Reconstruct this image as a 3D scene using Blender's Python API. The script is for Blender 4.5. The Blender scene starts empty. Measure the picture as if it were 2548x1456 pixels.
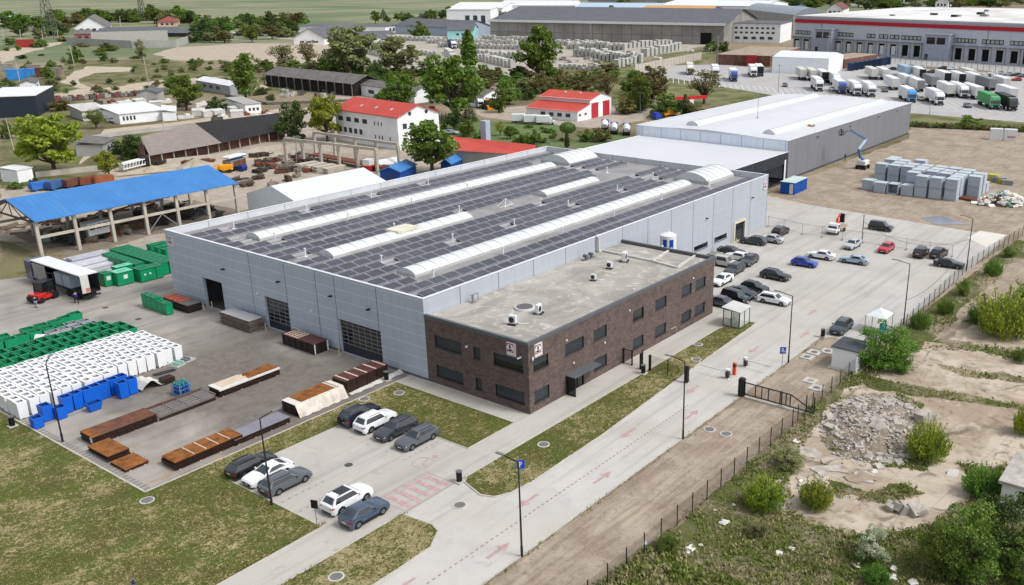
EXPOSURE=0.75
import bpy, bmesh, math, random
from mathutils import Vector, Matrix, noise as mnoise
from mathutils.geometry import delaunay_2d_cdt
random.seed(7)
rnd = random.random
def ru(a, b): return a + (b - a) * rnd()
SC = bpy.context.scene
COL = SC.collection
# ---------------------------------------------------------------- camera model (solved from the building corners)
FOC, YAW, PIT, ROLL = 2310.875, 0.611863733, 0.334535789, 0.00153073887
CAM = Vector((-67.7831931, -74.6686118, 44.0023501)); SHX, SHY = 270.55664519, 21.51497033
_f = Vector((math.cos(YAW)*math.cos(PIT), math.sin(YAW)*math.cos(PIT), -math.sin(PIT)))
_r = Vector((math.sin(YAW), -math.cos(YAW), 0)); _u = _r.cross(_f)
RT = _r*math.cos(ROLL) + _u*math.sin(ROLL); UP = _u*math.cos(ROLL) - _r*math.sin(ROLL)
TX = [0, 618.8, 1237.6, 1892.8]; TY = [0, 364, 728, 1081.8]
def ray(x, y): return _f*FOC + RT*(x-1274-SHX) - UP*(y-728-SHY)
def gp(x, y, z=0.0):                      # survey point -> ground position at height z
    d = ray(x, y); return CAM + d*((z-CAM.z)/d.z)
def V(X, Y, cx, cy): return TX[X]+.25714*cx, TY[Y]+.25714*cy
def G(X, Y, cx, cy, z=0.0): return gp(*V(X, Y, cx, cy), z)
def onx(x, y, x0): d = ray(x, y); return CAM + d*((x0-CAM.x)/d.x)
def ony(x, y, y0): d = ray(x, y); return CAM + d*((y0-CAM.y)/d.y)
def mpp(x, y):                            # metres per survey unit at a ground point
    return (gp(x, y)-CAM).dot(_f)/FOC
def hgt(xb, yb, yt):                      # height of an upright thing from its foot and top
    b = gp(xb, yb); d = ray(xb, yt); t = ((b-CAM).xy.dot(d.xy))/d.xy.length_squared
    return (CAM+d*t).z
# ---------------------------------------------------------------- objects
def link(o): COL.objects.link(o); return o
def tag(o, label=None, cat=None, group=None, kind=None):
    if label: o['label'] = label
    if cat: o['category'] = cat
    if group: o['group'] = group
    if kind: o['kind'] = kind
    return o
def thing(name, label, cat, loc=(0, 0, 0), rotz=0.0, group=None, scale=1.0):
    o = link(bpy.data.objects.new(name, None)); o.location = loc; o.rotation_euler = (0, 0, rotz)
    o.scale = (scale,)*3; o.empty_display_size = .1
    return tag(o, label, cat, group)
KIDS = {}
def setp(o, parent):
    if parent is not None:
        o.parent = parent; KIDS.setdefault(parent.name, []).append(o)
    return o
def dup(root, loc, rotz=0.0, label=None, group=None, scale=None, paint=None, cat=None):
    def cp(o, par):
        c = link(o.copy()); setp(c, par)
        if paint and o.type == 'MESH':
            for i, sl in enumerate(c.material_slots):
                if sl.material and sl.material.name in paint:
                    nm = paint[sl.material.name]; sl.link = 'OBJECT'; sl.material = nm
        for k in KIDS.get(o.name, []): cp(k, c)
        return c
    r = cp(root, None); r.location = loc; r.rotation_euler = (0, 0, rotz)
    if scale is not None: r.scale = scale if hasattr(scale, '__len__') else (scale,)*3
    if label: r['label'] = label
    if cat: r['category'] = cat
    if group: r['group'] = group
    elif group == '' and 'group' in r: del r['group']
    return r
def repaint(root, paint):
    def go(o):
        if o.type == 'MESH':
            for sl in o.material_slots:
                if sl.material and sl.material.name in paint:
                    nm = paint[sl.material.name]; sl.link = 'OBJECT'; sl.material = nm
        for k in KIDS.get(o.name, []): go(k)
    go(root); return root
class MB:
    def __init__(s): s.v = []; s.f = []; s.m = []; s.ci = 0
    def mat(s, i): s.ci = i; return s
    def add(s, vs, fs):
        n = len(s.v); s.v += [tuple(v) for v in vs]
        for f in fs: s.f.append([n+i for i in f]); s.m.append(s.ci)
        return s
    def box(s, x0, x1, y0, y1, z0, z1):
        return s.add([(x0,y0,z0),(x1,y0,z0),(x1,y1,z0),(x0,y1,z0),(x0,y0,z1),(x1,y0,z1),(x1,y1,z1),(x0,y1,z1)],
                     [(0,3,2,1),(4,5,6,7),(0,1,5,4),(1,2,6,5),(2,3,7,6),(3,0,4,7)])
    def ob(s, c, d, rot=0.0, M=None):       # oriented box: centre, full dims
        X, Y, Z = d[0]/2, d[1]/2, d[2]/2
        R = M if M is not None else Matrix.Rotation(rot, 3, 'Z')
        P = [Vector(c)+R@Vector(p) for p in [(-X,-Y,-Z),(X,-Y,-Z),(X,Y,-Z),(-X,Y,-Z),(-X,-Y,Z),(X,-Y,Z),(X,Y,Z),(-X,Y,Z)]]
        return s.add(P, [(0,3,2,1),(4,5,6,7),(0,1,5,4),(1,2,6,5),(2,3,7,6),(3,0,4,7)])
    def bar(s, a, b, w, h=None):            # square bar from a to b
        a, b = Vector(a), Vector(b); d = (b-a); L = d.length
        if L < 1e-5: return s
        d.normalize(); up = Vector((0,0,1)) if abs(d.z) < .95 else Vector((1,0,0))
        r = d.cross(up).normalized(); u = r.cross(d); h = h or w
        P = [p+r*(w/2*i)+u*(h/2*j) for p in (a, b) for i, j in ((-1,-1),(1,-1),(1,1),(-1,1))]
        return s.add(P, [(3,2,1,0),(4,5,6,7),(0,1,5,4),(1,2,6,5),(2,3,7,6),(3,0,4,7)])
    def cyl(s, a, b, r, n=10, r2=None):
        a, b = Vector(a), Vector(b); d = (b-a).normalized(); up = Vector((0,0,1)) if abs(d.z) < .95 else Vector((1,0,0))
        x = d.cross(up).normalized(); y = d.cross(x); r2 = r if r2 is None else r2
        ca = [x*math.cos(2*math.pi*i/n)+y*math.sin(2*math.pi*i/n) for i in range(n)]
        return s.add([a+c*r for c in ca]+[b+c*r2 for c in ca],
                     [tuple(range(n)), tuple(range(2*n-1, n-1, -1))]+[(i, n+i, n+(i+1) % n, (i+1) % n) for i in range(n)])
    def quad(s, *p): return s.add(p, [tuple(range(len(p)))])
    def prism(s, pts, z0, z1):
        n = len(pts); A = sum(pts[i][0]*pts[(i+1) % n][1]-pts[(i+1) % n][0]*pts[i][1] for i in range(n))
        if A < 0: pts = pts[::-1]
        return s.add([(p[0],p[1],z0) for p in pts]+[(p[0],p[1],z1) for p in pts],
                     [tuple(range(n-1,-1,-1)), tuple(range(n, 2*n))]+[(i,(i+1) % n,n+(i+1) % n,n+i) for i in range(n)])
    def mesh(s, name, mats, smooth=None):
        me = bpy.data.meshes.new(name); me.from_pydata(s.v, [], s.f)
        for m in (mats if isinstance(mats, (list, tuple)) else [mats]): me.materials.append(m)
        if any(s.m): me.polygons.foreach_set('material_index', s.m)
        if smooth is not None:
            me.polygons.foreach_set('use_smooth', [True]*len(s.f)); me.set_sharp_from_angle(angle=math.radians(smooth))
        me.update(); return me
    def build(s, name, mats, parent=None, smooth=None, bevel=0):
        o = link(bpy.data.objects.new(name, s.mesh(name, mats, smooth))); setp(o, parent)
        if bevel:
            b = o.modifiers.new('bevel', 'BEVEL'); b.width = bevel; b.segments = 1; b.limit_method = 'ANGLE'
        return o
def single(mb, name, mats, label, cat, loc=(0,0,0), rotz=0, group=None, smooth=None):
    o = mb.build(name, mats, None, smooth); o.location = loc; o.rotation_euler = (0,0,rotz)
    return tag(o, label, cat, group)
# wall face with openings; returns front sheet + reveals.  org=lower left corner, u = unit along wall, n = outward normal
def wall_holes(mb, org, u, n, L, H, holes, depth=.2):
    org, u, n = Vector(org), Vector(u), Vector(n); z = Vector((0,0,1))
    xs = sorted({0, L, *[h[0] for h in holes], *[h[1] for h in holes]}); zs = sorted({0, H, *[h[2] for h in holes], *[h[3] for h in holes]})
    flip = u.cross(z).dot(n) < 0
    P = lambda a, b, d=0: org+u*a+z*b-n*d
    def q(*p): mb.quad(*(p[::-1] if flip else p))
    for i in range(len(xs)-1):
        for j in range(len(zs)-1):
            cx, cz = (xs[i]+xs[i+1])/2, (zs[j]+zs[j+1])/2
            if any(h[0] < cx < h[1] and h[2] < cz < h[3] for h in holes): continue
            q(P(xs[i],zs[j]), P(xs[i+1],zs[j]), P(xs[i+1],zs[j+1]), P(xs[i],zs[j+1]))
    for a, b, c, d in holes:
        q(P(a,c),P(a,c,depth),P(b,c,depth),P(b,c)); q(P(a,d),P(b,d),P(b,d,depth),P(a,d,depth))
        q(P(a,c),P(a,d),P(a,d,depth),P(a,c,depth)); q(P(b,c),P(b,c,depth),P(b,d,depth),P(b,d))
# ---------------------------------------------------------------- materials
def lin(h):
    h = h.lstrip('#'); out = []
    for i in (0,2,4):
        c = int(h[i:i+2],16)/255; out.append(c/12.92 if c <= .04045 else ((c+.055)/1.055)**2.4)
    return out
GAIN = 1.45
def alb(h, k=1.0):                        # measured surface tone -> base colour
    return tuple(min(.84, c*(max(c, .004)/.62)**.1*k/GAIN) for c in lin(h))+(1,)
class NT:
    def __init__(s, name):
        s.m = bpy.data.materials.new(name); s.m.use_nodes = True; s.t = s.m.node_tree; s.n = s.t.nodes; s.l = s.t.links
        s.b = s.n['Principled BSDF']; s.b.inputs['Specular IOR Level'].default_value = .3
        s._p = None
    def new(s, k, **kw):
        o = s.n.new(k)
        for a, v in kw.items(): setattr(o, a, v)
        return o
    def pos(s):
        if not s._p: s._p = s.new('ShaderNodeNewGeometry').outputs['Position']
        return s._p
    def obj(s): return s.new('ShaderNodeTexCoord').outputs['Object']
    def put(s, sock, v):
        if isinstance(v, bpy.types.NodeSocket): s.l.new(v, sock)
        elif v is not None: sock.default_value = v
    def scale(s, vec, sc, rot=0, loc=(0,0,0)):
        o = s.new('ShaderNodeMapping'); s.l.new(vec, o.inputs[0]); o.inputs['Scale'].default_value = sc; o.inputs['Rotation'].default_value = (0,0,rot); o.inputs['Location'].default_value = loc
        return o.outputs[0]
    def noise(s, sc, det=3, ro=.55, dist=0, vec=None):
        o = s.new('ShaderNodeTexNoise'); s.l.new(vec or s.pos(), o.inputs['Vector'])
        o.inputs['Scale'].default_value = sc; o.inputs['Detail'].default_value = det; o.inputs['Roughness'].default_value = ro; o.inputs['Distortion'].default_value = dist
        return o.outputs[0]
    def voro(s, sc, vec=None, feature='F1', out=0):
        o = s.new('ShaderNodeTexVoronoi', feature=feature); s.l.new(vec or s.pos(), o.inputs['Vector']); o.inputs['Scale'].default_value = sc
        return o.outputs[out]
    def brick(s, sc, a, b, c, w=.5, h=.25, ms=.02, vec=None):
        o = s.new('ShaderNodeTexBrick'); s.l.new(vec or s.pos(), o.inputs['Vector'])
        for i, v in (('Color1',a),('Color2',b),('Mortar',c)): s.put(o.inputs[i], v)
        o.inputs['Scale'].default_value = sc; o.inputs['Mortar Size'].default_value = ms; o.inputs['Brick Width'].default_value = w; o.inputs['Row Height'].default_value = h
        return o.outputs[0]
    def ramp(s, f, a, b, lo=0., hi=1.):
        o = s.new('ShaderNodeMapRange', clamp=True); s.put(o.inputs[0], f); o.inputs[1].default_value = a; o.inputs[2].default_value = b; o.inputs[3].default_value = lo; o.inputs[4].default_value = hi
        return o.outputs[0]
    def mix(s, f, a, b, mode='MIX'):
        o = s.new('ShaderNodeMix', data_type='RGBA', blend_type=mode); s.put(o.inputs[0], f); s.put(o.inputs[6], a); s.put(o.inputs[7], b)
        return o.outputs[2]
    def math(s, op, a, b=0.):
        o = s.new('ShaderNodeMath', operation=op); s.put(o.inputs[0], a); s.put(o.inputs[1], b); return o.outputs[0]
    def sep(s, vec, ax):
        o = s.new('ShaderNodeSeparateXYZ'); s.l.new(vec, o.inputs[0]); return o.outputs[ax]
    def comb(s, x, y, z=0.):
        o = s.new('ShaderNodeCombineXYZ')
        for i, v in enumerate((x,y,z)): s.put(o.inputs[i], v)
        return o.outputs[0]
    def bump(s, h, st=.4, d=.05):
        o = s.new('ShaderNodeBump'); s.l.new(h, o.inputs['Height']); o.inputs['Strength'].default_value = st; o.inputs['Distance'].default_value = d
        s.l.new(o.outputs[0], s.b.inputs['Normal'])
    def done(s, c, rough=.8, metal=0):
        s.put(s.b.inputs['Base Color'], c); s.put(s.b.inputs['Roughness'], rough); s.b.inputs['Metallic'].default_value = metal; return s.m
MATS = {}
def simple(name, hexc, rough=.6, metal=0, var=.12, sc=.6, k=1.0, spec=None):
    if name in MATS: return MATS[name]
    t = NT(name); c = alb(hexc, k)
    n = t.noise(sc, 4, .6); f = t.ramp(n, .3, .7, 1-var, 1+var)
    col = t.mix(1., c, t.comb(f, f, f), 'MULTIPLY')
    if spec is not None: t.b.inputs['Specular IOR Level'].default_value = spec
    MATS[name] = t.done(col, rough, metal); return MATS[name]
def paint_mat(name, hexc, k=1.0, rough=.25):
    if name in MATS: return MATS[name]
    t = NT(name); t.b.inputs['Coat Weight'].default_value = .6; t.b.inputs['Coat Roughness'].default_value = .08; t.b.inputs['Specular IOR Level'].default_value = .5
    n = t.noise(3., 3); c = t.mix(t.ramp(n,.45,.75,0,.12), alb(hexc,k), alb('8a8378'))   # thin road dust
    MATS[name] = t.done(c, rough); return MATS[name]
# ---------------------------------------------------------------- ground materials
def m_lawn(name, green='6d7a31', tan='c6b98f', amt=.5):
    t = NT(name)
    d = t.noise(3.0, 5, .7, 1.3); big = t.noise(.11, 3, .5, .6); mid = t.noise(.6, 3, .6)
    thr = t.math('ADD', t.math('MULTIPLY', t.math('SUBTRACT', big, .5), .5), t.math('MULTIPLY', t.math('SUBTRACT', mid, .5), .3))
    f = t.ramp(t.math('ADD', d, thr), .555-.06*amt, .63-.06*amt)
    g = t.mix(t.ramp(t.noise(.3, 3), .35, .65), alb(green), alb('706d3a'))
    g = t.mix(t.ramp(big, .42, .32, 0, .8), g, alb('5f7628'))
    dk = t.noise(5.0, 4, .75, .8)
    g = t.mix(t.ramp(dk, .44, .66, .0, .8), g, alb('474a22'))
    tn = t.mix(t.ramp(t.noise(1.0, 3), .35, .65), alb(tan), alb('a79b70')); tn = t.mix(t.ramp(t.noise(5., 3, .7), .5, .7, 0, .5), tn, alb('77703f'))
    t.bump(dk, 1., .15)
    return t.done(t.mix(f, g, tn), .95)
def m_soil(name, a='b4a28b', b='8f7c66', c='6e5f4c', streak=0.0, grass=0.0):
    t = NT(name)
    n = t.noise(.22, 5, .62, .8); m = t.noise(1.3, 5, .65, 1.2)
    col = t.mix(t.ramp(n, .38, .62), alb(a), alb(b)); col = t.mix(t.ramp(m, .5, .72, 0, .7), col, alb(c))
    fine = t.noise(6., 3, .7); col = t.mix(t.ramp(fine, .35, .75, 0, .35), col, alb('cfc4b3'))
    if streak:
        w = t.noise(1., 4, .6, .4, vec=t.scale(t.pos(), (.10, 1.6, 1.), 0)); col = t.mix(t.ramp(w, .48, .62, 0, streak), col, alb('7d6b57'))
        w2 = t.noise(1., 3, .6, .4, vec=t.scale(t.pos(), (.14, 2.2, 1.), .06, (5,3,0))); col = t.mix(t.ramp(w2, .56, .66, 0, streak), col, alb('cdbda3'))
    if grass:
        gn = t.noise(.09, 4, .6, .5); g2 = t.noise(1.1, 4, .6, .6)
        gc = t.mix(t.ramp(g2, .35, .7), alb('565f2e'), alb('7a7d45')); gc = t.mix(t.ramp(t.noise(4.5,4,.72,.8),.45,.66,0,.75), gc, alb('41472a'))
        col = t.mix(t.ramp(t.math('ADD', gn, t.math('MULTIPLY', g2, .25)), .66-.18*grass, .76-.16*grass), col, gc)
    t.bump(m, .7, .12); return t.done(col, .95)
def m_paver(name, base='cac7c2', dark='a9a6a1', blk=(.42,.21), amt=.5, stain=None, warm='c6beb0'):
    t = NT(name)
    p = t.scale(t.pos(), (1,1,0.001))
    b = t.brick(1.0, alb(base), alb(base, .96), alb(base, .86), blk[0], blk[1], .012, p)
    n = t.noise(.16, 5, .6, .5); col = t.mix(t.ramp(n, .4, .66, 0, amt), b, alb(dark))
    n2 = t.noise(.5, 5, .7, 1.); col = t.mix(t.ramp(n2, .56, .74, 0, .45), col, alb(dark, .8))
    n3 = t.noise(.07, 3); col = t.mix(t.ramp(n3, .45, .6, 0, .4), col, alb(warm))
    sp = t.noise(2.2, 3, .7); col = t.mix(t.ramp(sp, .68, .74, 0, .5), col, alb(dark, .6))
    tr = t.noise(1., 3, .6, .3, vec=t.scale(t.pos(), (.03, .75, 1.))); col = t.mix(t.ramp(tr, .5, .66, 0, .42), col, alb(dark, .8))
    os_ = t.noise(.32, 4, .7, 1.6); col = t.mix(t.ramp(os_, .66, .76, 0, .55), col, alb(dark, .5))
    if stain: col = stain(t, col)
    return t.done(col, .85)
def yard_stain(t, col):     # brown-grey working zone in front of the doors, rusty run-off by the plates
    x = t.sep(t.pos(), 0); y = t.sep(t.pos(), 1); w = t.noise(.09, 4, .6, .8)
    d = t.math('ADD', t.math('ABSOLUTE', t.math('ADD', x, 13.)), t.math('MULTIPLY', t.math('SUBTRACT', w, .5), 22.))
    f = t.ramp(d, 14., 8.); fy = t.ramp(t.math('ADD', y, t.math('MULTIPLY', w, 6.)), 42., 30.)
    col = t.mix(t.math('MULTIPLY', t.math('MULTIPLY', f, fy), .92), col, t.mix(t.ramp(t.noise(.8,5,.7,1.),.42,.64),alb('878079'),alb('756e68')))
    r = t.noise(.6, 4, .65, 1.2); zone = t.math('MULTIPLY', t.ramp(x, -20., -27.), t.ramp(y, 16., 5.))
    return t.mix(t.math('MULTIPLY', t.ramp(r, .5, .68), t.math('MULTIPLY', zone, .55)), col, alb('b58a52'))
def m_field():
    t = NT('field_grass'); p = t.pos()
    n = t.noise(.012, 5, .6, .6); m = t.noise(.07, 5, .62, .8); f = t.noise(.6, 4, .65, .6)
    col = t.mix(t.ramp(m, .38, .64), alb('6a693f'), alb('8a7d62'))
    col = t.mix(t.ramp(n, .43, .57), col, alb('a3957c')); col = t.mix(t.ramp(f, .45, .7, 0, .6), col, alb('4c4f34'))
    far = t.ramp(t.math('ADD', t.sep(p, 1), t.math('MULTIPLY', n, 90.)), 470., 560.)
    band = t.noise(1., 5, .65, .8, vec=t.scale(p, (.0035, .014, 1), -.35)); b2 = t.noise(1., 5, .6, .5, vec=t.scale(p, (.002, .03, 1), -.45))
    fc = t.mix(t.ramp(band, .35, .65), alb('6c7a55'), alb('979a7a')); fc = t.mix(t.ramp(b2, .5, .58, 0, .9), fc, alb('a39c85')); fc = t.mix(t.ramp(t.noise(.006, 4), .5, .62, 0, .7), fc, alb('64794f'))  # far tones greyed, painting distance haze into the field colour
    t.bump(f, .5, .2)
    return t.done(t.mix(far, col, fc), .95)
M_LAWN = m_lawn('lawn_grass'); M_STRIP = m_lawn('verge_grass', '66742a', 'c6ba94', .55)
M_DIRT = m_soil('dirt', 'b9ac9a', '9a8a78', '807261', streak=.35)
M_SITE = m_soil('site_soil', 'b9ab98', '9b8c78', '6b5f51', streak=.22)
M_YARDSOIL = m_soil('yard_soil', 'c2b8aa', 'aba090', '857b6e')
M_SAND = m_soil('sand', 'c6baa8', 'b5a895', 'a39683')
M_WEED = m_soil('weed_soil', 'a09480', '8a7e69', '6b634c', grass=.6)
M_ROUGH = m_soil('rough_soil', 'a89a80', '8a7f68', '6f6650', grass=.55)
def m_slab():
    t=NT('old_concrete_floor'); n=t.noise(.12,5,.62,.8); m=t.noise(.55,5,.68,1.2); c=t.mix(t.ramp(n,.42,.6),alb('cfc3b1'),alb('b0a18c')); c=t.mix(t.ramp(m,.52,.68,0,.8),c,alb('85786a'))
    w=t.new('ShaderNodeVectorMath',operation='ADD'); t.l.new(t.pos(),w.inputs[0]); nn=t.new('ShaderNodeTexNoise'); t.l.new(t.pos(),nn.inputs['Vector']); nn.inputs['Scale'].default_value=.7; t.l.new(nn.outputs[1],w.inputs[1]); e=t.voro(.13,w.outputs[0],'DISTANCE_TO_EDGE'); c=t.mix(t.math('MULTIPLY',t.ramp(e,.025,.0,0,.8),t.ramp(t.noise(.2,3),.46,.6)),c,alb('6f6650'))
    br=t.brick(1.,alb('000000'),alb('000000'),alb('ffffff'),5.,5.,.03,t.scale(t.pos(),(1,1,.001),.12)); c=t.mix(t.math('MULTIPLY',br,.55),c,alb('7a6d58')); g=t.noise(.3,5,.7,1.); c=t.mix(t.ramp(g,.63,.7,0,.8),c,alb('6a6a3e')); wh=t.noise(.25,4,.6,1.5); c=t.mix(t.ramp(wh,.6,.72,0,.7),c,alb('dcd5c8')); t.bump(m,.22,.06); return t.done(c,.95)
M_SLAB = m_slab(); M_SLAB0 = m_soil('old_concrete', 'cfc2b0', 'b5a48e', '8d7c67')
M_ROAD = m_paver('road_pavers', 'd6d3ce', 'bdbab6'); M_PATH = m_paver('path_pavers', 'cdcac2', 'b9b5ab', amt=.35)
M_PARK = m_paver('parking_pavers', 'cbc7c0', 'b5b1ab', amt=.4); M_LOT = m_paver('car_park_concrete', 'cecbc6', 'b5b2ad', (2.4,2.4), warm='c4beb2')
M_YARD = m_paver('yard_pavers', 'b6b1ab', '928d88', stain=yard_stain, amt=.85)
M_ASPH = m_paver('pale_asphalt', 'c3c2c2', 'aeadad', (6,6)); M_GREYLOT = m_paver('precast_yard', 'c3bdb2', 'a39b8f', (5,5), warm='b5a68f')
M_GREEN = m_soil('park_grass', '5b7a26', '4c6a20', '42591f'); M_GREEN2 = m_soil('meadow', '6f7539', '7a7048', '55562f', grass=.45)
M_TRACK = m_soil('track_gravel', 'cfc4b0', 'bbae99', 'a39680'); M_OLIVE = m_soil('olive_meadow', '7f7f48', '6d7138', '575a30', grass=.4)
M_MARK = simple('red_marking', 'c6a9a7', .8, var=.2, sc=2.5); M_MARKW = simple('white_marking', 'e6e6e4', .8, var=.1, sc=2.)
M_KERB = simple('kerb_concrete', 'cbc7bd', .85, var=.12, sc=1.)
ZL = [0.0]
def fuzz(pts, amp, step):
    out = []
    for i in range(len(pts)):
        a, b = Vector(pts[i][:2]), Vector(pts[(i+1) % len(pts)][:2]); L = (b-a).length; n = max(1, int(L/step))
        nrm = Vector((-(b-a).y, (b-a).x)).normalized() if L > 0 else Vector((0,0))
        for k in range(n):
            p = a.lerp(b, k/n); w = amp*min(1, 3*k/n, 3*(n-k)/n)
            out.append(p+nrm*w*(mnoise.noise((p.x/step*.6, p.y/step*.6, 1.7))*1.6+ru(-.3,.3)))
    return out
def patch(name, pts, mat, z, amp=0, step=2., label=None, kind='structure'):
    pts = [Vector(p[:2]) for p in pts]
    if amp: pts = fuzz(pts, amp, step)
    n = len(pts); vs, _, fs, *_x = delaunay_2d_cdt([p.copy() for p in pts], [(i, (i+1) % n) for i in range(n)], [], 1, 1e-5)
    me = bpy.data.meshes.new(name); me.from_pydata([(v.x, v.y, z) for v in vs], [], [f if (vs[f[1]]-vs[f[0]]).cross(vs[f[2]]-vs[f[0]]) > 0 else f[::-1] for f in fs]); me.materials.append(mat); me.update()
    return tag(link(bpy.data.objects.new(name, me)), label, None, None, kind)
def vp(*L): return [gp(*p) for p in L]
S = 'structure'
# base sheet to the horizon
m = MB(); m.quad((-900,-900,0),(5200,-900,0),(5200,5200,0),(-900,5200,0)); tag(m.build('ground', m_field()), 'open ground of grass and bare earth reaching the horizon', kind=S)
# natural ground, far to near (survey points traced from the photograph's boundaries)
patch('soil_ground', vp((0,470),(100,455),(420,430),(700,300),(860,215),(1000,205),(1010,330),(1200,420),(980,470),(600,620),(0,600)), M_YARDSOIL, .010, 1.2, 4, 'pale trampled soil of the works yard behind the blue roof')
patch('gravel_track', vp((0,440),(300,415),(620,385),(700,375),(700,388),(430,425),(0,468)), M_TRACK, .016, .6, 4, 'pale gravel road running past the blue roofed shed')
patch('meadow', vp((0,345),(120,335),(330,330),(560,290),(640,290),(640,302),(450,340),(340,385),(90,408),(0,420)), M_GREEN2, .014, 2, 5)
patch('meadow', vp((0,600),(30,605),(95,640),(92,688),(0,692)), M_GREEN2, .03, .8, 2)
patch('meadow', vp((0,400),(90,400),(300,415),(200,450),(0,470)), M_GREEN2, .022, 1.5, 4)
patch('country_lane', vp((180,428),(260,322),(430,305),(720,268),(730,276),(460,318),(280,340)), M_TRACK, .02, .6, 4)
patch('grass_field', vp((150,150),(400,148),(520,170),(800,215),(760,235),(560,235),(250,210),(160,190)), M_GREEN2, .011, 4, 9)
patch('grass_field', vp((0,205),(80,200),(215,180),(190,225),(215,250),(240,310),(0,318)), M_GREEN2, .012, 3, 8)
patch('dirt_track', vp((150,205),(175,185),(215,165),(330,168),(330,178),(235,182),(195,200),(215,215),(240,222),(400,200),(560,190),(380,222),(240,238),(140,243),(120,238),(205,220)), M_TRACK, .022, 2, 6, 'pale winding dirt track between rough grass banks')
patch('sandy_ground', vp((380,136),(440,118),(600,108),(860,108),(870,172),(700,168),(560,150),(430,150)), M_SAND, .013, 4, 10, 'wide sandy cleared ground beside the willow trees')
patch('lane', vp((0,128),(50,116),(150,104),(152,110),(40,140),(0,165)), M_TRACK, .014, 2, 8)
patch('precast_yard', vp((660,92),(900,78),(1250,85),(1500,92),(1790,104),(1700,128),(1520,150),(1290,185),(1240,200),(1000,172),(870,160),(850,112)), M_GREYLOT, .018, 3, 10, 'pale storage yard of the precast works')
patch('olive_bank', vp((1250,196),(1500,150),(1640,152),(1720,180),(1900,228),(2000,240),(1840,262),(1580,275),(1400,262),(1280,240)), M_OLIVE, .016, 3, 8, 'olive grass bank below the lorry park')
patch('olive_bank', vp((1640,138),(1790,118),(1800,140),(1740,158),(1660,166)), M_OLIVE, .03, 2, 8)
patch('park_lawn', vp((1080,310),(1160,300),(1330,305),(1440,318),(1380,338),(1420,372),(1330,362),(1200,352),(1110,344)), M_GREEN, .024, .8, 3, 'mown green lawn of the little park by the red roofs')
patch('park_lawn', vp((1405,362),(1455,330),(1530,322),(1570,335),(1500,370)), M_GREEN, .026, .8, 3)
patch('garage_yard', vp((1180,275),(1320,262),(1540,262),(1640,268),(1600,300),(1490,320),(1380,312),(1200,292)), M_YARDSOIL, .02, 1, 4)
patch('lorry_park', vp((1560,190),(1650,164),(1790,160),(1900,170),(2230,160),(2300,172),(2700,195),(2700,325),(2548,305),(2270,282),(2180,276),(1890,232),(1680,196)), M_ASPH, .034, .6, 6, 'pale lorry park full of trailers')
patch('dock_apron', vp((2080,142),(2200,160),(2420,172),(2700,205),(2700,170),(2400,135)), M_ASPH, .04, 0, 6)
patch('green_embankment', vp((2262,282),(2548,305),(2700,322),(2700,345),(2548,326),(2400,316),(2262,306)), M_OLIVE, .05, 1.2, 4, 'green bank along the near side of the lorry park')
patch('building_site', vp((1895,488),(2010,440),(2262,345),(2264,306),(2400,312),(2760,340),(2760,640),(2548,600),(2440,586),(2180,545),(2000,508),(1900,500)), M_SITE, .03, .8, 3, 'tan earth of the unfinished ground beside the new warehouse')
patch('oily_or_shaded_ground', [(1,87),(36,87),(37,108),(2,108)], m_soil('shed_shade_soil','968a7b','7b7065','5a524a'), .026, 1.2, 3)  # darker soil paints in the shade beneath the blue shed roof
patch('oily_or_shaded_ground', vp((700,415),(990,430),(1000,395),(760,372)), m_soil('shed_shade_soil2','b4a896','988c7d','7c7164'), .026, 1.2, 3)
# weeds and old slabs beyond the fence
patch('waste_ground', [(-60,-39.4),(30,-39.3),(60,-39),(110,-39.8),(150,-44),(240,-60),(260,-140),(-60,-140)], M_WEED, .02, .5, 2, 'weedy waste ground beyond the wire fence')
patch('broken_concrete', vp((2255,880),(2300,850),(2420,868),(2560,900),(2720,930),(2720,1190),(2560,1195),(2440,1205),(2330,1300),(2170,1345),(2050,1315),(1930,1285),(1965,1120),(2060,1010),(2160,930)), M_SLAB, .03, .9, 1.6, 'weathered concrete floor slabs of a demolished building')
patch('dirt_mound_path', vp((2500,660),(2570,640),(2570,700),(2440,780),(2350,838),(2320,850),(2400,760)), M_SITE, .032, .8, 2.2)
patch('broken_concrete', vp((2360,845),(2420,808),(2560,830),(2720,850),(2720,915),(2560,885),(2440,862)), M_SLAB, .036, .7, 1.6)
WEEDY = ([(2150,935),(2290,962),(2420,985),(2560,1010),(2560,1024),(2400,1000),(2260,985),(2160,965)],[(2330,905),(2430,925),(2560,940),(2560,955),(2400,940)],[(2040,1085),(2100,1105),(2200,1130),(2320,1150),(2300,1175),(2180,1160),(2060,1120)],[(2060,1195),(2160,1225),(2250,1205),(2300,1230),(2200,1255),(2080,1240)],[(2380,1150),(2450,1170),(2560,1140),(2560,1200),(2430,1205)],[(2290,1050),(2330,1060),(2345,1120),(2310,1150)],[(2230,975),(2300,1010),(2290,1035),(2215,1000)])
for q in WEEDY:
    patch('weedy_soil', vp(*q), M_ROUGH, .034+.0006*len(q), .9, 1.2)
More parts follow.
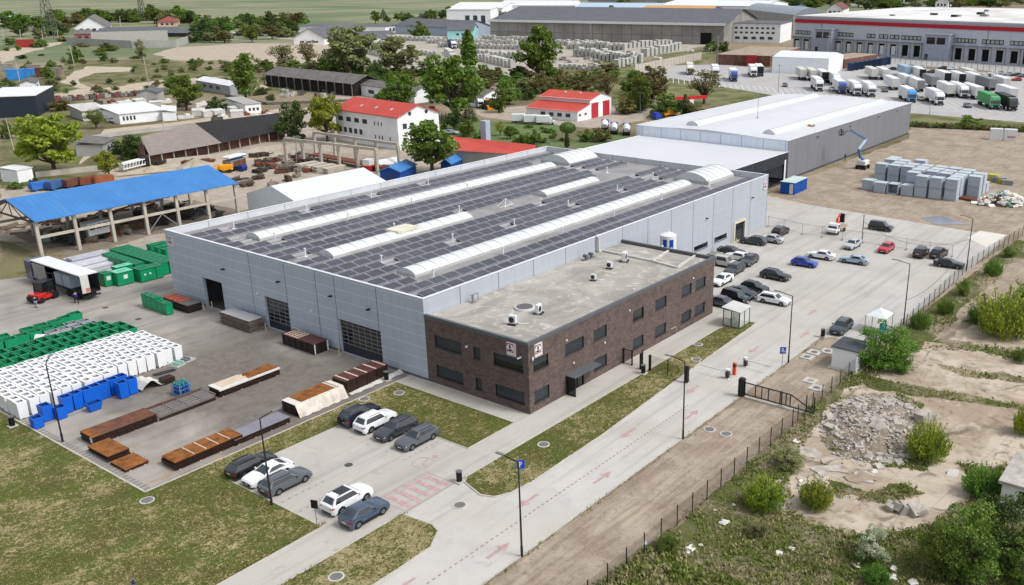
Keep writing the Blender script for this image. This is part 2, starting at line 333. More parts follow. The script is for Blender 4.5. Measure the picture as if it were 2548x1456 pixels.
# paved ground near the camera
patch('yard', [(-32.2,2.8),(0,2.8),(0,52.5),(14,52.5),(14,85.3),(7.3,85.5),(-1.5,83.8),(-7.4,79.4),(-12,82),(-60,86),(-60,40),(-32.2,40)], M_YARD, .04, 0, 2, 'grey paved storage yard in front of the factory doors')
patch('rear_apron', [(14,52.5),(40,52.5),(90,56),(90,62),(20,70)], M_YARDSOIL, .012)
patch('lawn', [(-95,-14.9),(-26.6,-14.9),(-26.6,-1.6),(-21.5,-.6),(-9.4,-.9),(-9.4,-15.2),(-2.5,-15.2),(-2.5,2.7),(-32.2,2.7),(-32.2,60),(-95,60)], M_LAWN, .09, .07, .5, 'patchy green and straw coloured lawn around the car park')
patch('parking_lot', [(-26.6,-18.9),(-9.4,-18.9),(-9.4,-.9),(-21.5,-.6),(-26.6,-1.6)], M_PARK, .05, 0, 2, 'pale paved car park in front of the office')
patch('footpath', [(-95,-18.8),(-26.6,-18.8),(-26.6,-14.9),(-95,-14.9)], M_PATH, .055)
patch('footpath', [(-2.5,-15.3),(0,-15.3),(0,3),(-2.5,3)], M_PATH, .055)
patch('footpath', [(-9.4,-18.9),(36,-19),(41,-18),(40.2,-15.3),(-9.4,-15.3)], M_PATH, .06, 0, 2, 'pale paved footpath along the brick office')
patch('road', [(-95,-31.4),(39,-31.4),(44,-37.9),(70,-38.4),(104.5,-38.4),(107.5,0),(86,0),(39,-15.4),(39.5,-19),(-9.2,-18.95),(-26.4,-18.95),(-26.4,-24.5),(-95,-24.8)], M_ROAD, .045, 0, 2, 'pale access road with red arrows')
patch('car_park', [(40,-37.4),(44,-38.2),(70,-38.6),(104,-38.6),(106.5,-8),(108,3),(110.5,12.5),(85.9,6),(85.9,0),(39,0),(39,-15.3),(41,-22),(40,-30)], M_LOT, .052, 0, 2, 'pale concrete staff car park behind the office')
patch('concrete_pad', [(106.5,-33.4),(106.3,-38.3),(95.8,-37.3),(100.1,-33.1)], simple('fresh_concrete','e4e0d6',.8,var=.06,sc=.3), .06)
patch('site_pavement', vp((1900,503),(1915,490),(2025,513),(2010,527),(1905,512)), simple('wet_concrete','c6c1b8',.8,var=.1,sc=.4), .06)
patch('puddle', vp((2290,543),(2345,538),(2410,560),(2330,560)), simple('puddle_mud','8f93a0',.15,var=.1), .064, .2, 1)
verge = [(-15.1,-22.3),(-14.3,-19.6),(-13.4,-19),(34,-19.1),(38.6,-20),(38.9,-22.2),(20.8,-23.1),(0,-24.4),(-10.8,-24.6),(-13.2,-24.3),(-14.6,-23.6)]
island = [(-95,-18.9),(-21.3,-18.9),(-21,-22.3),(-21.4,-23.4),(-23.4,-24.6),(-27,-24.7),(-95,-24.8)]
patch('grass_verge', verge, M_STRIP, .11, .06, .4, 'long green verge between footpath and road'); patch('grass_island', island, M_STRIP, .11, .06, .4, 'grass island with one manhole beside the road')
patch('dirt_strip', [(-95,-39.4),(-95,-31.6),(38.8,-31.6),(41.2,-34.6),(43.3,-37.6),(70,-38.4),(104,-38.6),(108,-40.6),(60,-39.2)], M_DIRT, .05, .12, .7, 'bare rutted dirt strip between road and fence')
def kerb(pts, w=.14, h=.13, closed=False):
    m = MB(); n = len(pts)
    for i in range(n if closed else n-1):
        a, b = Vector((*pts[i],0)), Vector((*pts[(i+1) % n],0)); d = (b-a).normalized()*.02
        m.bar(a-d+Vector((0,0,h/2)), b+d+Vector((0,0,h/2)), w, h)
    return tag(m.build('kerb', M_KERB), kind=S)
kerb(verge, closed=True); kerb(island); kerb([(-32.2,60),(-32.2,2.75),(-2.5,2.75)], .16, .12); kerb([(-26.6,-14.9),(-26.6,-1.6),(-21.5,-.65),(-9.4,-.9),(-9.4,-15.25),(-2.45,-15.25),(-2.45,2.7)], .1, .11)
kerb([(-95,-31.45),(39,-31.45),(41.4,-34.6),(43.6,-37.6)], .12, .09); kerb([(-95,-14.9),(-26.6,-14.9)], .1, .1)
m = MB()
for i in range(46):
    y = 3.2+i*.62; m.box(-32.05,-31.45, y, y+.34, .041, .046)
tag(m.build('drain_strip', simple('drain_grille','908d88',.8)), kind=S)
# scrubby fringe where dirt meets road
def arrow(x, y, sgn, z=.05):
    m = MB(); s = sgn
    m.quad(*[(x+s*a, y+b, z) for a, b in ((-1.5,-.16),(.1,-.16),(.1,.16),(-1.5,.16))][::1 if s > 0 else -1]); m.quad(*[(x+s*a, y+b, z) for a, b in ((.1,-.55),(1.3,0),(.1,.55))][::1 if s > 0 else -1])
    tag(m.build('arrow_marking', M_MARK), 'faded red direction arrow painted on the road', 'marking', 'red arrows painted on the road')
for x, y, s in ((-20.4,-29.4,1),(-28.5,-26.6,-1),(-13.5,-26.4,-1),(-6.1,-29.4,1),(2.4,-26.3,-1),(10.1,-29.4,1),(15.3,-26.2,-1),(30.1,-26.3,-1),(38.8,-29.3,1),(47.5,-26.5,1)): arrow(x, y, s, .052 if x < 39 else .058)
m = MB(); x = -60
while x < 12: m.box(x, x+.3, -27.95, -27.83, .046, .051); x += .6
tag(m.build('lane_dash_marking', simple('dash_paint','9f8a86',.8)), 'dotted centre line along the access road', 'marking')
m = MB()                                  # hatched crossing
for i in range(5): x = -20.3+i*1.12; m.box(x, x+.5, -18.62, -15.42, .06, .066)
for a, b, c, d in ((-20.9,-20.82,-18.7,-15.35),(-15,-14.92,-18.7,-15.35),(-20.9,-14.92,-15.35,-15.27),(-20.9,-14.92,-18.78,-18.7)): m.box(a, b, c, d, .06, .066)
tag(m.build('crossing_marking', M_MARK), 'red striped pedestrian crossing with outline beside the bin', 'marking')
m = MB()                                  # wheelchair pictogram
P = lambda a, b: (-13.9+b*1.15, -13.6-a*1.15, .06)
for a, b in (((-.75,-.35),(-.75,.55)),((-.75,.55),(-.1,.85)),((-.75,-.35),(-.35,-.9)),((-.35,-.9),(.45,-.75)),((-.1,.85),(.1,.4)),((-.1,.55),(.25,-.2)),((.25,-.2),(.95,-.3)),((.95,-.3),(1.05,-.75)),((-.05,.85),(.6,.75))): m.bar(P(*a), P(*b), .11, .01)
m.cyl((-13.9+1.5,-13.75,.056),(-13.9+1.5,-13.75,.064), .3, 12)
tag(m.build('wheelchair_marking', M_MARK), 'red wheelchair symbol painted on an empty bay', 'marking')
m = MB()
for y0 in (-3.9,-6.5,-9.2,-11.8):
    for k in range(7): m.box(-14.6+k*.72,-14.35+k*.72,y0,y0+.1,.055,.06)
for y0 in (-3.2,-6,-8.8,-11.4,-13.6):
    for k in range(7): m.box(-26.2+k*.72,-25.95+k*.72,y0,y0+.1,.055,.06)
tag(m.build('bay_marking', simple('bay_paint','8f8c88',.8)), 'small dark bay markers on the car park', 'marking')
# ---------------------------------------------------------------- wall materials
def m_panel(name, hexc, axis, joints=None, seam=1.4, k=1.5, jc='6d7078', seamc=None, off=0.):
    """flat sandwich panels: horizontal seams every `seam` m, vertical joints every `joints` m along `axis`"""
    t = NT(name); p = t.pos(); n = t.noise(.12, 3); c = t.mix(t.ramp(n,.35,.65,0,.5), alb(hexc,k), alb(hexc,k*.9))
    n2 = t.noise(1., 3, .6, vec=t.scale(p,(1.2,1.2,.12))); c = t.mix(t.ramp(n2,.45,.75,0,.16), c, alb('8b8b8b'))
    if seam:
        z = t.math('FRACT', t.math('DIVIDE', t.math('ADD', t.sep(p,2), .25), seam)); f = t.math('LESS_THAN', z, .045)
        c = t.mix(t.math('MULTIPLY', f, .5), c, alb(seamc or 'ccd2da', k))
    if joints:
        x = t.math('FRACT', t.math('DIVIDE', t.math('ADD', t.sep(p,axis), off), joints)); f = t.math('LESS_THAN', x, .16/joints)
        c = t.mix(t.math('MULTIPLY', f, .75), c, alb(jc))
    return t.done(c, .45)
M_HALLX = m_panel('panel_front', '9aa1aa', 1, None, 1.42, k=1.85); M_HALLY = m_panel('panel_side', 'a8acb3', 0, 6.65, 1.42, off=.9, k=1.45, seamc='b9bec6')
M_TRIM = simple('white_trim','e9ecef',.5,var=.05); M_GREYTRIM = simple('dark_trim','3f4145',.5,var=.1,k=1.3)
M_PARA = simple('parapet_liner','cfd2d6',.55,var=.08,sc=.3,k=1.15); M_DARK = simple('dark_opening','17191b',.9)
M_JOINT = simple('joint_grey','70747c',.6); M_WHITE = simple('white_paint','eceeee',.5,var=.06,sc=.8); M_STEEL = simple('galvanised','a9adb1',.4,.5,var=.1)
M_BLACK = simple('black_metal','1d1f22',.45,var=.1,k=1.2); M_ANTH = simple('anthracite','33383f',.5,var=.1,k=1.3)
M_YEL = simple('pale_yellow','d8cf9f',.6)
def m_glass(name, hexc, rough=.08, k=1.):
    t = NT(name); t.b.inputs['Specular IOR Level'].default_value = .7; n = t.noise(.8,2)
    return t.done(t.mix(t.ramp(n,.4,.6), alb(hexc,k), alb(hexc,k*.7)), rough)
M_GLASS = m_glass('window_glass','2c3033'); M_BLIND = simple('window_blind','40464c',.35,var=.12,sc=2.,k=1.1)
def m_roofmem(name, base, dark, light, amt=.7):
    t = NT(name); n = t.noise(.12,5,.62,1.2); m = t.noise(.5,5,.65,1.5); c = t.mix(t.ramp(n,.4,.62), alb(base), alb(dark)); c = t.mix(t.ramp(m,.54,.68,0,amt), c, alb(light))
    return t.done(t.mix(t.ramp(t.noise(2.5,4,.7),.55,.75,0,.5), c, alb(dark,.8)), .85)
M_ROOF = m_roofmem('hall_roof','a9a7a8','979594','b9b6b2',.45); M_OFFROOF = m_roofmem('office_roof','c0bcb5','a39f98','dcd6ca',.8)
M_SKY = simple('skylight_sheet','e3e7e7',.4,var=.05,sc=.5,k=1.); M_RIB = simple('skylight_rib','c6caca',.5)
# ---------------------------------------------------------------- factory hall  x 0..85.8  y 0..52.5  h 10
L, W, H, ZR = 85.8, 52.5, 10.0, 9.05
hall = thing('factory_hall','large grey factory hall with solar panels and white skylights on its flat roof','factory')
doors = [(39.9,44.55,.02,4.4),(25.35,30.28,.02,4.42),(7.68,15.3,.02,4.42)]          # along y on the x=0 wall
m = MB(); wall_holes(m,(0,0,0),(0,1,0),(-1,0,0),W,H,doors,.45)
for y in (7.9,15.5,19.1,25.3,32.8): m.mat(1).box(-.004,0,y-.05,y+.05,4.45 if any(a<y<b for a,b,_,_ in doors) else .3,H-.15)
m.box(-.03,0,0,W,0,.0); m.mat(2)
for a,b in ((0,7.68),(15.3,25.35),(30.28,39.9),(44.55,W)): m.box(-.06,.0,a,b,0,.32)
m.build('front_wall',[M_HALLX,M_JOINT,simple('plinth','6f7073',.8,k=1.2)],hall)
rw = [(59.6,64.1,1.4,2.25),(66.3,70.7,1.45,2.3),(73.6,77.1,.02,3.2)]
m = MB(); wall_holes(m,(0,0,0),(1,0,0),(0,-1,0),L,H,rw,.3); m.build('side_wall',M_HALLY,hall)
m = MB(); m.quad((L,0,0),(L,W,0),(L,W,H),(L,0,H)); m.quad((L,W,0),(0,W,0),(0,W,H),(L,W,H)); m.build('rear_wall',[M_HALLX],hall)
m = MB(); m.quad((.25,.25,ZR),(L-.25,.25,ZR),(L-.25,W-.25,ZR),(.25,W-.25,ZR)); m.build('roof',M_ROOF,hall)
m = MB()                                  # parapet liner + cap
for a,b,c,d in ((.003,.25,.25,W-.25),(L-.25,L-.003,.25,W-.25),(.003,L-.003,.003,.25),(.003,L-.003,W-.25,W-.003)): m.box(a,b,c,d,ZR-.02,H-.01)
m.build('parapet',M_PARA,hall)
m = MB()
for i in range(1,13): x=i*L/13; m.box(x,x+.06,W-.27,W-.25,ZR,H-.02); m.box(x,x+.06,.25,.27,ZR,H-.02)
for i in range(1,9): y=i*W/9; m.box(L-.27,L-.25,y,y+.06,ZR,H-.02); m.box(.25,.27,y,y+.06,ZR,H-.02)
m.build('parapet_joint',M_JOINT,hall)
m = MB()
for a,b,c,d in ((-.06,.3,-.06,W+.06),(L-.3,L+.06,-.06,W+.06),(.3,L-.3,-.06,.3),(.3,L-.3,W-.3,W+.06)): m.box(a,b,c,d,H,H+.07)
m.build('parapet_cap',M_TRIM,hall)
def sect_door(a,b,c,d,nx,nz,solid):
    fr = MB(); fr.box(.30,.44,a,b,c,d); o = fr.build('roller_door',M_ANTH,hall)
    g = MB(); zs = c+solid
    for i in range(nx):
        for j in range(nz): g.box(.285,.299,a+(b-a)*(i+.1)/nx,a+(b-a)*(i+.9)/nx,zs+(d-zs)*(j+.14)/nz,zs+(d-zs)*(j+.86)/nz)
    g.build('pane',M_GLASS,o); g = MB()
    for i in range(nx+1): y=a+(b-a)*i/nx; g.box(.29,.30,max(a,y-.05),min(b,y+.05),zs,d)
    for j in range(nz+1): z=zs+(d-zs)*j/nz; g.box(.288,.30,a,b,z-.05,z+.05)
    g.build('glazing_bar',simple('door_bars','8d8f90',.5),o)
sect_door(*doors[1],4,6,1.05); sect_door(*doors[2],7,6,1.25)
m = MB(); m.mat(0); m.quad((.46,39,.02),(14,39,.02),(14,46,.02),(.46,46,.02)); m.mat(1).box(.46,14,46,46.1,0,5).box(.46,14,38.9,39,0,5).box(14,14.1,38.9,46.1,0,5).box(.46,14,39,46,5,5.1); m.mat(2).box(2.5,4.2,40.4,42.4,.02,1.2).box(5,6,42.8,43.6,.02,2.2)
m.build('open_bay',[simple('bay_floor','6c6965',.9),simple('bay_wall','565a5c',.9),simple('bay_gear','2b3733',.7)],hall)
for a,b,c,d in rw[:2]:
    m = MB(); m.box(a,b,.15,.28,c,d); w = m.build('window',M_GLASS,hall); m = MB(); m.box(a-.08,b+.08,-.05,-.003,c-.12,c-.02); m.build('sill',M_GREYTRIM,w)
a,b,c,d = rw[2]; m = MB(); m.box(a,b,.2,.3,c,d); dr = m.build('roller_door',M_ANTH,hall); m = MB()
for i in range(4):
    for j in range(5): m.box(a+(b-a)*(i+.1)/4,a+(b-a)*(i+.9)/4,.18,.199,c+(d-c)*(j+.15)/5,c+(d-c)*(j+.85)/5)
m.build('pane',M_GLASS,dr); m = MB(); m.box(a-.5,a,-.12,.0,0,d+.45).box(b,b+.5,-.12,0,0,d+.45).box(a,b,-.12,0,d,d+.45); m.build('door_frame',simple('cream_frame','cfc8b2',.6,k=1.2),hall)
for y,z in ((38.8,6.6),(26.6,7.1),(16.2,7.2),(9.3,6.9)):
    m = MB(); m.box(-.45,0,y-.18,y+.18,z-.06,z+.08); m.build('wall_lamp',M_BLACK,hall)
for y,z in ((31.6,4.5),(20.4,4.4)): m = MB(); m.cyl((-.3,y,z),(0,y,z),.12,8); m.build('camera_dome',M_WHITE,hall)
for x,z in ((45.8,4.1),(63.3,6.4),(79.6,6.9)): m = MB(); m.box(x-.2,x+.2,-.4,0,z-.06,z+.06); m.build('wall_lamp',M_BLACK,hall)
m = MB(); m.box(.0,.0,0,0,0,0)
for y in (4.6,): pass
# logo signs: white panel, red square, ring and dark triangle-like emblem, row of letters along two edges
M_RED = simple('sign_red','a8263f',.5,k=1.3,var=.05); M_NAVY = simple('sign_navy','191b44',.5,k=1.2,var=.05)
def logo(parent, c, u, n, s=1.0):
    c, u, n = Vector(c), Vector(u), Vector(n); z = Vector((0,0,1)); P = lambda a,b,d: c+u*(a*s)+z*(b*s)+n*d
    Mx = Matrix((u, n, z)).transposed()
    m = MB(); m.ob(c+n*.06,(2*s,.12,2.35*s),M=Mx); o = m.build('logo_sign',M_WHITE,parent)
    m = MB(); m.ob(P(-.18,.22,.123),(1.5*s,.006,1.62*s),M=Mx); m.build('red_field',M_RED,o)
    m = MB(); N=24; rr=[P(-.18+.72*math.cos(2*math.pi*i/N),.2+.72*math.sin(2*math.pi*i/N),.130) for i in range(N)]; m.quad(*rr); m.build('white_disc',M_WHITE,o)
    m = MB(); m.quad(P(-.42,.12,.134),P(.06,.12,.134),P(-.06,.85,.134),P(-.3,.85,.134)); m.quad(*[P(-.18+.5*math.cos(math.pi+math.pi*i/8)*(.95),-.02+.42*math.sin(math.pi+math.pi*i/8),.134) for i in range(9)]); m.build('emblem',M_NAVY,o)
    m = MB()
    for i in range(5): m.ob(P(-.8+i*.38,-1.0,.125),(.2*s,.01,.2*s),M=Mx)
    for i in range(5): m.ob(P(.82,-.6+i*.38,.125),(.16*s,.01,.2*s),M=Mx)
    m.build('lettering',simple('sign_pink','d49aa5',.6),o)
logo(hall,(-.0,51.2,8.55),(0,-1,0),(-1,0,0),.62); logo(hall,(84.6,0,8.2),(1,0,0),(0,-1,0),.62)
# skylights
def vault(x0,x1,y0,y1,rise,curb=.34,rib=2.0):
    m = MB(); m.box(x0,x1,y0,y1,ZR,ZR+curb); sk = m.build('skylight',simple('skylight_curb','c9cbc8',.6),hall)
    m = MB(); n=10; z=ZR+curb; pr=[(y0+.08+(y1-y0-.16)*i/n, z+rise*math.sin(math.pi*i/n)**.75) for i in range(n+1)]
    for i in range(n): m.quad((x0+.1,*pr[i]),(x0+.1,*pr[i+1]),(x1-.1,*pr[i+1]),(x1-.1,*pr[i])) if False else m.quad((x0+.1,*pr[i]),(x1-.1,*pr[i]),(x1-.1,*pr[i+1]),(x0+.1,*pr[i+1]))
    m.quad(*[(x0+.1,*p) for p in pr]); m.quad(*[(x1-.1,*p) for p in pr[::-1]])
    m.build('glazing',M_SKY,sk,40); k = max(2,int((x1-x0)/rib))
    for j in range(k+1):
        x = x0+.1+(x1-x0-.2)*j/k; m=MB()
        for i in range(n): m.bar((x,pr[i][0],pr[i][1]+.02),(x,pr[i+1][0],pr[i+1][1]+.02),.07,.05)
        m.build('rib',M_RIB,sk)
    return sk
vault(6.2,72.6,39.2,42.4,.55); s2 = vault(6.5,33.0,23.7,27.0,.55); vault(51.1,66.3,24.1,27.0,.5); vault(7.0,73.4,8.8,12.2,.55)
b1 = vault(75.0,84.6,37.9,45.2,1.3,.5,1.6); b2 = vault(75.4,85.0,6.7,14.0,1.3,.5,1.6)
m = MB(); m.box(18.3,22.2,24.2,26.9,ZR+.72,ZR+1.05); m.build('hatch',simple('cream_hatch','e2ddcb',.5,k=1.1),s2)
# vent pipes and low ducts
pip = [(0,1,2265,800,0),(1,1,565,640,0),(1,1,1188,495,0),(1,1,255,915,0),(1,1,965,725,0),(1,1,1580,570,0),(1,1,550,1070,0),(1,1,1288,1140,0),(1,1,1975,925,0),(1,1,1412,820,0),(1,1,2038,645,0),(1,1,1737,370,0),(2,1,165,775,0),(2,1,685,590,0),(2,1,420,575,0),(2,1,630,855,0),(2,1,1130,685,0),(2,1,1588,520,0),(2,1,1160,440,0),(2,1,1060,260,0),(2,1,1505,315,0),(2,1,2045,390,0),(2,1,55,1055,0),(1,1,1790,1275,0),(1,1,2465,1050,0),(1,1,2118,430,0)]
for X,Y,a,b,_ in pip:
    p = G(X,Y,a,b,ZR)
    if not(.6<p.x<85 and .6<p.y<52): continue
    m = MB(); m.cyl((p.x,p.y,ZR),(p.x,p.y,ZR+1.0),.1,8); m.cyl((p.x,p.y,ZR+1.0),(p.x,p.y,ZR+1.2),.15,8); m.cyl((p.x,p.y,ZR),(p.x,p.y,ZR+.1),.3,10); m.build('vent_pipe',M_WHITE,hall)
m = MB(); c = G(1,1,2490,580,ZR)
for s in (-1,1): m.bar((c.x-1.2,c.y+s*.9,ZR),(c.x,c.y,ZR+1.3),.08); m.bar((c.x+1.2,c.y+s*.9,ZR),(c.x,c.y,ZR+1.3),.08)
m.bar((c.x-1.4,c.y,ZR+.06),(c.x+1.6,c.y,ZR+.06),.1); single(m,'roof_frame',M_WHITE,'white tubular frame standing on bare patch of factory roof','frame')
m = MB(); p = G(2,1,490,40,ZR); m.box(p.x-.5,p.x+.5,p.y-.5,p.y+.5,ZR,ZR+.5).bar((p.x-.3,p.y,ZR),(p.x-.3,p.y,ZR+2.2),.07).bar((p.x+.4,p.y,ZR),(p.x+.4,p.y,ZR+1.6),.07).bar((p.x-.3,p.y,ZR+1.5),(p.x+.4,p.y,ZR+1.5),.07)
single(m,'roof_ladder',M_GREYTRIM,'dark access ladder at the far corner of the factory roof','ladder')
# duct on the side wall and office roof
# ---------------------------------------------------------------- solar rows
tp = NT('solar_cell'); pv = tp.obj(); gx = tp.math('FRACT',tp.math('MULTIPLY',tp.sep(pv,0),1/1.05)); fx = tp.math('LESS_THAN',gx,.05)
tp.b.inputs['Specular IOR Level'].default_value=.55; M_PV = tp.done(tp.mix(tp.math('MULTIPLY',fx,.5),tp.mix(tp.ramp(tp.noise(.12,3),.35,.65),alb('595a62'),alb('464750')),alb('77777f')),.38)
pm = MB()
for sy in (1,):
    Mr=Matrix.Rotation(math.radians(10),3,'X'); pm.mat(0).ob((0,0,.30),(2.04,1.42,.03),M=Mr); pm.mat(1).ob((0,0,.288),(2.16,1.5,.03),M=Mr).box(-1.05,1.05,.76,.98,.02,.1)
pmesh = pm.mesh('solar_panel',[M_PV,simple('panel_frame','c2c2ca',.4,var=.05)]); rails = simple('panel_rail','c4c4c8',.4,var=.05)
ROWS = [(48.3,1.6,84.2,'beside the far parapet'),(45.4,1.6,72.5,'second from the far parapet'),(42.5,1.6,5.6,'short piece at the far skylight, farther one'),(39.6,1.6,5.6,'short piece at the far skylight, nearer one'),(36.7,1.6,84.2,'just this side of the far skylight'),(33.9,1.6,84.2,'second this side of the far skylight'),(30.6,1.6,84.2,'second beyond the two middle skylights'),(28.15,1.6,70,'touching the far edge of the middle skylights'),(24.3,1.6,5.9,'short stub before the middle skylight'),(21.4,1.6,84.2,'just this side of the middle skylights'),(18.8,1.6,84.2,'second this side of the middle skylights'),(16.1,1.6,84.2,'second beyond the near long skylight'),(13.6,1.6,72.5,'touching the far edge of the near skylight'),(10.8,1.6,6.3,'short stub before the near skylight, farther one'),(8.0,1.6,6.3,'short stub before the near skylight, nearer one'),(5.4,1.9,73.5,'second from the near parapet'),(2.7,2.2,84.2,'nearest the near parapet')]
vp_xy = [(G(X,Y,a,b,ZR).x,G(X,Y,a,b,ZR).y) for X,Y,a,b,_ in pip]
for k,(y,x0,x1,lab) in enumerate(ROWS):
    r = thing('solar_row','solar panel row '+lab,'solar panels',(x0,y,ZR),0,'rows of solar panels on the factory roof')
    x = 1.05; segs=[]
    while x < x1-x0-.9:
        wx = x0+x
        gap = any(abs(wx-a)<1.35 and abs(y-b)<1.1 for a,b in vp_xy) or (72.6<wx<75.4 and 14<y<37) or (25.4<y<33 and False)
        if not gap:
            o = link(bpy.data.objects.new('panel',pmesh)); o.location=(x,0,0); setp(o,r); segs.append(x)
        x += 2.28
    m = MB(); m.box(0,x1-x0,-.62,-.57,0,.16); m.box(0,x1-x0,.55,.6,0,.36); m.build('rail',rails,r)
# ---------------------------------------------------------------- brick office  x 0..39  y -15.34..0  h 8.22
t = NT('brick'); pw = t.comb(t.math('ADD',t.sep(t.pos(),0),t.sep(t.pos(),1)), t.sep(t.pos(),2))
bk = t.brick(1., alb('6f625d',1.35), alb('5c514d',1.35), alb('564c49',1.35), .5,.16,.018, pw); pn = t.noise(2.2,4,.65,.6,vec=t.scale(pw,(.7,2.4,1))); bk = t.mix(t.ramp(pn,.5,.72,0,.7),bk,alb('857470',1.3)); bk = t.mix(t.ramp(t.noise(1.2,4,.6),.5,.7,0,.6),bk,alb('47403f',1.3)); M_BRICK = t.done(bk,.85)
OY, OL, OH = -15.34, 39.0, 8.22
off = thing('brick_office','two storey dark brown brick office with flat grey roof','office building')
up, lo = (4.62,6.05), (.97,2.4)
RW = [(.75,3.25,*up),(6.15,9.55,*up),(11.4,13.95,*up),(19.35,21.7,*up),(24.3,26.9,*up),(30.6,33.1,*up),(34.1,36.75,*up),(.78,3.28,*lo),(11.38,13.95,*lo),(19.35,21.7,*lo),(24.35,26.9,*lo),(30.6,33.1,*lo),(34.1,36.75,*lo),(6.35,9.5,.02,2.25)]
LWn = [(-1.46-4.15,-1.46,*up),(-8.45,-7.45,*up),(-14.55,-10.4,*up),(-5.65,-1.46,*lo),(-8.48,-7.5,*lo),(-14.6,-10.45,*lo)]
m = MB(); wall_holes(m,(0,OY,0),(1,0,0),(0,-1,0),OL,OH-.35,RW,.22); wall_holes(m,(0,OY,0),(0,1,0),(-1,0,0),-OY,OH-.35,[(a-OY,b-OY,c,d) for a,b,c,d in LWn],.22)
m.quad((OL,OY,0),(OL,0,0),(OL,0,OH-.35),(OL,OY,OH-.35)); m.build('wall',M_BRICK,off)
m = MB(); m.quad((.3,OY+.3,OH-.45),(OL-.3,OY+.3,OH-.45),(OL-.3,-.003,OH-.45),(.3,-.003,OH-.45)); m.build('roof',M_OFFROOF,off)
m = MB()
for a,b,c,d in ((-.06,.3,OY-.06,0),(OL-.3,OL+.06,OY-.06,0),(.3,OL-.3,OY-.06,OY+.3)): m.box(a,b,c,d,OH-.36,OH)
m.build('roof_edge',simple('roof_edge','66696d',.5,k=1.1),off)
def win(parent, org, u, n, a, b, c, d, blind=1., panes=2):
    org,u,n = Vector(org),Vector(u),Vector(n); z=Vector((0,0,1)); Mx=Matrix((u,n,z)).transposed(); P=lambda x,y,q: org+u*x+z*y-n*q
    m = MB(); m.ob(P((a+b)/2,(c+d)/2,.17),(b-a,.03,d-c),M=Mx); w = m.build('window',M_GLASS,parent)
    m = MB(); f=.07
    for x0,x1,y0,y1 in ((a,b,c,c+f),(a,b,d-f,d),(a,a+f,c+f,d-f),(b-f,b,c+f,d-f)): m.ob(P((x0+x1)/2,(y0+y1)/2,.13),(x1-x0,.08,y1-y0),M=Mx)
    for i in range(1,panes): m.ob(P(a+(b-a)*i/panes,(c+d)/2,.145),(.04,.05,d-c-2*f),M=Mx)
    m.build('frame',M_BLACK,w)
    if blind: m = MB(); h=(d-c-2*f)*blind; m.ob(P((a+b)/2,d-f-h/2,.151),(b-a-2*f,.012,h),M=Mx); m.build('blind',M_BLIND,w)
    m = MB(); m.ob(P((a+b)/2,c-.03,-.03),(b-a+.1,.1,.05),M=Mx); m.build('sill',M_GREYTRIM,w)
for i,(a,b,c,d) in enumerate(RW[:-1]): win(off,(0,OY,0),(1,0,0),(0,-1,0),a,b,c,d,.55 if i==0 else (.0 if i==3 else 1.), 1)
for i,(a,b,c,d) in enumerate(LWn): win(off,(0,0,0),(0,1,0),(-1,0,0),a,b,c,d,.5 if i==2 else 1., 1)
m = MB(); m.box(6.35,9.5,OY+.16,OY+.2,.02,2.25); dr = m.build('entrance_door',M_GLASS,off); m = MB()
for x in (6.35,7.35,8.4,9.4): m.box(x,x+.1,OY+.08,OY+.155,.02,2.25)
m.build('frame',M_BLACK,dr); m = MB(); m.box(6.1,11.0,OY-1.35,OY-.003,2.3,2.42); cn = m.build('canopy',simple('canopy_grey','6b6f73',.5),off)
m = MB(); m.box(6.2,6.3,OY-1.3,OY-1.2,.05,2.3).box(6.2,6.3,OY-.12,OY-.02,.05,2.3).box(6.2,6.26,OY-1.2,OY-.1,.05,.15); m.build('canopy_post',M_BLACK,cn); m = MB(); m.box(6.23,6.25,OY-1.2,OY-.12,.15,2.3); m.build('side_glass',M_GLASS,cn)
logo(off,(0,-13.05,7.05),(0,-1,0),(-1,0,0),.62); logo(off,(1.55,OY,7.0),(1,0,0),(0,-1,0),.62)
for p in ((6.4,OY-.1,6.5),(13.5,OY-.1,3.9),(18.6,OY-.1,6.4),(7.6,OY-.1,3.4),(33.4,OY-.1,6.6)): m=MB(); m.box(p[0]-.1,p[0]+.1,p[1],OY,p[2]-.1,p[2]+.1); m.build('wall_lamp',M_WHITE,off)
m = MB(); m.box(-.25,0,-6.65,-6.45,5.75,5.95); m.build('wall_lamp',M_WHITE,off)
for p,q in (((-.35,-14.1,6.3),(0,-14.35,6.45)),((.3,OY-.35,6.3),(.75,OY,6.35))): m=MB(); m.bar(p,q,.14); m.build('security_camera',M_WHITE,off)
m = MB(); m.cyl((29.2,OY-.1,.05),(29.2,OY-.1,1.1),.05,6); m.bar((29.2,OY-.1,1.1),(27.9,OY-.1,1.1),.07); m.build('gas_pipe',simple('gas_pipe','c8bfae',.6),off)
# office roof kit
def ac(x,y,rz,s,label):
    t_ = thing('air_conditioner',label,'air conditioner',(x,y,OH-.45),rz,'air conditioners on the office roof')
    m=MB(); m.box(-.45*s,.45*s,-.2*s,.2*s,.16,.16+.95*s); m.build('casing',M_WHITE,t_,bevel=.03)
    m=MB(); m.cyl((-.08*s,-.2*s-.02,.16+.45*s),(-.08*s,-.2*s-.003,.16+.45*s),.33*s,16); m.build('fan_grille',M_ANTH,t_)
    m=MB(); m.box(-.5*s,.5*s,-.45*s,-.3*s,0,.12); m.box(-.5*s,.5*s,.3*s,.45*s,0,.12); m.box(-.45*s,-.35*s,-.4*s,.4*s,.12,.16); m.box(.35*s,.45*s,-.4*s,.4*s,.12,.16); m.build('stand',M_BLACK,t_)
    m=MB(); m.bar((.45*s,0,.3),(1.0*s,.2,.1),.07).bar((1.0*s,.2,.1),(1.5*s,.9,.06),.07); m.build('pipe',M_WHITE,t_)
def at2(X,Y,a,b): p=G(X,Y,a,b,OH-.45); return p.x,p.y
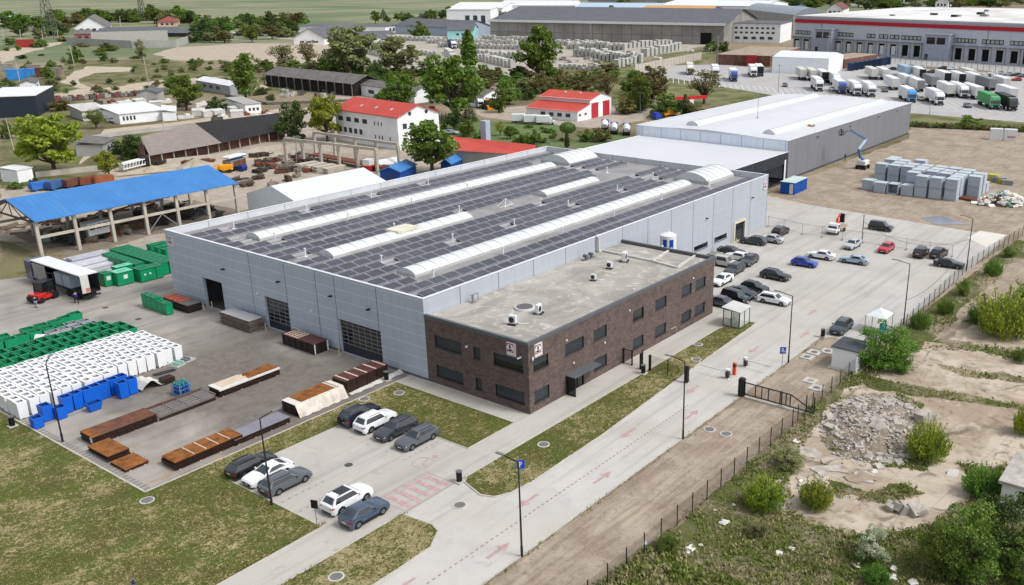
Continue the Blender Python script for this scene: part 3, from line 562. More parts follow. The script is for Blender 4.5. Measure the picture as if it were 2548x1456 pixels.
ac(*at2(2,2,150,310),math.radians(-75),1.0,'white air conditioner nearest the front corner of the office roof'); ac(*at2(2,2,400,205),math.radians(15),1.05,'white air conditioner beside the round rooflight'); ac(*at2(2,1,1230,1115),math.radians(20),1.25,'largest white air conditioner, under the long roof pipe'); ac(*at2(2,1,1085,1185),math.radians(-75),.85,'small white air conditioner between pipe elbow and largest unit'); ac(*at2(2,1,930,1300),math.radians(-75),.75,'smallest white air conditioner in the middle of the office roof')
x,y = at2(2,2,265,155); m=MB(); m.cyl((x,y,OH-.45),(x,y,OH-.2),1.15,24); o=single(m,'rooflight',M_WHITE,'round grey rooflight with white curb on the office roof','rooflight'); m=MB(); m.cyl((x,y,OH-.2),(x,y,OH-.16),1.0,24); m.build('dome',simple('dome_grey','6e6a68',.4),o)
x,y = at2(2,1,880,1090); m=MB(); m.box(x-1.3,x+1.3,y-.25,y+.25,OH-.45,OH-.33)
for s in (-.6,.6): m.cyl((x+s,y,OH-.33),(x+s,y,OH+.1),.1,8); m.cyl((x+s,y-.3,OH+.1),(x+s,y+.3,OH+.1),.24,10)
single(m,'roof_fan',[simple('fan_grey','77777a',.5)],'pair of small roof fans near the hall wall','fan')
x,y = at2(1,2,2170,95); m=MB(); m.box(x-.4,x+.4,y-.3,y+.3,OH-.45,OH-.38).cyl((x,y,OH-.4),(x,y,OH+.5),.14,8).bar((x-.4,y,OH+.5),(x+.9,y,OH+.5),.09).bar((x+.9,y,OH+.5),(x+.9,y,OH-.45),.07)
single(m,'vent_stack',M_STEEL,'thin metal vent stack on the office roof by the hall corner','vent')
m = MB(); z=OH-.3; A=[at2(2,1,960,870),at2(2,1,985,1000),at2(2,1,1050,1035),at2(2,1,1740,1180),at2(2,1,1725,1190)]
pa=(ony(*V(2,1,965,880),-.1).x,-.12); J=at2(2,1,1500,1120); K=at2(2,1,1690,1000); Q=at2(2,1,1740,1185); Rr=at2(2,1,1940,1050)
for a,b in (((pa[0],-.35,9.9),(pa[0],-.35,z+.1)),((pa[0],-.35,z),(*at2(2,1,1010,1018),z)),((*at2(2,1,1010,1018),z),(*J,z)),((*J,z),(*Q,z)),((*J,z),(*K,z)),((*Q,z),(*Rr,z)),((pa[0],-.35,9.9),(pa[0],.1,10.15))): m.bar(a,b,.26)
single(m,'roof_pipe',simple('pipe_insulation','d9d8d3',.5),'long insulated white pipe branching across the office roof','pipe')
# ---------------------------------------------------------------- new warehouse + link
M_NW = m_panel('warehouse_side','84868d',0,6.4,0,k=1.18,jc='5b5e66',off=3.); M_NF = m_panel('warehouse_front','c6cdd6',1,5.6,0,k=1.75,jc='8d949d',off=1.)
M_ROOFW = simple('white_roof','dcdee1',.6,var=.05,sc=.06,k=1.0)
nx,ny,nl,nw,nh = 126.35,15.4,84.3,41.5,9.3
wh = thing('steel_warehouse','new pale grey warehouse with wide white roof beside the building site','warehouse',(nx,ny,0))
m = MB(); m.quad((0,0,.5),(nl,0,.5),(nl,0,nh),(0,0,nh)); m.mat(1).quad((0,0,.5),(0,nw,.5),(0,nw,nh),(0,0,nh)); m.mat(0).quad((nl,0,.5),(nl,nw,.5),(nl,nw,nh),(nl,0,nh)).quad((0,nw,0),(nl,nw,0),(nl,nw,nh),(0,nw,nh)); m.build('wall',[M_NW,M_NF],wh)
m = MB(); m.box(-.02,nl+.02,-.02,nw+.02,-.5,.5); m.build('plinth',simple('dark_plinth','55575c',.8,k=1.2),wh)
m = MB(); m.add([(.15,.15,nh-.15),(nl-.15,.15,nh-.15),(nl-.15,nw-.15,nh-.15),(.15,nw-.15,nh-.15),(.15,nw/2,nh+.55),(nl-.15,nw/2,nh+.55)],[(0,1,5,4),(4,5,2,3),(0,4,3),(1,2,5)]); m.build('roof',M_ROOFW,wh)
m = MB()
for a,b,c,d in ((-.05,.2,-.05,nw+.05),(nl-.2,nl+.05,-.05,nw+.05),(.2,nl-.2,-.05,.2),(.2,nl-.2,nw-.2,nw+.05)): m.box(a,b,c,d,nh-.1,nh+.05)
m.build('roof_edge',M_TRIM,wh)
for y0,y1,x0 in ((6.0,9.0,5.5),(26.8,30.2,5.5)):
    m = MB(); n=8; z0=nh-.15+.7*min(y0,nw-y1)/(nw/2); pr=[(y0+(y1-y0)*i/n, z0+.35+.75*math.sin(math.pi*i/n)) for i in range(n+1)]
    for i in range(n): m.quad((x0,*pr[i]),(79,*pr[i]),(79,*pr[i+1]),(x0,*pr[i+1]))
    m.quad(*[(x0,*p) for p in pr]); m.quad(*[(79,*p) for p in pr[::-1]]); m.box(x0,79,y0,y1,z0-.2,z0+.35); sk=m.build('skylight',M_SKY,wh,40)
    for j in range(36):
        x=x0+(79-x0)*j/35; m=MB()
        for i in range(n): m.bar((x,pr[i][0],pr[i][1]+.02),(x,pr[i+1][0],pr[i+1][1]+.02),.08,.04)
        m.build('rib',M_RIB,sk)
m = MB(); m.bar((25,20.5,nh),(25,20.5,nh+6.5),.09); m.cyl((25,20.5,nh+.2),(25,20.5,nh+.9),.9,8,.1); m.build('lightning_rod',M_STEEL,wh)
for x,z in ((16.5,8.0),(37,8.1),(57,8.2),(72,8.2)): m=MB(); m.box(x-.25,x+.25,-.35,-.003,z-.06,z+.08); m.build('wall_lamp',M_BLACK,wh)
m = MB(); m.box(-.5,.5,-.8,.8,0,.25); m.mat(1).box(-.3,.3,-.9,-.5,.25,.6).mat(2).box(-.4,.3,.0,.8,.25,.5)
p = G(3,0,490,1222,9.35); single(m,'material_pallet',[simple('pallet_wood','c2a070',.8),simple('teal_plastic','8fbcae',.5),simple('amber_plastic','d8b060',.5)],'small pallet of coloured packs on the new warehouse roof','pallet',(p.x,p.y,nh-.02))
lk = thing('link_hall','low link building with white roof and dark fascia joining the two halls','building',(85.8,0,0))
lx = nx-85.8; ly0, ly1, lh = 15.0, 55.5, 6.85
m = MB(); wall_holes(m,(0,ly0,0),(1,0,0),(0,-1,0),lx-.02,lh,[(27.5,39.2,.02,4.3)],.6); m.quad((0,ly1,0),(lx-.02,ly1,0),(lx-.02,ly1,lh),(0,ly1,lh)); m.build('wall',m_panel('navy_panel','2b323c',0,0,0,k=1.4),lk)
m = MB(); m.box(.02,lx-.03,ly0+.01,ly1,lh-.35,lh-.02); m.mat(1)
for a,b,c,d in ((0,lx-.03,ly0-.05,ly0+.25),(0,lx-.03,ly1-.25,ly1+.05)): m.box(a,b,c,d,lh-.02,lh+.06)
m.build('roof',[M_ROOFW,M_TRIM],lk)
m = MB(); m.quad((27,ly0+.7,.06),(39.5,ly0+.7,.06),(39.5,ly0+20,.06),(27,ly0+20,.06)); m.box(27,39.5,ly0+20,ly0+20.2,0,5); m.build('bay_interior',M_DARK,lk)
m = MB(); m.box(38.6,39.4,ly0-.06,ly0-.003,.02,5.2); m.build('door_frame',M_WHITE,lk)
# blue container by the link door
def container(name,label,cat,x0,y0,l,w,h,rz,col,top,door):
    t_ = thing(name,label,cat,(x0,y0,.03),rz)
    m = MB(); m.box(0,l,0,w,0,h)
    for i in range(int(l/.35)): m.box(.15+i*.35,.3+i*.35,-.03,-.003,.15,h-.15)
    m.build('body',col,t_); m=MB(); m.box(-.05,l+.05,-.05,w+.05,h,h+.12); m.build('roof',top,t_)
    if door: m=MB(); m.box(-.05,-.005,.25,1.05,.1,h-.25); m.build('door',M_WHITE,t_)
    return t_
p = gp(1975,486); container('site_container','bright blue site container with pale top and white door','container',p.x,p.y,7.2,3.2,2.55,math.radians(2),simple('container_blue','1f58a5',.45,k=1.3,var=.1),simple('pale_tarp','cfe2dc',.6,var=.15),True)
# storage tank by the side wall
p = ony(*V(2,1,1670,990),-4.2); tk = thing('gas_tank','white round storage tank with blue panels behind the brick office','tank',(45.6,-3.7,.05))
m = MB(); m.cyl((0,0,.9),(0,0,8.0),1.25,24); m.cyl((0,0,8.0),(0,0,8.3),1.25,24,.6); m.build('vessel',M_WHITE,tk,35)
m = MB(); n=24
for a0,a1 in ((176,204),(222,252)):
    for k in range(8):
        a,b=[math.radians(a0+(a1-a0)*(k+d)/8) for d in (0,1)]; m.quad(*[(1.265*math.cos(t_),1.265*math.sin(t_),z) for t_,z in ((a,3.0),(b,3.0),(b,7.5),(a,7.5))])
m.build('blue_panel',simple('tank_blue','1d4fae',.45,k=1.2,var=.15),tk); m=MB()
for a in range(3): c,s_=math.cos(a*2.1+.4),math.sin(a*2.1+.4); m.bar((1.2*c,1.2*s_,0),(1.2*c,1.2*s_,1),.18)
m.build('leg',M_STEEL,tk); m=MB(); m.cyl((.3,.2,8.2),(.3,.2,8.7),.1,8).bar((-1.9,0,6.6),(-1.4,0,6.6),.2); m.build('valve',M_WHITE,tk)
m = MB()
for i in range(4): m.box(53.2+i*.55,53.6+i*.55,-2.4,-1.9,.05,2.3+.3*(i%2))
for z in (.6,1.3,2.): m.bar((53,-1.6,z),(56,-1.6,z),.08); m.bar((53,-2.7,z),(56,-2.7,z),.08)
single(m,'cylinder_rack',simple('rack_grey','6c7276',.5,k=1.2),'grey rack of gas bottles beside the storage tank','rack')
m = MB(); m.box(0,3.6,0,2.0,0,1.5); m.mat(1).box(.6,2.6,.3,1.6,1.5,1.75).mat(2).box(2.5,3.4,-.04,-.003,.3,1.4).mat(3).box(.3,2.2,-.04,-.003,.6,1.4)
single(m,'waste_skip',[simple('skip_grey','9da3a0',.6),simple('skip_load','8b8f88',.8),simple('skip_green','9fb59d',.6),simple('skip_blue','2b66a8',.5,k=1.2)],'pale skip with blue and green panels beside the side wall','skip',(58.2,-4.6,.05),math.radians(4))
# ---------------------------------------------------------------- logistics warehouse with red band
a, b = gp(1977,125), gp(2460,158); d = (b-a).normalized(); a = a-d*.5; ll = 560.; ang = math.atan2(d.y,d.x); HT = 21.5
lw = thing('logistics_warehouse','vast pale grey warehouse with red band and dock doors','warehouse',(a.x,a.y,0),ang)
# local: x along facade towards the right, +y away from the camera
def loc(x,y): 
    r=ray(x,y); A=Vector((a.x,a.y)); n=Vector((-d.y,d.x)); t=(A-CAM.xy).dot(n)/r.xy.dot(n); P=CAM+r*t; return (P.xy-A).dot(d.xy),P.z
m = MB(); m.box(0,ll,0,260,0,HT-1.2); m.build('wall',m_panel('logistics_panel','a7abb3',0,24,0,k=1.95,jc='9296a0'),lw)
def band(x0,x1,h): return h
m = MB(); m.box(-.6,ll,-.6,260,HT-1.2,HT); m.build('parapet',simple('logistics_trim','b3b6bd',.5,k=1.2,var=.04),lw)
m = MB(); m.box(-.4,ll,-.5,-.01,HT-4.1,HT-2.0); m.build('red_band',simple('band_red','b01f35',.5,k=1.45,var=.05),lw)
t = NT('logistics_roof'); cc=t.mix(t.ramp(t.noise(1.,4,.6,.4,vec=t.scale(t.pos(),(.012,.05,1),.7)),.45,.62,0,.8),alb('efeeec'),alb('cfccc6')); M_LR=t.done(t.mix(t.ramp(t.noise(.03,4),.5,.65,0,.5),cc,alb('dedcd6')),.7)
m = MB(); m.add([(1,1,HT+.1),(ll-1,1,HT+.1),(ll-1,259,HT+.1),(1,259,HT+.1),(1,130,HT+3),(ll-1,130,HT+3)],[(0,1,5,4),(4,5,2,3),(0,4,3),(1,2,5)]); m.build('roof',M_LR,lw)
m = MB(); m.add([(1,1,HT+.12)],[]); 
for i in range(26):
    x,y=ru(30,360),ru(25,120); z=HT+.1+2.9*y/130
    mm=MB(); mm.box(x,x+ru(2,5),y,y+ru(1.5,3),z,z+ru(.8,1.6)); mm.build('roof_unit',simple('unit_grey','a6a4a0',.7) if i%3 else M_BLACK,lw)
def dk(x,y): return loc(*V(3,0,x,y))
for X,op in ((355,0),(445,0),(752,0),(852,0),(957,0),(1062,0),(1170,0),(1280,0),(1395,1),(1508,1),(1905,1),(2035,1),(2165,1),(2300,1),(2440,1),(2560,1),(2690,1),(2820,1)):
    yb = 440+.118*(X-355); x,_=dk(X,yb); w=4.1
    m = MB(); m.box(x-w/2,x+w/2,-.25,-.01,1.0,7.2); dd=m.build('dock_door',M_DARK,lw)
    if not op: m=MB(); m.box(x-w/2+.7,x+w/2-.7,-.4,-.26,1.1,6.2); m.build('shutter',M_WHITE,dd)
    m = MB(); m.box(x-w/2-.9,x-w/2,-1.,-.01,0,7.4).box(x+w/2,x+w/2+.9,-1.,-.01,0,7.4).box(x-w/2-.9,x+w/2+.9,-1.4,-.01,7.4,8.4); m.build('dock_shelter',simple('shelter_white','c9ccd0',.6),dd); m=MB(); m.box(x-w/2-1.2,x+w/2+1.2,-2.6,-.01,8.5,8.75); m.build('dock_canopy',simple('canopy_slate','8a8f98',.5),dd)
for x0,x1 in ((340,482),(730,900),(1032,1115),(1152,1240),(1258,1348),(1368,1562),(1882,2098),(2158,2368),(2430,2600)):
    (A,_),(B,_)=dk(x0,290),dk(x1,300); m=MB(); m.box(A,B,-.2,-.01,10.2,12.6); w_=m.build('window',M_GLASS,lw); m=MB(); n=max(2,int((B-A)/2.2))
    for i in range(n): m.box(A+(B-A)*(i+.15)/n,A+(B-A)*(i+.85)/n,-.26,-.205,10.6,12.2)
    m.build('pane',simple('hazy_pane','b9bfbf',.3),w_)
for x0,x1 in ((585,740),(1655,1880)):
    (A,_),(B,_)=dk(x0,300),dk(x1,330); m=MB(); m.box(A,B,-6,-.01,0,14.2); tw=m.build('stair_tower',simple('tower_grey','9aa0ac',.6,k=1.4),lw); m=MB(); m.box(A+1,A+(B-A)*.42,-6.1,-6.005,9,12.6).box(A+(B-A)*.5,A+(B-A)*.85,-6.1,-6.005,9,12.6).box(A+.6,A+2.6,-6.1,-6.005,.1,3.4); m.build('pane',M_GLASS,tw); m=MB(); m.box(A-.4,B+.4,-6.4,-.01,14.2,14.7); m.build('tower_roof',simple('logistics_trim','b3b6bd'),tw)
# ---------------------------------------------------------------- grey boxes (kiosks) stacked on the building site
M_BOXG = simple('kiosk_grey','a9b0ba',.5,k=1.4,var=.06); M_BOXT = simple('kiosk_top','c9d2d6',.5,var=.1)
def kiosk_meshes(kind):
    m = MB(); w,dp,h = 2.5,2.2,2.25
    if kind=='open':
        m.box(-1.3,1.3,-w/2,-w/2+.18,0,h).box(-1.3,1.3,w/2-.18,w/2,0,h).box(1.15,1.3,-w/2,w/2,0,h).box(-1.3,1.3,-w/2,w/2,0,.2)
    else:
        m.box(-1.15,1.15,-w/2,w/2,.12,h-.1); m.box(-1.05,1.05,-w/2+.1,w/2-.1,0,.12)
        if kind=='door':
            for y in (-.75,0.05): m.box(-1.2,-1.152,y,y+.55,.35,h-.8)
        else: m.box(-1.2,-1.152,-w/2+.12,w/2-.12,h*.5,h*.55)
    r = thing('grey_kiosk','x','kiosk'); m.build('body',M_BOXG,r); m=MB(); m.box(-1.25,1.25,-w/2-.03,w/2+.03,h-.1,h); m.build('lid',M_BOXT,r); return r
kp = {k:kiosk_meshes(k) for k in ('door','plain','open')}
GK = 'grey sheet metal kiosks stacked on the building site'
first = {k:True for k in kp}
def kiosk(k,x,y,z,lab,rz=0):
    if first[k]: first[k]=False; o=kp[k]; o.location=(x,y,z); o.rotation_euler=(0,0,rz); o['label']=lab; o['group']=GK; return
    dup(kp[k],(x,y,z),rz,lab,GK)
fr = [gp(2157,474),gp(2180,480),gp(2215,483.5),gp(2252,488),gp(2290,492),gp(2332,494)]
kiosk('door',fr[0].x+1.2,fr[0].y,.03,'leftmost single grey kiosk with a pale lid'); kiosk('door',fr[1].x+1.2,fr[1].y-.6,.03,'low grey kiosk left of the open one'); kiosk('open',fr[2].x+1.2,fr[2].y-.4,.03,'grey kiosk with its front open')
kiosk('plain',fr[3].x+1.2,fr[3].y-.2,.03,'low single grey kiosk right of the open one')
for r in range(5):
    for c in range(8):
        x = 127.9+1.2+r*3.0+(0 if c>2 else 5.5)+ru(-.35,.35); y = -15.2-(c-4)*3.05+ru(-.12,.12)
        if c<3 and r<1: continue
        if c==3 and r==0: continue
        if c>6 and r in (0,1): continue
        if r>4 and c<3: continue
        for lv in ((0,1) if (r==0 or rnd()<.75) else (0,)):
            kiosk('plain' if (r+c+lv)%3 else 'door',x,y,.03+lv*2.27,'grey kiosk in the stacked rows, '+('upper' if lv else 'lower')+' layer')
for c in range(14):
    x,y=G(3,1,1950+c*34,255+c*9).xy; m=MB(); m.box(-.9,.9,-1.2,1.2,0,1.0+.5*rnd()); 
    if c>=9: single(m,'yellow_crate',simple('crate_yellow','c9c45a',.6,var=.2) if c%3==0 else simple('crate_grey','a1a29f',.6,var=.2),'small %s crate among scrap behind the kiosks'%('yellow' if c%3==0 else 'grey'),'crate',(x,y,.03),ru(-.2,.2),'loose crates behind the kiosks')
# white sack heap
m = MB(); hp=G(3,1,2350,560); bm=bmesh.new()
for i in range(170):
    r_=ru(0,1)**.6; a_=ru(0,6.28); x,y=r_*6.2*math.cos(a_),r_*3.4*math.sin(a_); z=max(0,(1-r_)*2.6)+.1
    s=ru(.35,.9); Mx=Matrix.Rotation(ru(0,6),3,'Z')@Matrix.Rotation(ru(-.7,.7),3,'X'); m.ci=0 if rnd()<.82 else (1 if rnd()<.6 else 2); m.ob((x,y,z),(s*1.5,s,s*.55),M=Mx)
o = single(m,'rubbish_heap',[simple('sack_white','efece4',.8,var=.12,sc=2),simple('cardboard','a8785a',.8),simple('bag_teal','7fa7a5',.6)],'big heap of white rubbish sacks beside the grey kiosks','rubbish',(hp.x,hp.y,.05),-.9)
o['kind']='stuff'
m = MB(); p0,p1=G(3,1,1830,485),G(3,1,2130,545); m.bar((p0.x,p0.y,.25),(p1.x,p1.y,.25),2.2,.5); single(m,'rust_beam',simple('rust_dark','6f4432',.8,k=1.3,var=.25),'long rusty steel beam lying in front of the kiosks','beam')
for i,(x0,y0,x1,y1) in enumerate(((1560,490,1650,485),(1680,500,1790,510))): 
    p0,p1=G(3,1,x0,y0),G(3,1,x1,y1); m=MB(); m.bar((p0.x,p0.y,.2),(p1.x,p1.y,.2),1.0,.35); single(m,'wrapped_bundle',M_WHITE,('left' if i==0 else 'right')+' white wrapped bundle on the ground before the kiosks','bundle')
p=G(3,0,2340,1350); st=thing('brick_pallet','stack of white blocks on pallets at the far edge of the site','blocks',(p.x,p.y,.03),.3)
m=MB()
for i in range(2): m.box(-2.2,-.1,-3.6+i*3.8,-.1+i*3.8,0,3.2)
m.build('block_pack',M_WHITE,st); m=MB(); m.box(-2.25,-2.22,-3.2,-1,.8,1.4); m.build('red_label',simple('pink_label','d8a0a8',.6),st)
# ---------------------------------------------------------------- rusty plate stacks and yard goods
M_RUST = simple('rust','94602f',.75,k=1.0,var=.5,sc=1.1); M_RUSTB = simple('rust_brown','75503d',.75,k=1.05,var=.4,sc=.9); M_DBRN = simple('dark_brown_steel','36251f',.6,k=1.15,var=.35,sc=.8)
M_TARP = simple('white_tarp','e6e3dc',.7,var=.1,sc=.7); M_PLANK = simple('pale_plank','e3d2be',.8,var=.1); M_PURP = simple('purple_grey_sheet','8f8d97',.5,k=1.1,var=.15,sc=.6); M_MAROON = simple('maroon_steel','5d3b3a',.6,k=1.3,var=.2,sc=.6)
YZ=.045
def stack(name,label,x0,x1,y0,y1,h,top,side,layers=5,jit=.06,group='piles of steel plate in the yard'):
    t_ = thing(name,label,'steel stack',((x0+x1)/2,(y0+y1)/2,YZ),0,group); X,Y=(x1-x0)/2,(y1-y0)/2
    m = MB(); z=.08
    for i in range(layers):
        dz=(h-.08)/layers; a,b=ru(-jit,jit),ru(-jit,jit); m.box(-X+a,X+a*.5,-Y+b,Y+b,z,z+dz*.86); z+=dz
    m.build('plate_pile',side,t_); m=MB(); m.box(-X-.02,X+.02,-Y-.02,Y+.02,h,h+.04); m.build('top_plate',top,t_)
    m=MB(); n=max(2,int(X*2/1.6))
    for i in range(n): x=-X+.4+(2*X-.8)*i/(n-1); m.box(x-.06,x+.06,-Y-.03,Y+.03,0,.078)
    m.build('bearer',M_PLANK,t_); return t_,X,Y
t_,X,Y=stack('plate_stack','long pile of brown plates with rusty end at the left of the yard',-30.4,-23.8,15.4,17.85,.9,M_RUSTB,M_DBRN); m=MB()
for i in range(7): m.box(-X+.5+i*.95,-X+.58+i*.95,-Y-.09,-Y-.07,.1,.85)
m.build('side_rib',M_DBRN,t_); m=MB(); m.box(-X-.03,-X+.9,-Y-.03,Y+.03,.945,.96); m.build('rusty_end',M_RUST,t_); m=MB(); m.box(-X-.05,-X-.03,-Y+.1,-Y+.5,.3,.9); m.build('white_strap',M_WHITE,t_)
t_ = thing('frame_stack','pile of grey steel frames between two plate piles','steel stack',(-20.5,16.6,YZ),0,'piles of steel plate in the yard'); m=MB()
for k in range(4):
    for j in range(5): m.bar((-3.3,-1.15+j*.55+.05*k,.15+k*.15),(3.3,-1.15+j*.55+.05*k,.15+k*.15),.1)
    for i in range(5): m.bar((-3.3+i*1.6+.1*k,-1.2,.22+k*.15),(-3.3+i*1.6+.1*k,1.2,.22+k*.15),.08)
m.build('frame',simple('bar_grey','8b8683',.5,k=1.2),t_); m=MB(); m.box(-3.1,3.3,-1.3,1.3,.02,.3); m.build('base',M_DBRN,t_); m=MB(); m.bar((-3.3,1.1,.8),(3.2,1.15,.8),.2,.1); m.build('rust_angle',M_RUSTB,t_)
t_,X,Y=stack('plate_stack','plate pile half white planks and half rust sheet',-16.6,-8.9,15.4,17.5,.85,M_RUST,M_DBRN); m=MB(); m.box(-X-.03,-.1,-Y-.05,Y+.03,.9,.96)
m.box(-X-.03,X+.03,-Y-.12,-Y+.15,.78,.95); m.build('white_sheet',M_TARP,t_); m=MB()
for i in range(7): m.box(-X+.6,-.2+.12*(i%3),-Y+.35+i*.25,-Y+.47+i*.25,.965,1.03)
m.build('plank',M_PLANK,t_)
stack('plate_stack','low square pile of rust orange plates at the yard edge',-31.3,-29.2,10.9,14.7,.62,M_RUST,M_DBRN,4,.14); stack('plate_stack','lowest rust orange plate pile nearest the lawn corner',-31.35,-29.1,7.65,10.4,.26,M_RUST,M_DBRN,2,.1)
t_,X,Y=stack('plate_stack','long orange rust plate pile with pale spacers along the kerb',-28.5,-21.4,4.0,6.35,.9,M_RUST,M_DBRN,7,.1); m=MB()
for i in range(4): m.box(-1.6+i*1.25,-1.5+i*1.25,-Y+.1,Y-.2,.945,1.02)
m.build('spacer',M_PLANK,t_); m=MB(); m.box(-X+.1,-X+1.5,-Y+.1,Y-.4,.945,.99); m.build('cut_plate',M_RUST,t_)
stack('plate_stack','long low pile topped with shiny purple grey sheets',-22.3,-15.9,3.95,5.95,.62,M_PURP,M_DBRN,4,.05)
t_,X,Y=stack('plate_stack','rusty pile half wrapped in dirty white tarpaulin',-14.7,-8.4,4.6,6.85,1.3,M_TARP,M_DBRN,5,.03); m=MB()
n=16
for i in range(n):
    x0,x1=-X-.02+(2*X)*i/n,-X-.02+(2*X)*(i+1)/n; w0,w1=.12*math.sin(i*1.9),.12*math.sin((i+1)*1.9)
    m.quad((x0,-Y-.75+w0,.03),(x1,-Y-.75+w1,.03),(x1,-Y-.04,1.35),(x0,-Y-.04,1.35))
m.quad((X+.02,-Y-.04,1.35),(X+.02,Y,1.35),(X+.4,Y,.03),(X+.45,-Y-.5,.03)); m.build('tarpaulin',simple('dirty_tarp','dcd5c9',.7,var=.22,sc=1.2),t_); m=MB(); m.box(-X+.9,X-1.2,-Y+.1,Y-.1,1.36,1.46); m.build('rusty_sheet',M_RUST,t_)
m=MB(); m.box(X-1.1,X-.95,-Y,Y,1.36,1.46).box(X-.7,X-.55,-Y,Y,1.36,1.46); m.build('plank',M_PLANK,t_)
t_ = thing('brown_crate','tall dark brown steel crate with pale strips beside the bin','steel stack',(-4.9,5.85,YZ),0,'piles of steel plate in the yard'); m=MB(); m.box(-3.05,3.05,-1.1,1.1,.1,1.5)
for i in range(5): m.box(-2.9+i*1.42,-2.8+i*1.42,-1.16,-1.103,.1,1.5)
m.build('body',M_DBRN,t_); m=MB(); m.box(-3.1,3.1,-1.15,1.15,1.5,1.55); m.build('lid',M_MAROON,t_); m=MB()
for i in range(5): m.box(-2.7+i*1.32,-2.52+i*1.32,-1.1,1.15,1.551,1.6)
m.build('pale_strip',M_PLANK,t_)
t_ = thing('brown_crate','dark crate with pale wooden lattice on its lid between two doors','steel stack',(-1.7,20.2,YZ),0,'piles of steel plate in the yard'); m=MB(); m.box(-1.0,1.0,-3.2,3.2,.1,1.4)
for i in range(6): m.box(-1.06,-1.003,-3.0+i*1.18,-2.9+i*1.18,.1,1.4)
m.build('body',simple('black_brown','2a2220',.6,k=1.4),t_); m=MB(); m.box(-1.05,1.05,-3.25,3.25,1.4,1.45); m.build('lid',M_MAROON,t_); m=MB()
for i in range(5): m.box(-.9+i*.42,-.8+i*.42,.1,2.7,1.47,1.54)
for j in range(5): m.box(-.95,.9,.15+j*.62,.25+j*.62,1.451,1.52)
m.build('lattice',M_PLANK,t_); m=MB(); m.box(-1.03,-.9,-3.28,-3.2,.1,1.4).box(.85,1.02,-3.28,-3.2,.1,1.4); m.build('white_marking',M_WHITE,t_)
stack('sheet_stack','tall weathered grey pile of sheets against the hall wall',-2.75,-.75,30.2,36.7,1.6,simple('grey_sheet','bdbdbd',.5,var=.1),simple('weathered_board','6d645c',.8,k=1.4,var=.3,sc=1.5),9,.12)
t_ = thing('black_crate','low black crate with bright orange frames on top','steel stack',(-2.2,46.8,YZ),0,'piles of steel plate in the yard'); m=MB(); m.box(-1.05,1.0,-3.1,3.1,.1,1.15); m.build('body',simple('black_brown','2a2220'),t_); m=MB(); m.box(-1.1,1.05,-3.15,3.15,1.15,1.2); m.build('lid',simple('grey_lid','75716d',.6),t_); m=MB()
for i in range(4): m.box(-.9,.8,-.6+i*1.1,-.35+i*1.1,1.21,1.3)
m.box(-.95,-.75,-1.0,3.0,1.21,1.3); m.build('orange_frame',simple('orange_red','e0583a',.5,k=1.1),t_)
m=MB(); pts=[]
for i in range(14): x=-7.7+i*.55; m.quad((x,4.55-.5+.12*math.sin(i*2.3),.06),(x+.55,4.55-.5+.12*math.sin((i+1)*2.3),.06),(x+.55,4.75,.06+.02*i*(1+.3*math.sin(i))),(x,4.75,.06+.02*i))
single(m,'loose_tarp',M_TARP,'crumpled white sheet trailing beside the tall brown crate','tarpaulin')
# ---------------------------------------------------------------- bins
M_BW=simple('bin_white','f1f2f2',.45,var=.04,sc=1.5,k=1.12); M_BG=simple('bin_green','12855a',.42,k=1.6,var=.12,sc=.8); M_BB=simple('bin_blue','1565c8',.4,k=1.3,var=.08,sc=1.); M_BGI=simple('bin_inner_green','0f6b47',.6,k=1.4); M_BWI=simple('bin_inner_grey','c3c3c3',.6); M_BBI=simple('bin_inner_blue','0f4a96',.6)
def openbin(name,w,d,h,mo,mi,lip=.1,taper=.05,base=True):
    """open topped container: tapered shell with rim, inner well, pallet feet"""
    r=thing(name,'x','container'); m=MB(); W,D=w/2,d/2; wb,db=W-taper,D-taper
    o=[(-W,-D),(W,-D),(W,D),(-W,D)]; i_=[(-W+lip,-D+lip),(W-lip,-D+lip),(W-lip,D-lip),(-W+lip,D-lip)]; b=[(-wb,-db),(wb,-db),(wb,db),(-wb,db)]
    vs=[(*p,.1) for p in b]+[(*p,h) for p in o]+[(*p,h) for p in i_]
    m.add(vs,[(k,(k+1)%4,4+(k+1)%4,4+k) for k in range(4)]+[(4+k,4+(k+1)%4,8+(k+1)%4,8+k) for k in range(4)]+[(3,2,1,0)]); m.build('shell',mo,r)
    m=MB(); m.add([(*p,h-.001) for p in i_]+[(p[0]*.9,p[1]*.9,h*.45) for p in i_],[(k,4+k,4+(k+1)%4,(k+1)%4) for k in range(4)]+[(4,5,6,7)]); m.build('well',mi,r)
    m=MB()
    for sx in (-1,1):
        for sy in (-1,1): m.box(sx*(wb-.12)-.08,sx*(wb-.12)+.08,sy*(db-.12)-.08,sy*(db-.12)+.08,0,.1)
    m.build('foot',mo,r); return r
def use(proto,st,loc,rz,lab,grp,scale=None):
    if st['n']==0: st['n']=1; proto.location=loc; proto.rotation_euler=(0,0,rz); proto['label']=lab; proto['group']=grp; proto.scale=scale or (1,1,1); return proto
    st['n']+=1; return dup(proto,loc,rz,lab,grp,scale)
wb=openbin('white_bin',1.0,1.12,1.9,M_BW,M_BWI,.2); sw={'n':0}
for i in range(17):
    for j in range(9):
        if (i*7+j*5)%31==4 and j>6: continue
        x=-31.4+i*1.13+ru(-.09,.09); y=28.1+j*1.3+ru(-.11,.11)
        if i>=9 and j==0: continue
        if i>=16 and (j<1 or j>7): continue
        if i>=13 and j<1: continue
        if i==0 and j==8: continue
        use(wb,sw,(x,y,YZ),ru(-.06,.06),'tall white open bin with square mouth in the white block','tall white open bins standing in rows in the yard')
gb=openbin('green_bin',1.08,1.9,1.85,M_BG,M_BGI,.09); sg={'n':0}
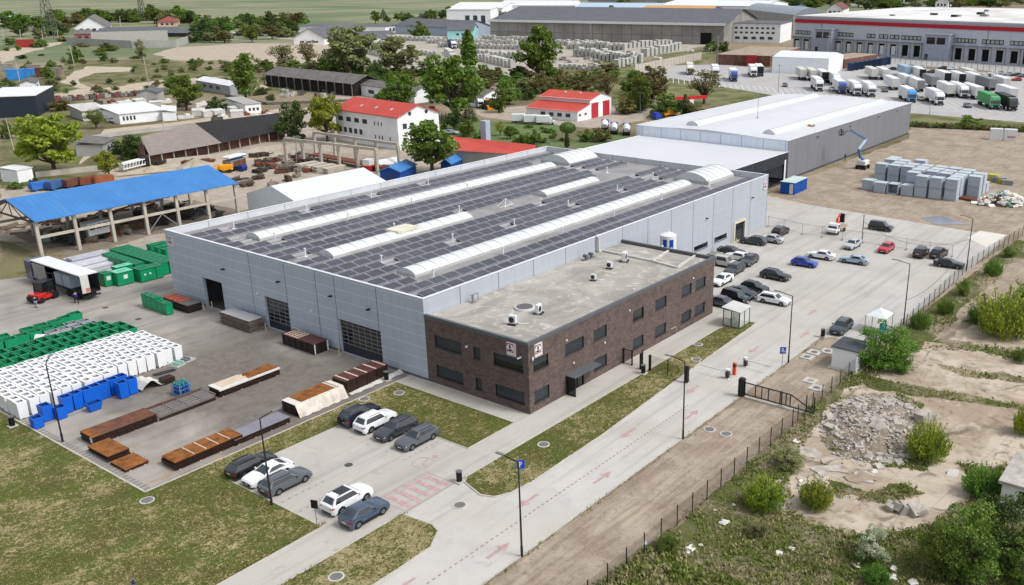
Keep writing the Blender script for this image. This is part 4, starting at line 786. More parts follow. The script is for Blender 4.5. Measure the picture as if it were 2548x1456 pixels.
for i in range(14):
    for j in range(3):
        x=-28.6+i*1.19+ru(-.1,.1); y=40.5+j*2.1+ru(-.22,.22)+.25*math.sin(i*1.3)
        if i>12 and j>1 or (i<1 and j==2): continue
        use(gb,sg,(x,y,YZ),ru(-.08,.08),'dark green open bin in the dense block behind the white ones','dark green open bins in rows behind the white ones')
gs=openbin('green_box',1.45,1.3,1.15,M_BG,M_BGI,.08); ss={'n':0}
for i in range(7):
    for j in range(2):
        if j==1 and i in (0,3): continue
        use(gs,ss,(-26.2+i*1.55+ru(-.1,.1),50.6+j*1.9+ru(-.3,.3),YZ),ru(-.12,.12),'low green open box in the ragged back row','low green open boxes at the back of the bin yard')
for i in range(3): use(gs,ss,(-16.6+i*1.5,52.6+i*.5,YZ),ru(-.1,.1),'low green open box near the grey boxes','low green open boxes at the back of the bin yard')
gy=openbin('grey_box',1.35,1.2,1.1,simple('bin_grey','b3b3bb',.5,k=1.2,var=.1),simple('bin_grey_in','8e8e94',.6),.06); sy_={'n':0}
for x,y in ((-18.6,49.0),(-17.2,49.0),(-15.6,48.6),(-14.2,48.2),(-15.8,50.2),(-14.3,49.8)): use(gy,sy_,(x,y,YZ),ru(-.1,.1),'grey metal box standing between green bin rows','grey metal boxes between the green bin rows')
m0=None
for i in range(13):
    m=MB(); m.box(-.62,.62,-.55,.55,0,.12); m.mat(1).box(-.55,.55,-.48,.48,.12,.34); x=-29.0+i*1.32
    if m0 is None: m0=single(m,'lid_pallet',[M_STEEL,simple('lid_stack','c9c4c6',.6,var=.12)],'flat pale stack of lids between green bin rows','lids',(x,47.2,YZ),0,'pale lid stacks between the green bin rows')
    else: dup(m0,(x+ru(-.1,.1),47.2+ru(-.15,.15),YZ),ru(-.1,.1),'flat pale stack of lids between green bin rows','pale lid stacks between the green bin rows')
m=MB(); m.bar((-.9,0,0),(0,.1,1.0),1.2,.08).bar((.9,0,0),(0,-.1,1.0),1.2,.08); single(m,'folded_panel',M_WHITE,'white bent panel leaning among the green bins','panel',(-19.9,49.2,YZ),.5)
bb=openbin('blue_bin',1.02,1.1,1.9,M_BB,M_BBI,.1); sb={'n':0}; GB='bright blue open bins along the front of the white block'
BL=[(-31.6,24.4,.62,'lowest blue bin at the left end of the row'),(-30.3,25.3,.95,'blue bin behind the lamp post'),(-29.2,24.6,.72,'second low blue bin from the left'),(-28.1,25.5,1,'tall blue bin right of the two low ones'),(-27.0,25.6,1,'tall blue bin, fifth from the left'),(-25.9,25.7,1,'tall blue bin behind the round-bottomed tub'),(-24.9,25.8,1,'tall blue bin just right of the tub'),(-23.9,25.9,1,'tall blue bin, third from the right end at back'),(-22.8,26.0,1,'blue bin second from the right end at back'),(-21.8,26.1,1,'blue bin at the back right end'),(-22.7,24.3,1,'front blue bin standing before the others'),(-21.6,24.5,1,'front right blue bin beside the tarpaulin')]
for x,y,s,l in BL: use(bb,sb,(x,y,YZ),ru(-.05,.05),l,GB,(1,1,s))
tb=openbin('blue_tub',1.5,1.0,.95,M_BB,M_BBI,.08,.18); tb.location=(-26.2,23.6,YZ); tb.rotation_euler=(0,0,.05); tb['label']='low wide blue tub in front of the blue bins'; tb['group']=GB
# tarp heap beside blue bins
m=MB(); 
for i in range(8):
    for j in range(6):
        f=lambda a,b: (-20.9+a*.36+.06*math.sin(b*3),23.6+b*.6, .05+ (1.1*math.exp(-((a-3)/2.6)**2))*(1 if b<4.5 else .5)+.08*math.sin(a*2+b*3))
        m.quad(f(i,j),f(i+1,j),f(i+1,j+1),f(i,j+1))
single(m,'tarp_heap',M_TARP,'off-white tarpaulin draped over goods beside blue bins','tarpaulin',smooth=50)
m=MB(); m.box(-18.3,-17,23.6,24.8,.05,.7); single(m,'tarp_load',M_DBRN,'dark rusty load poking out under the white tarpaulin','load')
# gas bottle cage, pallets, green lids
p=G(0,2,1765,985); t_=thing('bottle_cage','blue cage of green topped gas bottles','gas bottles',(p.x,p.y,YZ),.1)
for i in range(3):
    for j in range(3): m=MB(); x,y=-.45+i*.45,-.45+j*.45; m.cyl((x,y,.15),(x,y,1.35),.19,10).mat(1).cyl((x,y,1.35),(x,y,1.6),.19,10,.07); m.build('bottle',[simple('bottle_blue','2a62a3',.4,k=1.2),simple('bottle_green','2f7d78',.4,k=1.2)],t_,40)
m=MB()
for z in (.2,.75,1.2):
    for a,b in (((-.7,-.7),(.7,-.7)),((.7,-.7),(.7,.7)),((.7,.7),(-.7,.7)),((-.7,.7),(-.7,-.7))): m.bar((*a,z),(*b,z),.05)
for a in (-.7,.7):
    for b in (-.7,.7): m.bar((a,b,0),(a,b,1.3),.06)
m.box(-.75,.75,-.75,.75,0,.12); m.build('cage',simple('cage_blue','7fa3c4',.5),t_)
pal=[(1720,640,0),(1640,680,1),(1820,660,0),(1720,710,1)]
for i,(a,b,k) in enumerate(pal):
    p=G(0,2,a,b); m=MB(); m.box(-.75,.75,-.6,.6,0,.14)
    for j in range(4 if k else 2): m.mat(1).box(-.6+j*.32,-.35+j*.32,-.5,.5,.14,.14+ru(.1,.4))
    single(m,'flat_pallet',[simple('pallet_grey','c2c0ba',.7),simple('fitting_green','9dbdb2',.5) if k else M_STEEL],['empty grey pallet nearest the green lids','grey pallet beside the white bins with fittings','outermost grey pallet right of the bins','pallet heaped with pale green fittings'][i],'pallet',(p.x,p.y,YZ),.1*i)
for i,(a,b) in enumerate(((1570,545),(1610,600))): p=G(0,2,a,b); m=MB(); m.box(-1,1,-.8,.8,0,.35+.25*(1-i)); single(m,'lid_stack',simple('lid_green','1d9c6a',.4,k=1.2),['taller stack of shiny green lids right of white bins','lower stack of shiny green lids nearest the pallets'][i],'lids',(p.x,p.y,YZ),-.15)
m=MB(); p0,p1=G(0,2,1480,805),G(0,2,1680,750)
for s in (0,.25,.5): m.bar((p0.x,p0.y-s,.15),(p1.x,p1.y-s,.15),.12)
single(m,'steel_bars',M_GREYTRIM,'few dark steel bars lying right of the white bins','bars')
# green lidded bins at the hall corner, grey bundles
def lidbin(name,w,d,h,kind=0):
    r=thing(name,'x','container'); m=MB(); m.box(-w/2,w/2,-d/2,d/2,.1,h)
    m.box(-w/2+.1,-w/2+.25,-d/2+.1,d/2-.1,0,.1).box(w/2-.25,w/2-.1,-d/2+.1,d/2-.1,0,.1); m.build('body',M_BG,r,bevel=.04); m=MB(); m.box(-w/2-.04,w/2+.04,-d/2-.04,d/2+.04,h,h+.1); m.box(-w*.25,w*.25,-.06,.06,h+.1,h+.17); m.build('lid',simple('lid_mid_green','187f58',.45,k=1.1,var=.1),r); return r
lb=lidbin('lidded_bin',1.5,1.35,1.9); sl={'n':0}
for i in range(2):
    for j in range(10): use(lb,sl,(4.7+i*1.65,63.9+j*1.5,YZ),0,'closed dark green bin in the double row beside the hall corner','closed green bins in a double row behind the hall')
for j in range(6): use(lb,sl,(9.6+(j%2)*1.6,70.6+(j//2)*2.2,YZ),.03,'closed dark green bin in the separate group nearest the tent','closed green bins nearest the white tent')
for j in range(7): use(lb,sl,(2.5,66.8+j*1.45,YZ),0,'closed dark green bin in the row beside the grey bundles','closed green bins beside the grey bundles')
G5=[(-1.3,64.4,2.5,2.1,'big green bin with a white label and pale lid'),(1.6,63.4,2.4,2.3,'big green bin with round ports and cluttered top'),(-3.2,65.6,1.2,1.9,'narrow green bin left of the labelled one'),(0.2,67.0,2.6,1.5,'green bin with mint lid behind the big ones'),(3.4,63.2,1.1,2.0,'green bin at the right end by the hall corner')]
for x,y,w,d_,l in G5:
    b_=lidbin('green_container',w,d_,1.95); b_.location=(x,y,YZ); b_['label']=l; m=MB()
    if 'label' in l: m.box(-.3,.3,-d_/2-.03,-d_/2-.005,1.0,1.6); m.build('white_label',M_WHITE,b_)
    if 'round' in l:
        for q in (-.5,.3): m.cyl((q,-d_/2-.06,1.2),(q,-d_/2,1.2),.16,10)
        m.build('port',M_WHITE,b_)
    if 'lid' in l: m=MB(); m.box(-w/2,w/2,-d_/2,d_/2,2.06,2.1); m.build('mint_cover',simple('mint','7fd8b8',.4),b_)
g4=lidbin('green_cart',.95,1.2,1.75); s4={'n':0}
for j in range(5): use(g4,s4,(-4.9+.15*j*0,51.0-j*1.28,YZ),0,['farthest','second farthest','middle','second nearest','nearest'][j]+' of five closed green bins beside the black crate','five green bins beside the black crate',(1,1,1.1 if j<3 else .9))
for i in range(5):
    m=MB(); L_=ru(4.5,6.5); z=0
    for k in range(3+i%2):
        for q in range(4): m.box(-L_/2,L_/2+ru(-.3,.3),-.85+q*.45,-.47+q*.45,z+.02,z+.36)
        z+=.42
    y=80.6-i*1.55-(.9 if i>2 else 0); x=1.2-.35*i; single(m,'profile_bundle',simple('bundle_grey','c8c9d2',.45,var=.12,sc=1.2) if i<3 else simple('bundle_white','dcdde2',.45,var=.1),['farthest','second farthest','middle','second nearest','nearest'][i]+' bundle of pale grey metal profiles by the lorry','metal profiles',(x,y,YZ),.02)
# ---------------------------------------------------------------- bins for litter, bollards, manholes
def litter(x,y,lab,z=.06):
    t_=thing('litter_bin',lab,'litter bin',(x,y,z),0,'black litter bins'); m=MB(); m.cyl((0,0,.12),(0,0,1.0),.27,14); m.build('drum',M_BLACK,t_,40); m=MB(); m.cyl((0,0,1.06),(0,0,1.14),.3,14); m.build('cap',simple('bin_cap','75777a',.5),t_); m=MB(); m.box(-.42,.42,-.42,.42,0,.12); m.build('base',M_KERB,t_); m=MB()
    for a in range(4): m.bar((.2*math.cos(a*1.57),.2*math.sin(a*1.57),1.0),(.2*math.cos(a*1.57),.2*math.sin(a*1.57),1.06),.04)
    m.build('cap_post',M_BLACK,t_)
for X,Y,a,b,l in ((1,3,2040,462,'black litter bin beside the red striped crossing'),(0,2,125,1300,'black litter bin at the left yard corner'),(1,2,1335,855,'black litter bin beside the tall brown crate'),(2,2,1412,790,'black litter bin beside the pedestrian gate'),(3,2,600,435,'black litter bin beside the dark parked estate')): p=G(X,Y,a,b); litter(p.x,p.y,l)
M_CI=simple('cast_iron','7c7a76',.7,k=1.1,var=.15,sc=3)
def manhole(x,y,lab,r=.55,sq=False,z=.1,cover=True):
    t_=thing('manhole',lab,'manhole',(x,y,z),0,'manhole covers'); m=MB()
    if sq: m.box(-.75,.75,-.75,.75,0,.1)
    else: m.cyl((0,0,0),(0,0,.06),r+.13,20)
    m.build('concrete_ring',simple('ring_white','cfcdc6',.8,var=.2,sc=2),t_); m=MB(); zz=.104 if sq else .064; m.cyl((0,0,zz-.02),(0,0,zz),r,20); m.build('cover',M_CI if cover else M_DIRT,t_)
MH=[(-32.9,1.2,'manhole on the lawn at the yard corner',0,.09),(-30.5,-21.6,'manhole on the grass island at the bottom',0,.11),(-17.4,-22.,'manhole in the road mouth beside the crossing',0,.04),(-4.5,-20.9,'manhole in the verge nearest the P sign',0,.11),(8.,-32.7,'left manhole in the dirt beside the lamp post',0,.05),(8.1,-34.6,'right manhole in the dirt beside the lamp post',0,.05),(23.1,-22.2,'manhole in the verge beside the black gate pillar',0,.11),(27.5,-19.8,'farther manhole in the verge by the footpath',0,.11),(-7.7,2.0,'manhole on the grass next to the tall brown crate',0,.09),(-4.4,.1,'dark manhole in the worn grass patch',0,.09),(31.8,-32.8,'square framed manhole nearest the P sign post',1,.05),(33.7,-32.9,'square framed manhole beyond the first one',1,.05),(35.,-34.1,'square framed manhole beside the white hut',1,.05),(25.4,-36.1,'square frame without cover in the dirt',1,.05),(23.9,-37.5,'square framed manhole at the fence by the gate',1,.05)]
for x,y,l,sq,z in MH: manhole(x,y,l,.5 if not sq else .42,bool(sq),z,'without' not in l)
for X,Y,a,b,l in ((0,2,1020,150,'dark drain cover in front of the lorry'),(0,2,1340,260,'dark drain cover in the open yard'),(1,3,967,297,'small drain cover in the middle of the car park')): p=G(X,Y,a,b); m=MB(); m.cyl((0,0,0),(0,0,.02),.4,14); single(m,'drain_cover',simple('drain_dark','5d5b58',.8),l,'drain',(p.x,p.y,.045))
for X,Y,a,b,l in ((0,2,1975,170,'pale bollard left of the open bay'),(0,2,2055,150,'pale bollard at the right side of the open bay'),(1,2,168,370,'pale bollard beside the middle door'),(1,2,878,605,'pale bollard beside the wide door'),(2,1,2310,945,'pale bollard beside the cream framed door')): p=G(X,Y,a,b); m=MB(); m.cyl((0,0,0),(0,0,.95),.08,10).box(-.15,.15,-.15,.15,0,.02); single(m,'bollard',M_YEL,l,'bollard',(p.x,p.y,.045),0,'pale yellow bollards at the doors')
# ---------------------------------------------------------------- cars
M_TYRE=simple('tyre_rubber','26272a',.8,k=1.2,var=.1); M_RIM=simple('alloy_rim','8d9094',.35,.6,var=.05); M_CG=m_glass('car_glass','2b3136',.04,1.1); M_WS=m_glass('windscreen_glass','474f57',.05,1.1); M_HL=simple('headlamp','d9dde2',.15,var=.03); M_TL=simple('tail_lamp','9b2028',.25,k=1.2,var=.05); M_PLATE=simple('number_plate','e8e8e4',.5,var=.03); M_PL=simple('black_plastic','232527',.6,k=1.2,var=.08); M_PAINT=paint_mat('car_paint','808080')  # windscreen glass: base colour lightened to paint in the sky reflection
# kind: L,W,H, wheelbase, front overhang, belt z, nose z, cowl x, roof front x, roof rear x, glass rear base x, deck z (rear), wheel r
CK={'estate':(4.75,1.82,1.47,2.80,.90,.93,.74,.95,.30,-1.75,-2.18,.93,.33),'suv':(4.55,1.86,1.68,2.70,.88,1.05,.92,.95,.35,-1.65,-2.12,1.05,.36),
'sedan':(4.7,1.80,1.44,2.75,.90,.92,.72,.92,.20,-1.05,-1.72,1.0,.33),'hatch':(4.2,1.75,1.47,2.60,.82,.93,.76,.80,.20,-1.45,-1.95,.95,.32),
'coupe':(4.6,1.84,1.38,2.72,.92,.88,.68,.85,.05,-.95,-1.85,.98,.33),'mpv':(4.35,1.79,1.75,2.72,.82,1.0,.88,1.15,.62,-1.88,-2.08,1.0,.33),'crossover':(4.36,1.80,1.55,2.64,.90,1.0,.86,.75,.10,-1.1,-1.98,1.06,.35)}
def car(kind,parts=True):
    L,W,H,wb_,fo,bz,nz,cx,rf,rr,gb_,dz,wr=CK[kind]; xf=L/2; xr=-L/2; wf=xf-fo; wrx=wf-wb_; ar=wr+.06; w=W/2; z0=.2
    xs=sorted({xr,xr+.12,xr+.35,gb_,xf-.38,xf-.13,xf,cx,*[c+ar*k for c in (wf,wrx) for k in (-1,-.88,-.5,0,.5,.88,1)],(wf+wrx)/2,cx-.6})
    def hw(x): 
        e=min(x-xr,xf-x); return w*(.86 if e<.01 else (.95 if e<.14 else 1.0))
    def az(x):
        for c in (wf,wrx):
            if abs(x-c)<=ar+1e-6: return max(z0,wr+math.sqrt(max(0,ar*ar-(x-c)**2)))
        return z0+(.1 if min(x-xr,xf-x)<.13 else 0)
    def tz(x):
        if x>cx: t_=(x-cx)/(xf-cx); return bz+.05-(bz+.05-nz)*t_**1.6-(.12 if xf-x<.01 else 0)
        if x<gb_: return dz-(.1 if x-xr<.01 else 0)
        return bz
    rows=[]
    for x in xs:
        h=hw(x); a=az(x); t_=tz(x); z1=max(.72 if t_>.8 else t_-.1,a+.015); z1=min(z1,t_-.02)
        rows.append([(x,-h*.97,a),(x,-h,max(a+.01,.52)if a<.5 else a+.008),(x,-h*.995,max(z1,a+.016)),(x,-h*.94,t_),(x,-h*.55,t_+.035),(x,0,t_+.05),(x,h*.55,t_+.035),(x,h*.94,t_),(x,h*.995,max(z1,a+.016)),(x,h,max(a+.01,.52)if a<.5 else a+.008),(x,h*.97,a)])
    r=thing('parked_car','x','car'); m=MB(); n=len(rows[0]); vs=[p for q in rows for p in q]
    fs=[(i*n+j,(i+1)*n+j,(i+1)*n+j+1,i*n+j+1)[::-1] for i in range(len(rows)-1) for j in range(n-1)]
    fs+=[tuple(range(n)),tuple((len(rows)-1)*n+k for k in range(n-1,-1,-1))]; m.add(vs,fs)
    # greenhouse patches; collect paint faces in m and panes in glass meshes
    wbt=w*.925; wt=w*.70; zr=H; zb=bz+.02
    def bil(p,u,v): a=Vector(p[0]).lerp(Vector(p[1]),u); b=Vector(p[3]).lerp(Vector(p[2]),u); return a.lerp(b,v)
    def pt(p,us,vs_,gl,G_):
        for i in range(len(us)-1):
            for j in range(len(vs_)-1):
                q=[bil(p,us[i],vs_[j]),bil(p,us[i+1],vs_[j]),bil(p,us[i+1],vs_[j+1]),bil(p,us[i],vs_[j+1])]
                (G_ if (i,j) in gl else m).quad(*q)
    fl,fr=(cx,wbt,tz(cx)+.01),(cx,-wbt,tz(cx)+.01); tl,tr=(rf,wt,zr-.05),(rf,-wt,zr-.05); bl,br=(gb_,wbt,dz),(gb_,-wbt,dz); ul,ur=(rr,wt*.97,zr-.06),(rr,-wt*.97,zr-.06)
    ws,bw,sl_,sr=MB(),MB(),MB(),MB()
    pt([fr,fl,tl,tr],[0,.06,.94,1],[0,.94,1],{(1,0)},ws); pt([bl,br,ur,ul],[0,.09,.91,1],[0,.12,.9,1],{(1,1)},bw)
    seg=[0,.10,.40,.44,.70,.73,.93,1] if kind in('estate','mpv','suv') else [0,.14,.50,.535,.86,.88,.885,1]
    gl={(i,1) for i in range(1,6)} if kind in('estate','mpv','suv') else {(1,1),(2,1),(3,1)}
    if kind=='mpv': gl={(1,1),(2,1),(3,1)}
    pt([br,fr,tr,ur],[1-s for s in seg[::-1]],[0,.08,.88,1],{(6-i,j) for i,j in gl},sr); pt([fl,bl,ul,tl],seg,[0,.08,.88,1],gl,sl_)
    k=6; ro=[]
    for i in range(k+1):
        t_=i/k; x=rf+(rr-rf)*t_; ww=wt*(1-.03*t_); zc=zr-.05-.01*t_+.05*math.sin(math.pi*min(1,max(.0,.12+.76*t_))); ro.append([(x,-ww,zr-.05-.01*t_),(x,-ww*.8,zc-.012),(x,0,zc),(x,ww*.8,zc-.012),(x,ww,zr-.05-.01*t_)])
    m.add([p for q in ro for p in q],[(i*5+j,i*5+j+1,(i+1)*5+j+1,(i+1)*5+j) for i in range(k) for j in range(4)])
    body=m.build('body',M_PAINT,r,32)
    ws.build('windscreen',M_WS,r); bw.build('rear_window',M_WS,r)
    for s_ in (sl_,sr): s_.build('side_window',M_CG,r)
    m=MB(); m.box(xr+.25,xf-.25,-w+.12,w-.12,.17,.7); m.box(xf-.06,xf+.012,-w*.62,w*.62,.3,.46).box(xr-.012,xr+.06,-w*.7,w*.7,.3,.44); m.build('underbody',M_PL,r)
    for x in (wf,wrx):
        for s_ in (-1,1):
            m=MB(); m.cyl((x,s_*(w-.22),wr),(x,s_*(w-.01),wr),wr,16); t_=m.build('wheel',M_TYRE,r,40); m=MB(); m.cyl((x,s_*(w-.02),wr),(x,s_*(w+.004),wr),wr*.6,10); m.build('rim',M_RIM,t_)
    for s_ in (-1,1):
        m=MB(); z=nz-.12; m.add([(xf-.02,s_*w*.52,z-.06),(xf-.09,s_*w*.92,z-.02),(xf-.22,s_*w*.985,z+.05),(xf-.2,s_*w*.9,z+.13),(xf-.07,s_*w*.52,z+.07)],[(0,1,2,3,4)] if s_>0 else [(4,3,2,1,0)]); m.v=[(a+.03,b*1.012,c) for a,b,c in m.v]; m.build('headlight',M_HL,r)
        m=MB(); z=dz-.22; m.add([(xr-.012,s_*w*.60,z-.08),(xr+.01,s_*w*.875,z-.08),(xr+.22,s_*w*1.008,z-.02),(xr+.22,s_*w*1.006,z+.1),(xr+.01,s_*w*.875,z+.1),(xr-.012,s_*w*.60,z+.1)],[(0,1,4,5),(1,2,3,4)]); m.build('tail_light',M_TL,r)
        m=MB(); m.ob((cx-.28,s_*(w+.08),bz+.1),(.12,.2,.14)); m.build('mirror',M_PAINT,r)
    m=MB(); m.box(xf-.04,xf+.013,-.26,.26,.4,.51); m.build('number_plate',M_PLATE,r); m=MB(); zp=.62 if kind!='mpv' else .8; m.box(xr-.016,xr+.02,-.26,.26,zp,zp+.11); m.build('number_plate',M_PLATE,r)
    m=MB(); m.box(xf-.05,xf+.01,-w*.45,w*.45,nz-.24,nz-.1); m.build('grille',M_PL,r); m=MB()
    for s_ in (-1,1): m.box(wrx+ar,wf-ar,s_*w*.972-.02,s_*w*.972+.035,.19,.36 if kind not in ('suv','crossover') else .46)
    m.build('sill_trim',M_PL,r)
    if kind in('estate','suv'):
        for s_ in (-1,1): m=MB(); m.bar((rf-.15,s_*wt*.93,zr+.0),(rr+.25,s_*wt*.9,zr-.01),.04,.05); m.build('roof_rail',M_STEEL if kind=='suv' else M_PL,r)
    return r
PROTO={}
P_=dict(white='eef0f1',silver='bfc4c8',grey='5d6268',dgrey='3f444a',black='17191d',navy='1c2233',blue='2a4fb5',slate='4a596d',red='c3263f',beige='c3c1b8',green='28322f',ltblue='a9bcc9',gold='a8977a')
PM={k:paint_mat('paint_'+k,v,1.15) for k,v in P_.items()}
def park(kind,x,y,face,col,lab,group=None,z=.055,jit=0):
    if kind not in PROTO: o=PROTO[kind]=car(kind); o.location=(x,y,z); o.rotation_euler=(0,0,face); repaint(o,{'car_paint':PM[col]})
    else:
        o=dup(PROTO[kind],(x,y,z),face); 
        def fix(q):
            for sl in q.material_slots:
                if sl.material and sl.material.name.startswith('paint_') or (sl.material and sl.material.name=='car_paint'): sl.link='OBJECT'; sl.material=PM[col]
            for k_ in KIDS.get(q.name,[]): fix(k_)
        fix(o)
    o['label']=lab; o['group']=group or 'parked cars'; return o
E0,EN,EW,ES=0,math.pi/2,math.pi,-math.pi/2
GA='cars parked in front of the office'
park('suv',-11.3,-4.0,E0,'white','white SUV between the navy off-roader and the grey estates',GA)
navy=park('suv',-11.3,-1.55,E0,'navy','dark navy off-roader with spare wheel on its back door',GA); m=MB(); m.cyl((-2.48,.1,.95),(-2.27,.1,.95),.36,16); m.build('spare_wheel',M_PL,navy,40)
park('estate',-11.2,-7.0,EW,'dgrey','dark grey estate next to the white SUV, nose towards us',GA); park('estate',-11.3,-10.2,EW,'grey','grey estate beside the painted wheelchair symbol, nose towards us',GA)
park('estate',-24.2,-1.55,E0,'black','black estate at the lawn corner, tail towards us',GA); park('coupe',-24.2,-4.1,EW,'white','silver white coupe between black and grey estates',GA); park('estate',-24.2,-6.7,E0,'grey','grey estate right behind the lamp post',GA)
ws_=park('suv',-23.0,-13.8,E0,'white','white SUV with dark glass sunroof beside the blue crossover',GA); m=MB(); m.box(-1.1,.1,-.52,.52,1.655,1.69); m.build('sunroof',M_CG,ws_)
park('crossover',-23.6,-16.8,E0,'slate','slate blue crossover nearest the crossing',GA)
GB_='cars in the staff car park'
def c4(a,b): p=gp(1747.2+.14*a,567.8+.14*b); return p.x,p.y
def pk(kind,wheels,tile,face,col,lab):
    pts=[(c4(*w_) if tile is None else tuple(G(*tile,*w_).xy)) for w_ in wheels]; L,W,H,wb_,fo=CK[kind][:5]
    cx_,cy_=sum(p[0] for p in pts)/len(pts),sum(p[1] for p in pts)/len(pts); f=Vector((math.cos(face),math.sin(face))); s_=Vector((-f.y,f.x)); cc=Vector((cx_,cy_)); 
    toward=(CAM.xy-cc); side=1 if s_.dot(toward)>0 else -1
    if len(pts)==2:
        mid=cc; d=Vector(pts[1])-Vector(pts[0]); 
        a_=math.atan2(d.y,d.x); 
        if math.cos(a_-face)<0: a_+=math.pi
        da=(a_-face+math.pi)%(2*math.pi)-math.pi; face=face+max(-.14,min(.14,da)); f=Vector((math.cos(face),math.sin(face))); s_=Vector((-f.y,f.x))
    else: mid=cc
    off_=(L/2-fo)-wb_/2; ctr=mid-s_*side*(W/2-.1)-f*off_
    return park(kind,ctr.x,ctr.y,face,col,lab,GB_)
pk('suv',[(1400,165),(1530,95)],None,E0,'black','black hatch farthest up by the hall corner'); pk('sedan',[(1170,265)],None,EN,'silver','silver saloon partly hidden behind the charcoal estate'); pk('estate',[(745,285),(990,320)],None,EN,'dgrey','charcoal estate parked across the cream framed door')
pk('sedan',[(330,470),(640,520)],None,ES,'black','black saloon beside the skip with nose to the lot'); pk('hatch',[(570,590)],None,EN,'white','white hatchback between black saloon and silver off-roader'); pk('mpv',[(355,700)],None,ES,'beige','silver beige off-roader tight behind the office corner')
pk('estate',[(845,700),(980,610)],None,EW,'dgrey','dark green-grey estate right of the silver off-roader'); pk('estate',[(575,860),(725,775)],None,EW,'dgrey','dark estate in front of the silver off-roader'); pk('sedan',[(350,1045),(510,960)],None,EW,'white','older white saloon just past the office corner')
pk('estate',[(1115,900),(1410,960)],None,ES,'black','black estate alone in the driving lane'); pk('estate',[(1070,1335),(1410,1400)],None,ES,'white','white estate at the end of the dark row'); pk('hatch',[(760,1110),(1000,1170)],None,ES,'green','dark hatchback behind the dark blue saloon'); pk('sedan',[(530,1200),(790,1280)],None,ES,'navy','dark blue saloon between hatchback and MPV'); mp=pk('mpv',[(400,1290),(660,1370)],None,ES,'black','black people carrier with teal square on its bonnet'); m=MB(); m.box(1.35,1.85,-.25,.25,1.0,1.06); m.build('bonnet_patch',simple('teal_patch','2f9c84',.5,k=1.2),mp)
pk('sedan',[(330,1420)],None,ES,'grey','dark saloon with pale bonnet hidden by the glass shelter')
pk('hatch',[(325,1160),(485,1185)],(3,1),ES,'blue','bright blue hatchback in the open lot'); pk('sedan',[(475,1085),(645,1112)],(3,1),EN,'white','sleek white saloon next to the blue hatchback'); pk('sedan',[(800,1132),(970,1158)],(3,1),EN,'ltblue','pale silver-blue saloon right of the sleek white one'); pk('hatch',[(890,1012),(960,972)],(3,1),EW,'silver','silver white hatchback below the lamp by the mesh fence'); pk('hatch',[(1225,1045),(1285,1005)],(3,1),EW,'red','red hatchback, the only red car')
pk('mpv',[(1565,1095),(1620,1050)],(3,1),E0,'black','black tall hatchback, left of the pair by the mesh fence'); pk('suv',[(1740,1100),(1800,1060)],(3,1),E0,'black','black SUV, right of the pair by the mesh fence'); pk('sedan',[(1720,1172),(1910,1197)],(3,1),ES,'black','black saloon nearest the right fence'); pk('mpv',[(1065,812),(1225,835)],(3,1),ES,'black','black delivery van beyond the mesh fence')
pk('estate',[(795,418),(870,355)],(3,2),EW,'dgrey','dark grey estate parked beside the white hut')
# background cars
for kind,x,y,face,col,lab in (('estate',*G(0,0,1120,1185).xy,ES+.35,'white','white car parked outside the white workshop'),('sedan',*G(1,0,1960,1300).xy,ES+.3,'silver','silver saloon at the edge of the park lawn')): park(kind,x,y,face,col,lab,'cars at the old works')
FC=[(235,840,'grey',0),(690,880,'white',0),(1200,890,'dgrey',0),(1550,975,'gold',0),(2000,1040,'grey',0),(1270,680,'black',1),(1550,662,'white',1),(1650,708,'dgrey',1),(1705,712,'black',1),(1760,672,'black',1),(1845,678,'white',1),(1640,780,'dgrey',0),(2240,725,'white',1),(2310,722,'silver',1),(2390,732,'silver',1),(2470,738,'black',1),(2100,748,'black',1),(2215,762,'dgrey',1),(2340,775,'white',1),(2470,785,'red',1),(2290,838,'black',0),(1450,655,'silver',1),(2530,750,'grey',1)]
for X,Y,c_,k in FC:
    p=G(3,0,X,Y); o=park('hatch',p.x,p.y,math.radians(212)+ru(-.05,.05) if k==0 else math.radians(116)+ru(-.1,.1),c_,'x','cars in the lorry park'); o.scale=(1.15,)*3
    W_={'grey':'grey','white':'white','dgrey':'dark grey','gold':'beige gold','black':'black','silver':'silver','red':'red'}[c_]
    o['label']=W_+' small car '+({0:'standing among the parked lorries',1:'in the car rows by the dock apron fence'}[k])
for i,(X,Y,c_) in enumerate(((2180,290,'black'),(2250,330,'white'),(2290,345,'grey'),(2380,325,'white'),(2430,355,'silver'),(2480,325,'white'),(2530,350,'black'))):
    p=G(0,0,X,Y); o=park('hatch',p.x,p.y,ES+.3+i*.4,c_,'small %s car in the far lot by the tall dark trees'%{'black':'black','white':'white','grey':'grey','silver':'silver'}[c_],'cars in the far lot'); o.scale=(1.5,)*3
for i,(X,Y,c_) in enumerate(((20,330,'grey'),(170,310,'silver'),(250,320,'white'),(310,350,'green'),(290,330,'dgrey'))):
    p=G(1,0,X,Y); o=park('mpv',p.x,p.y,ES+.2*i,c_,'%s vehicle beside the white gabled works'%{'grey':'grey','silver':'silver','white':'white','green':'dark green','dgrey':'dark grey'}[c_],'cars in the far lot'); o.scale=(1.5,)*3
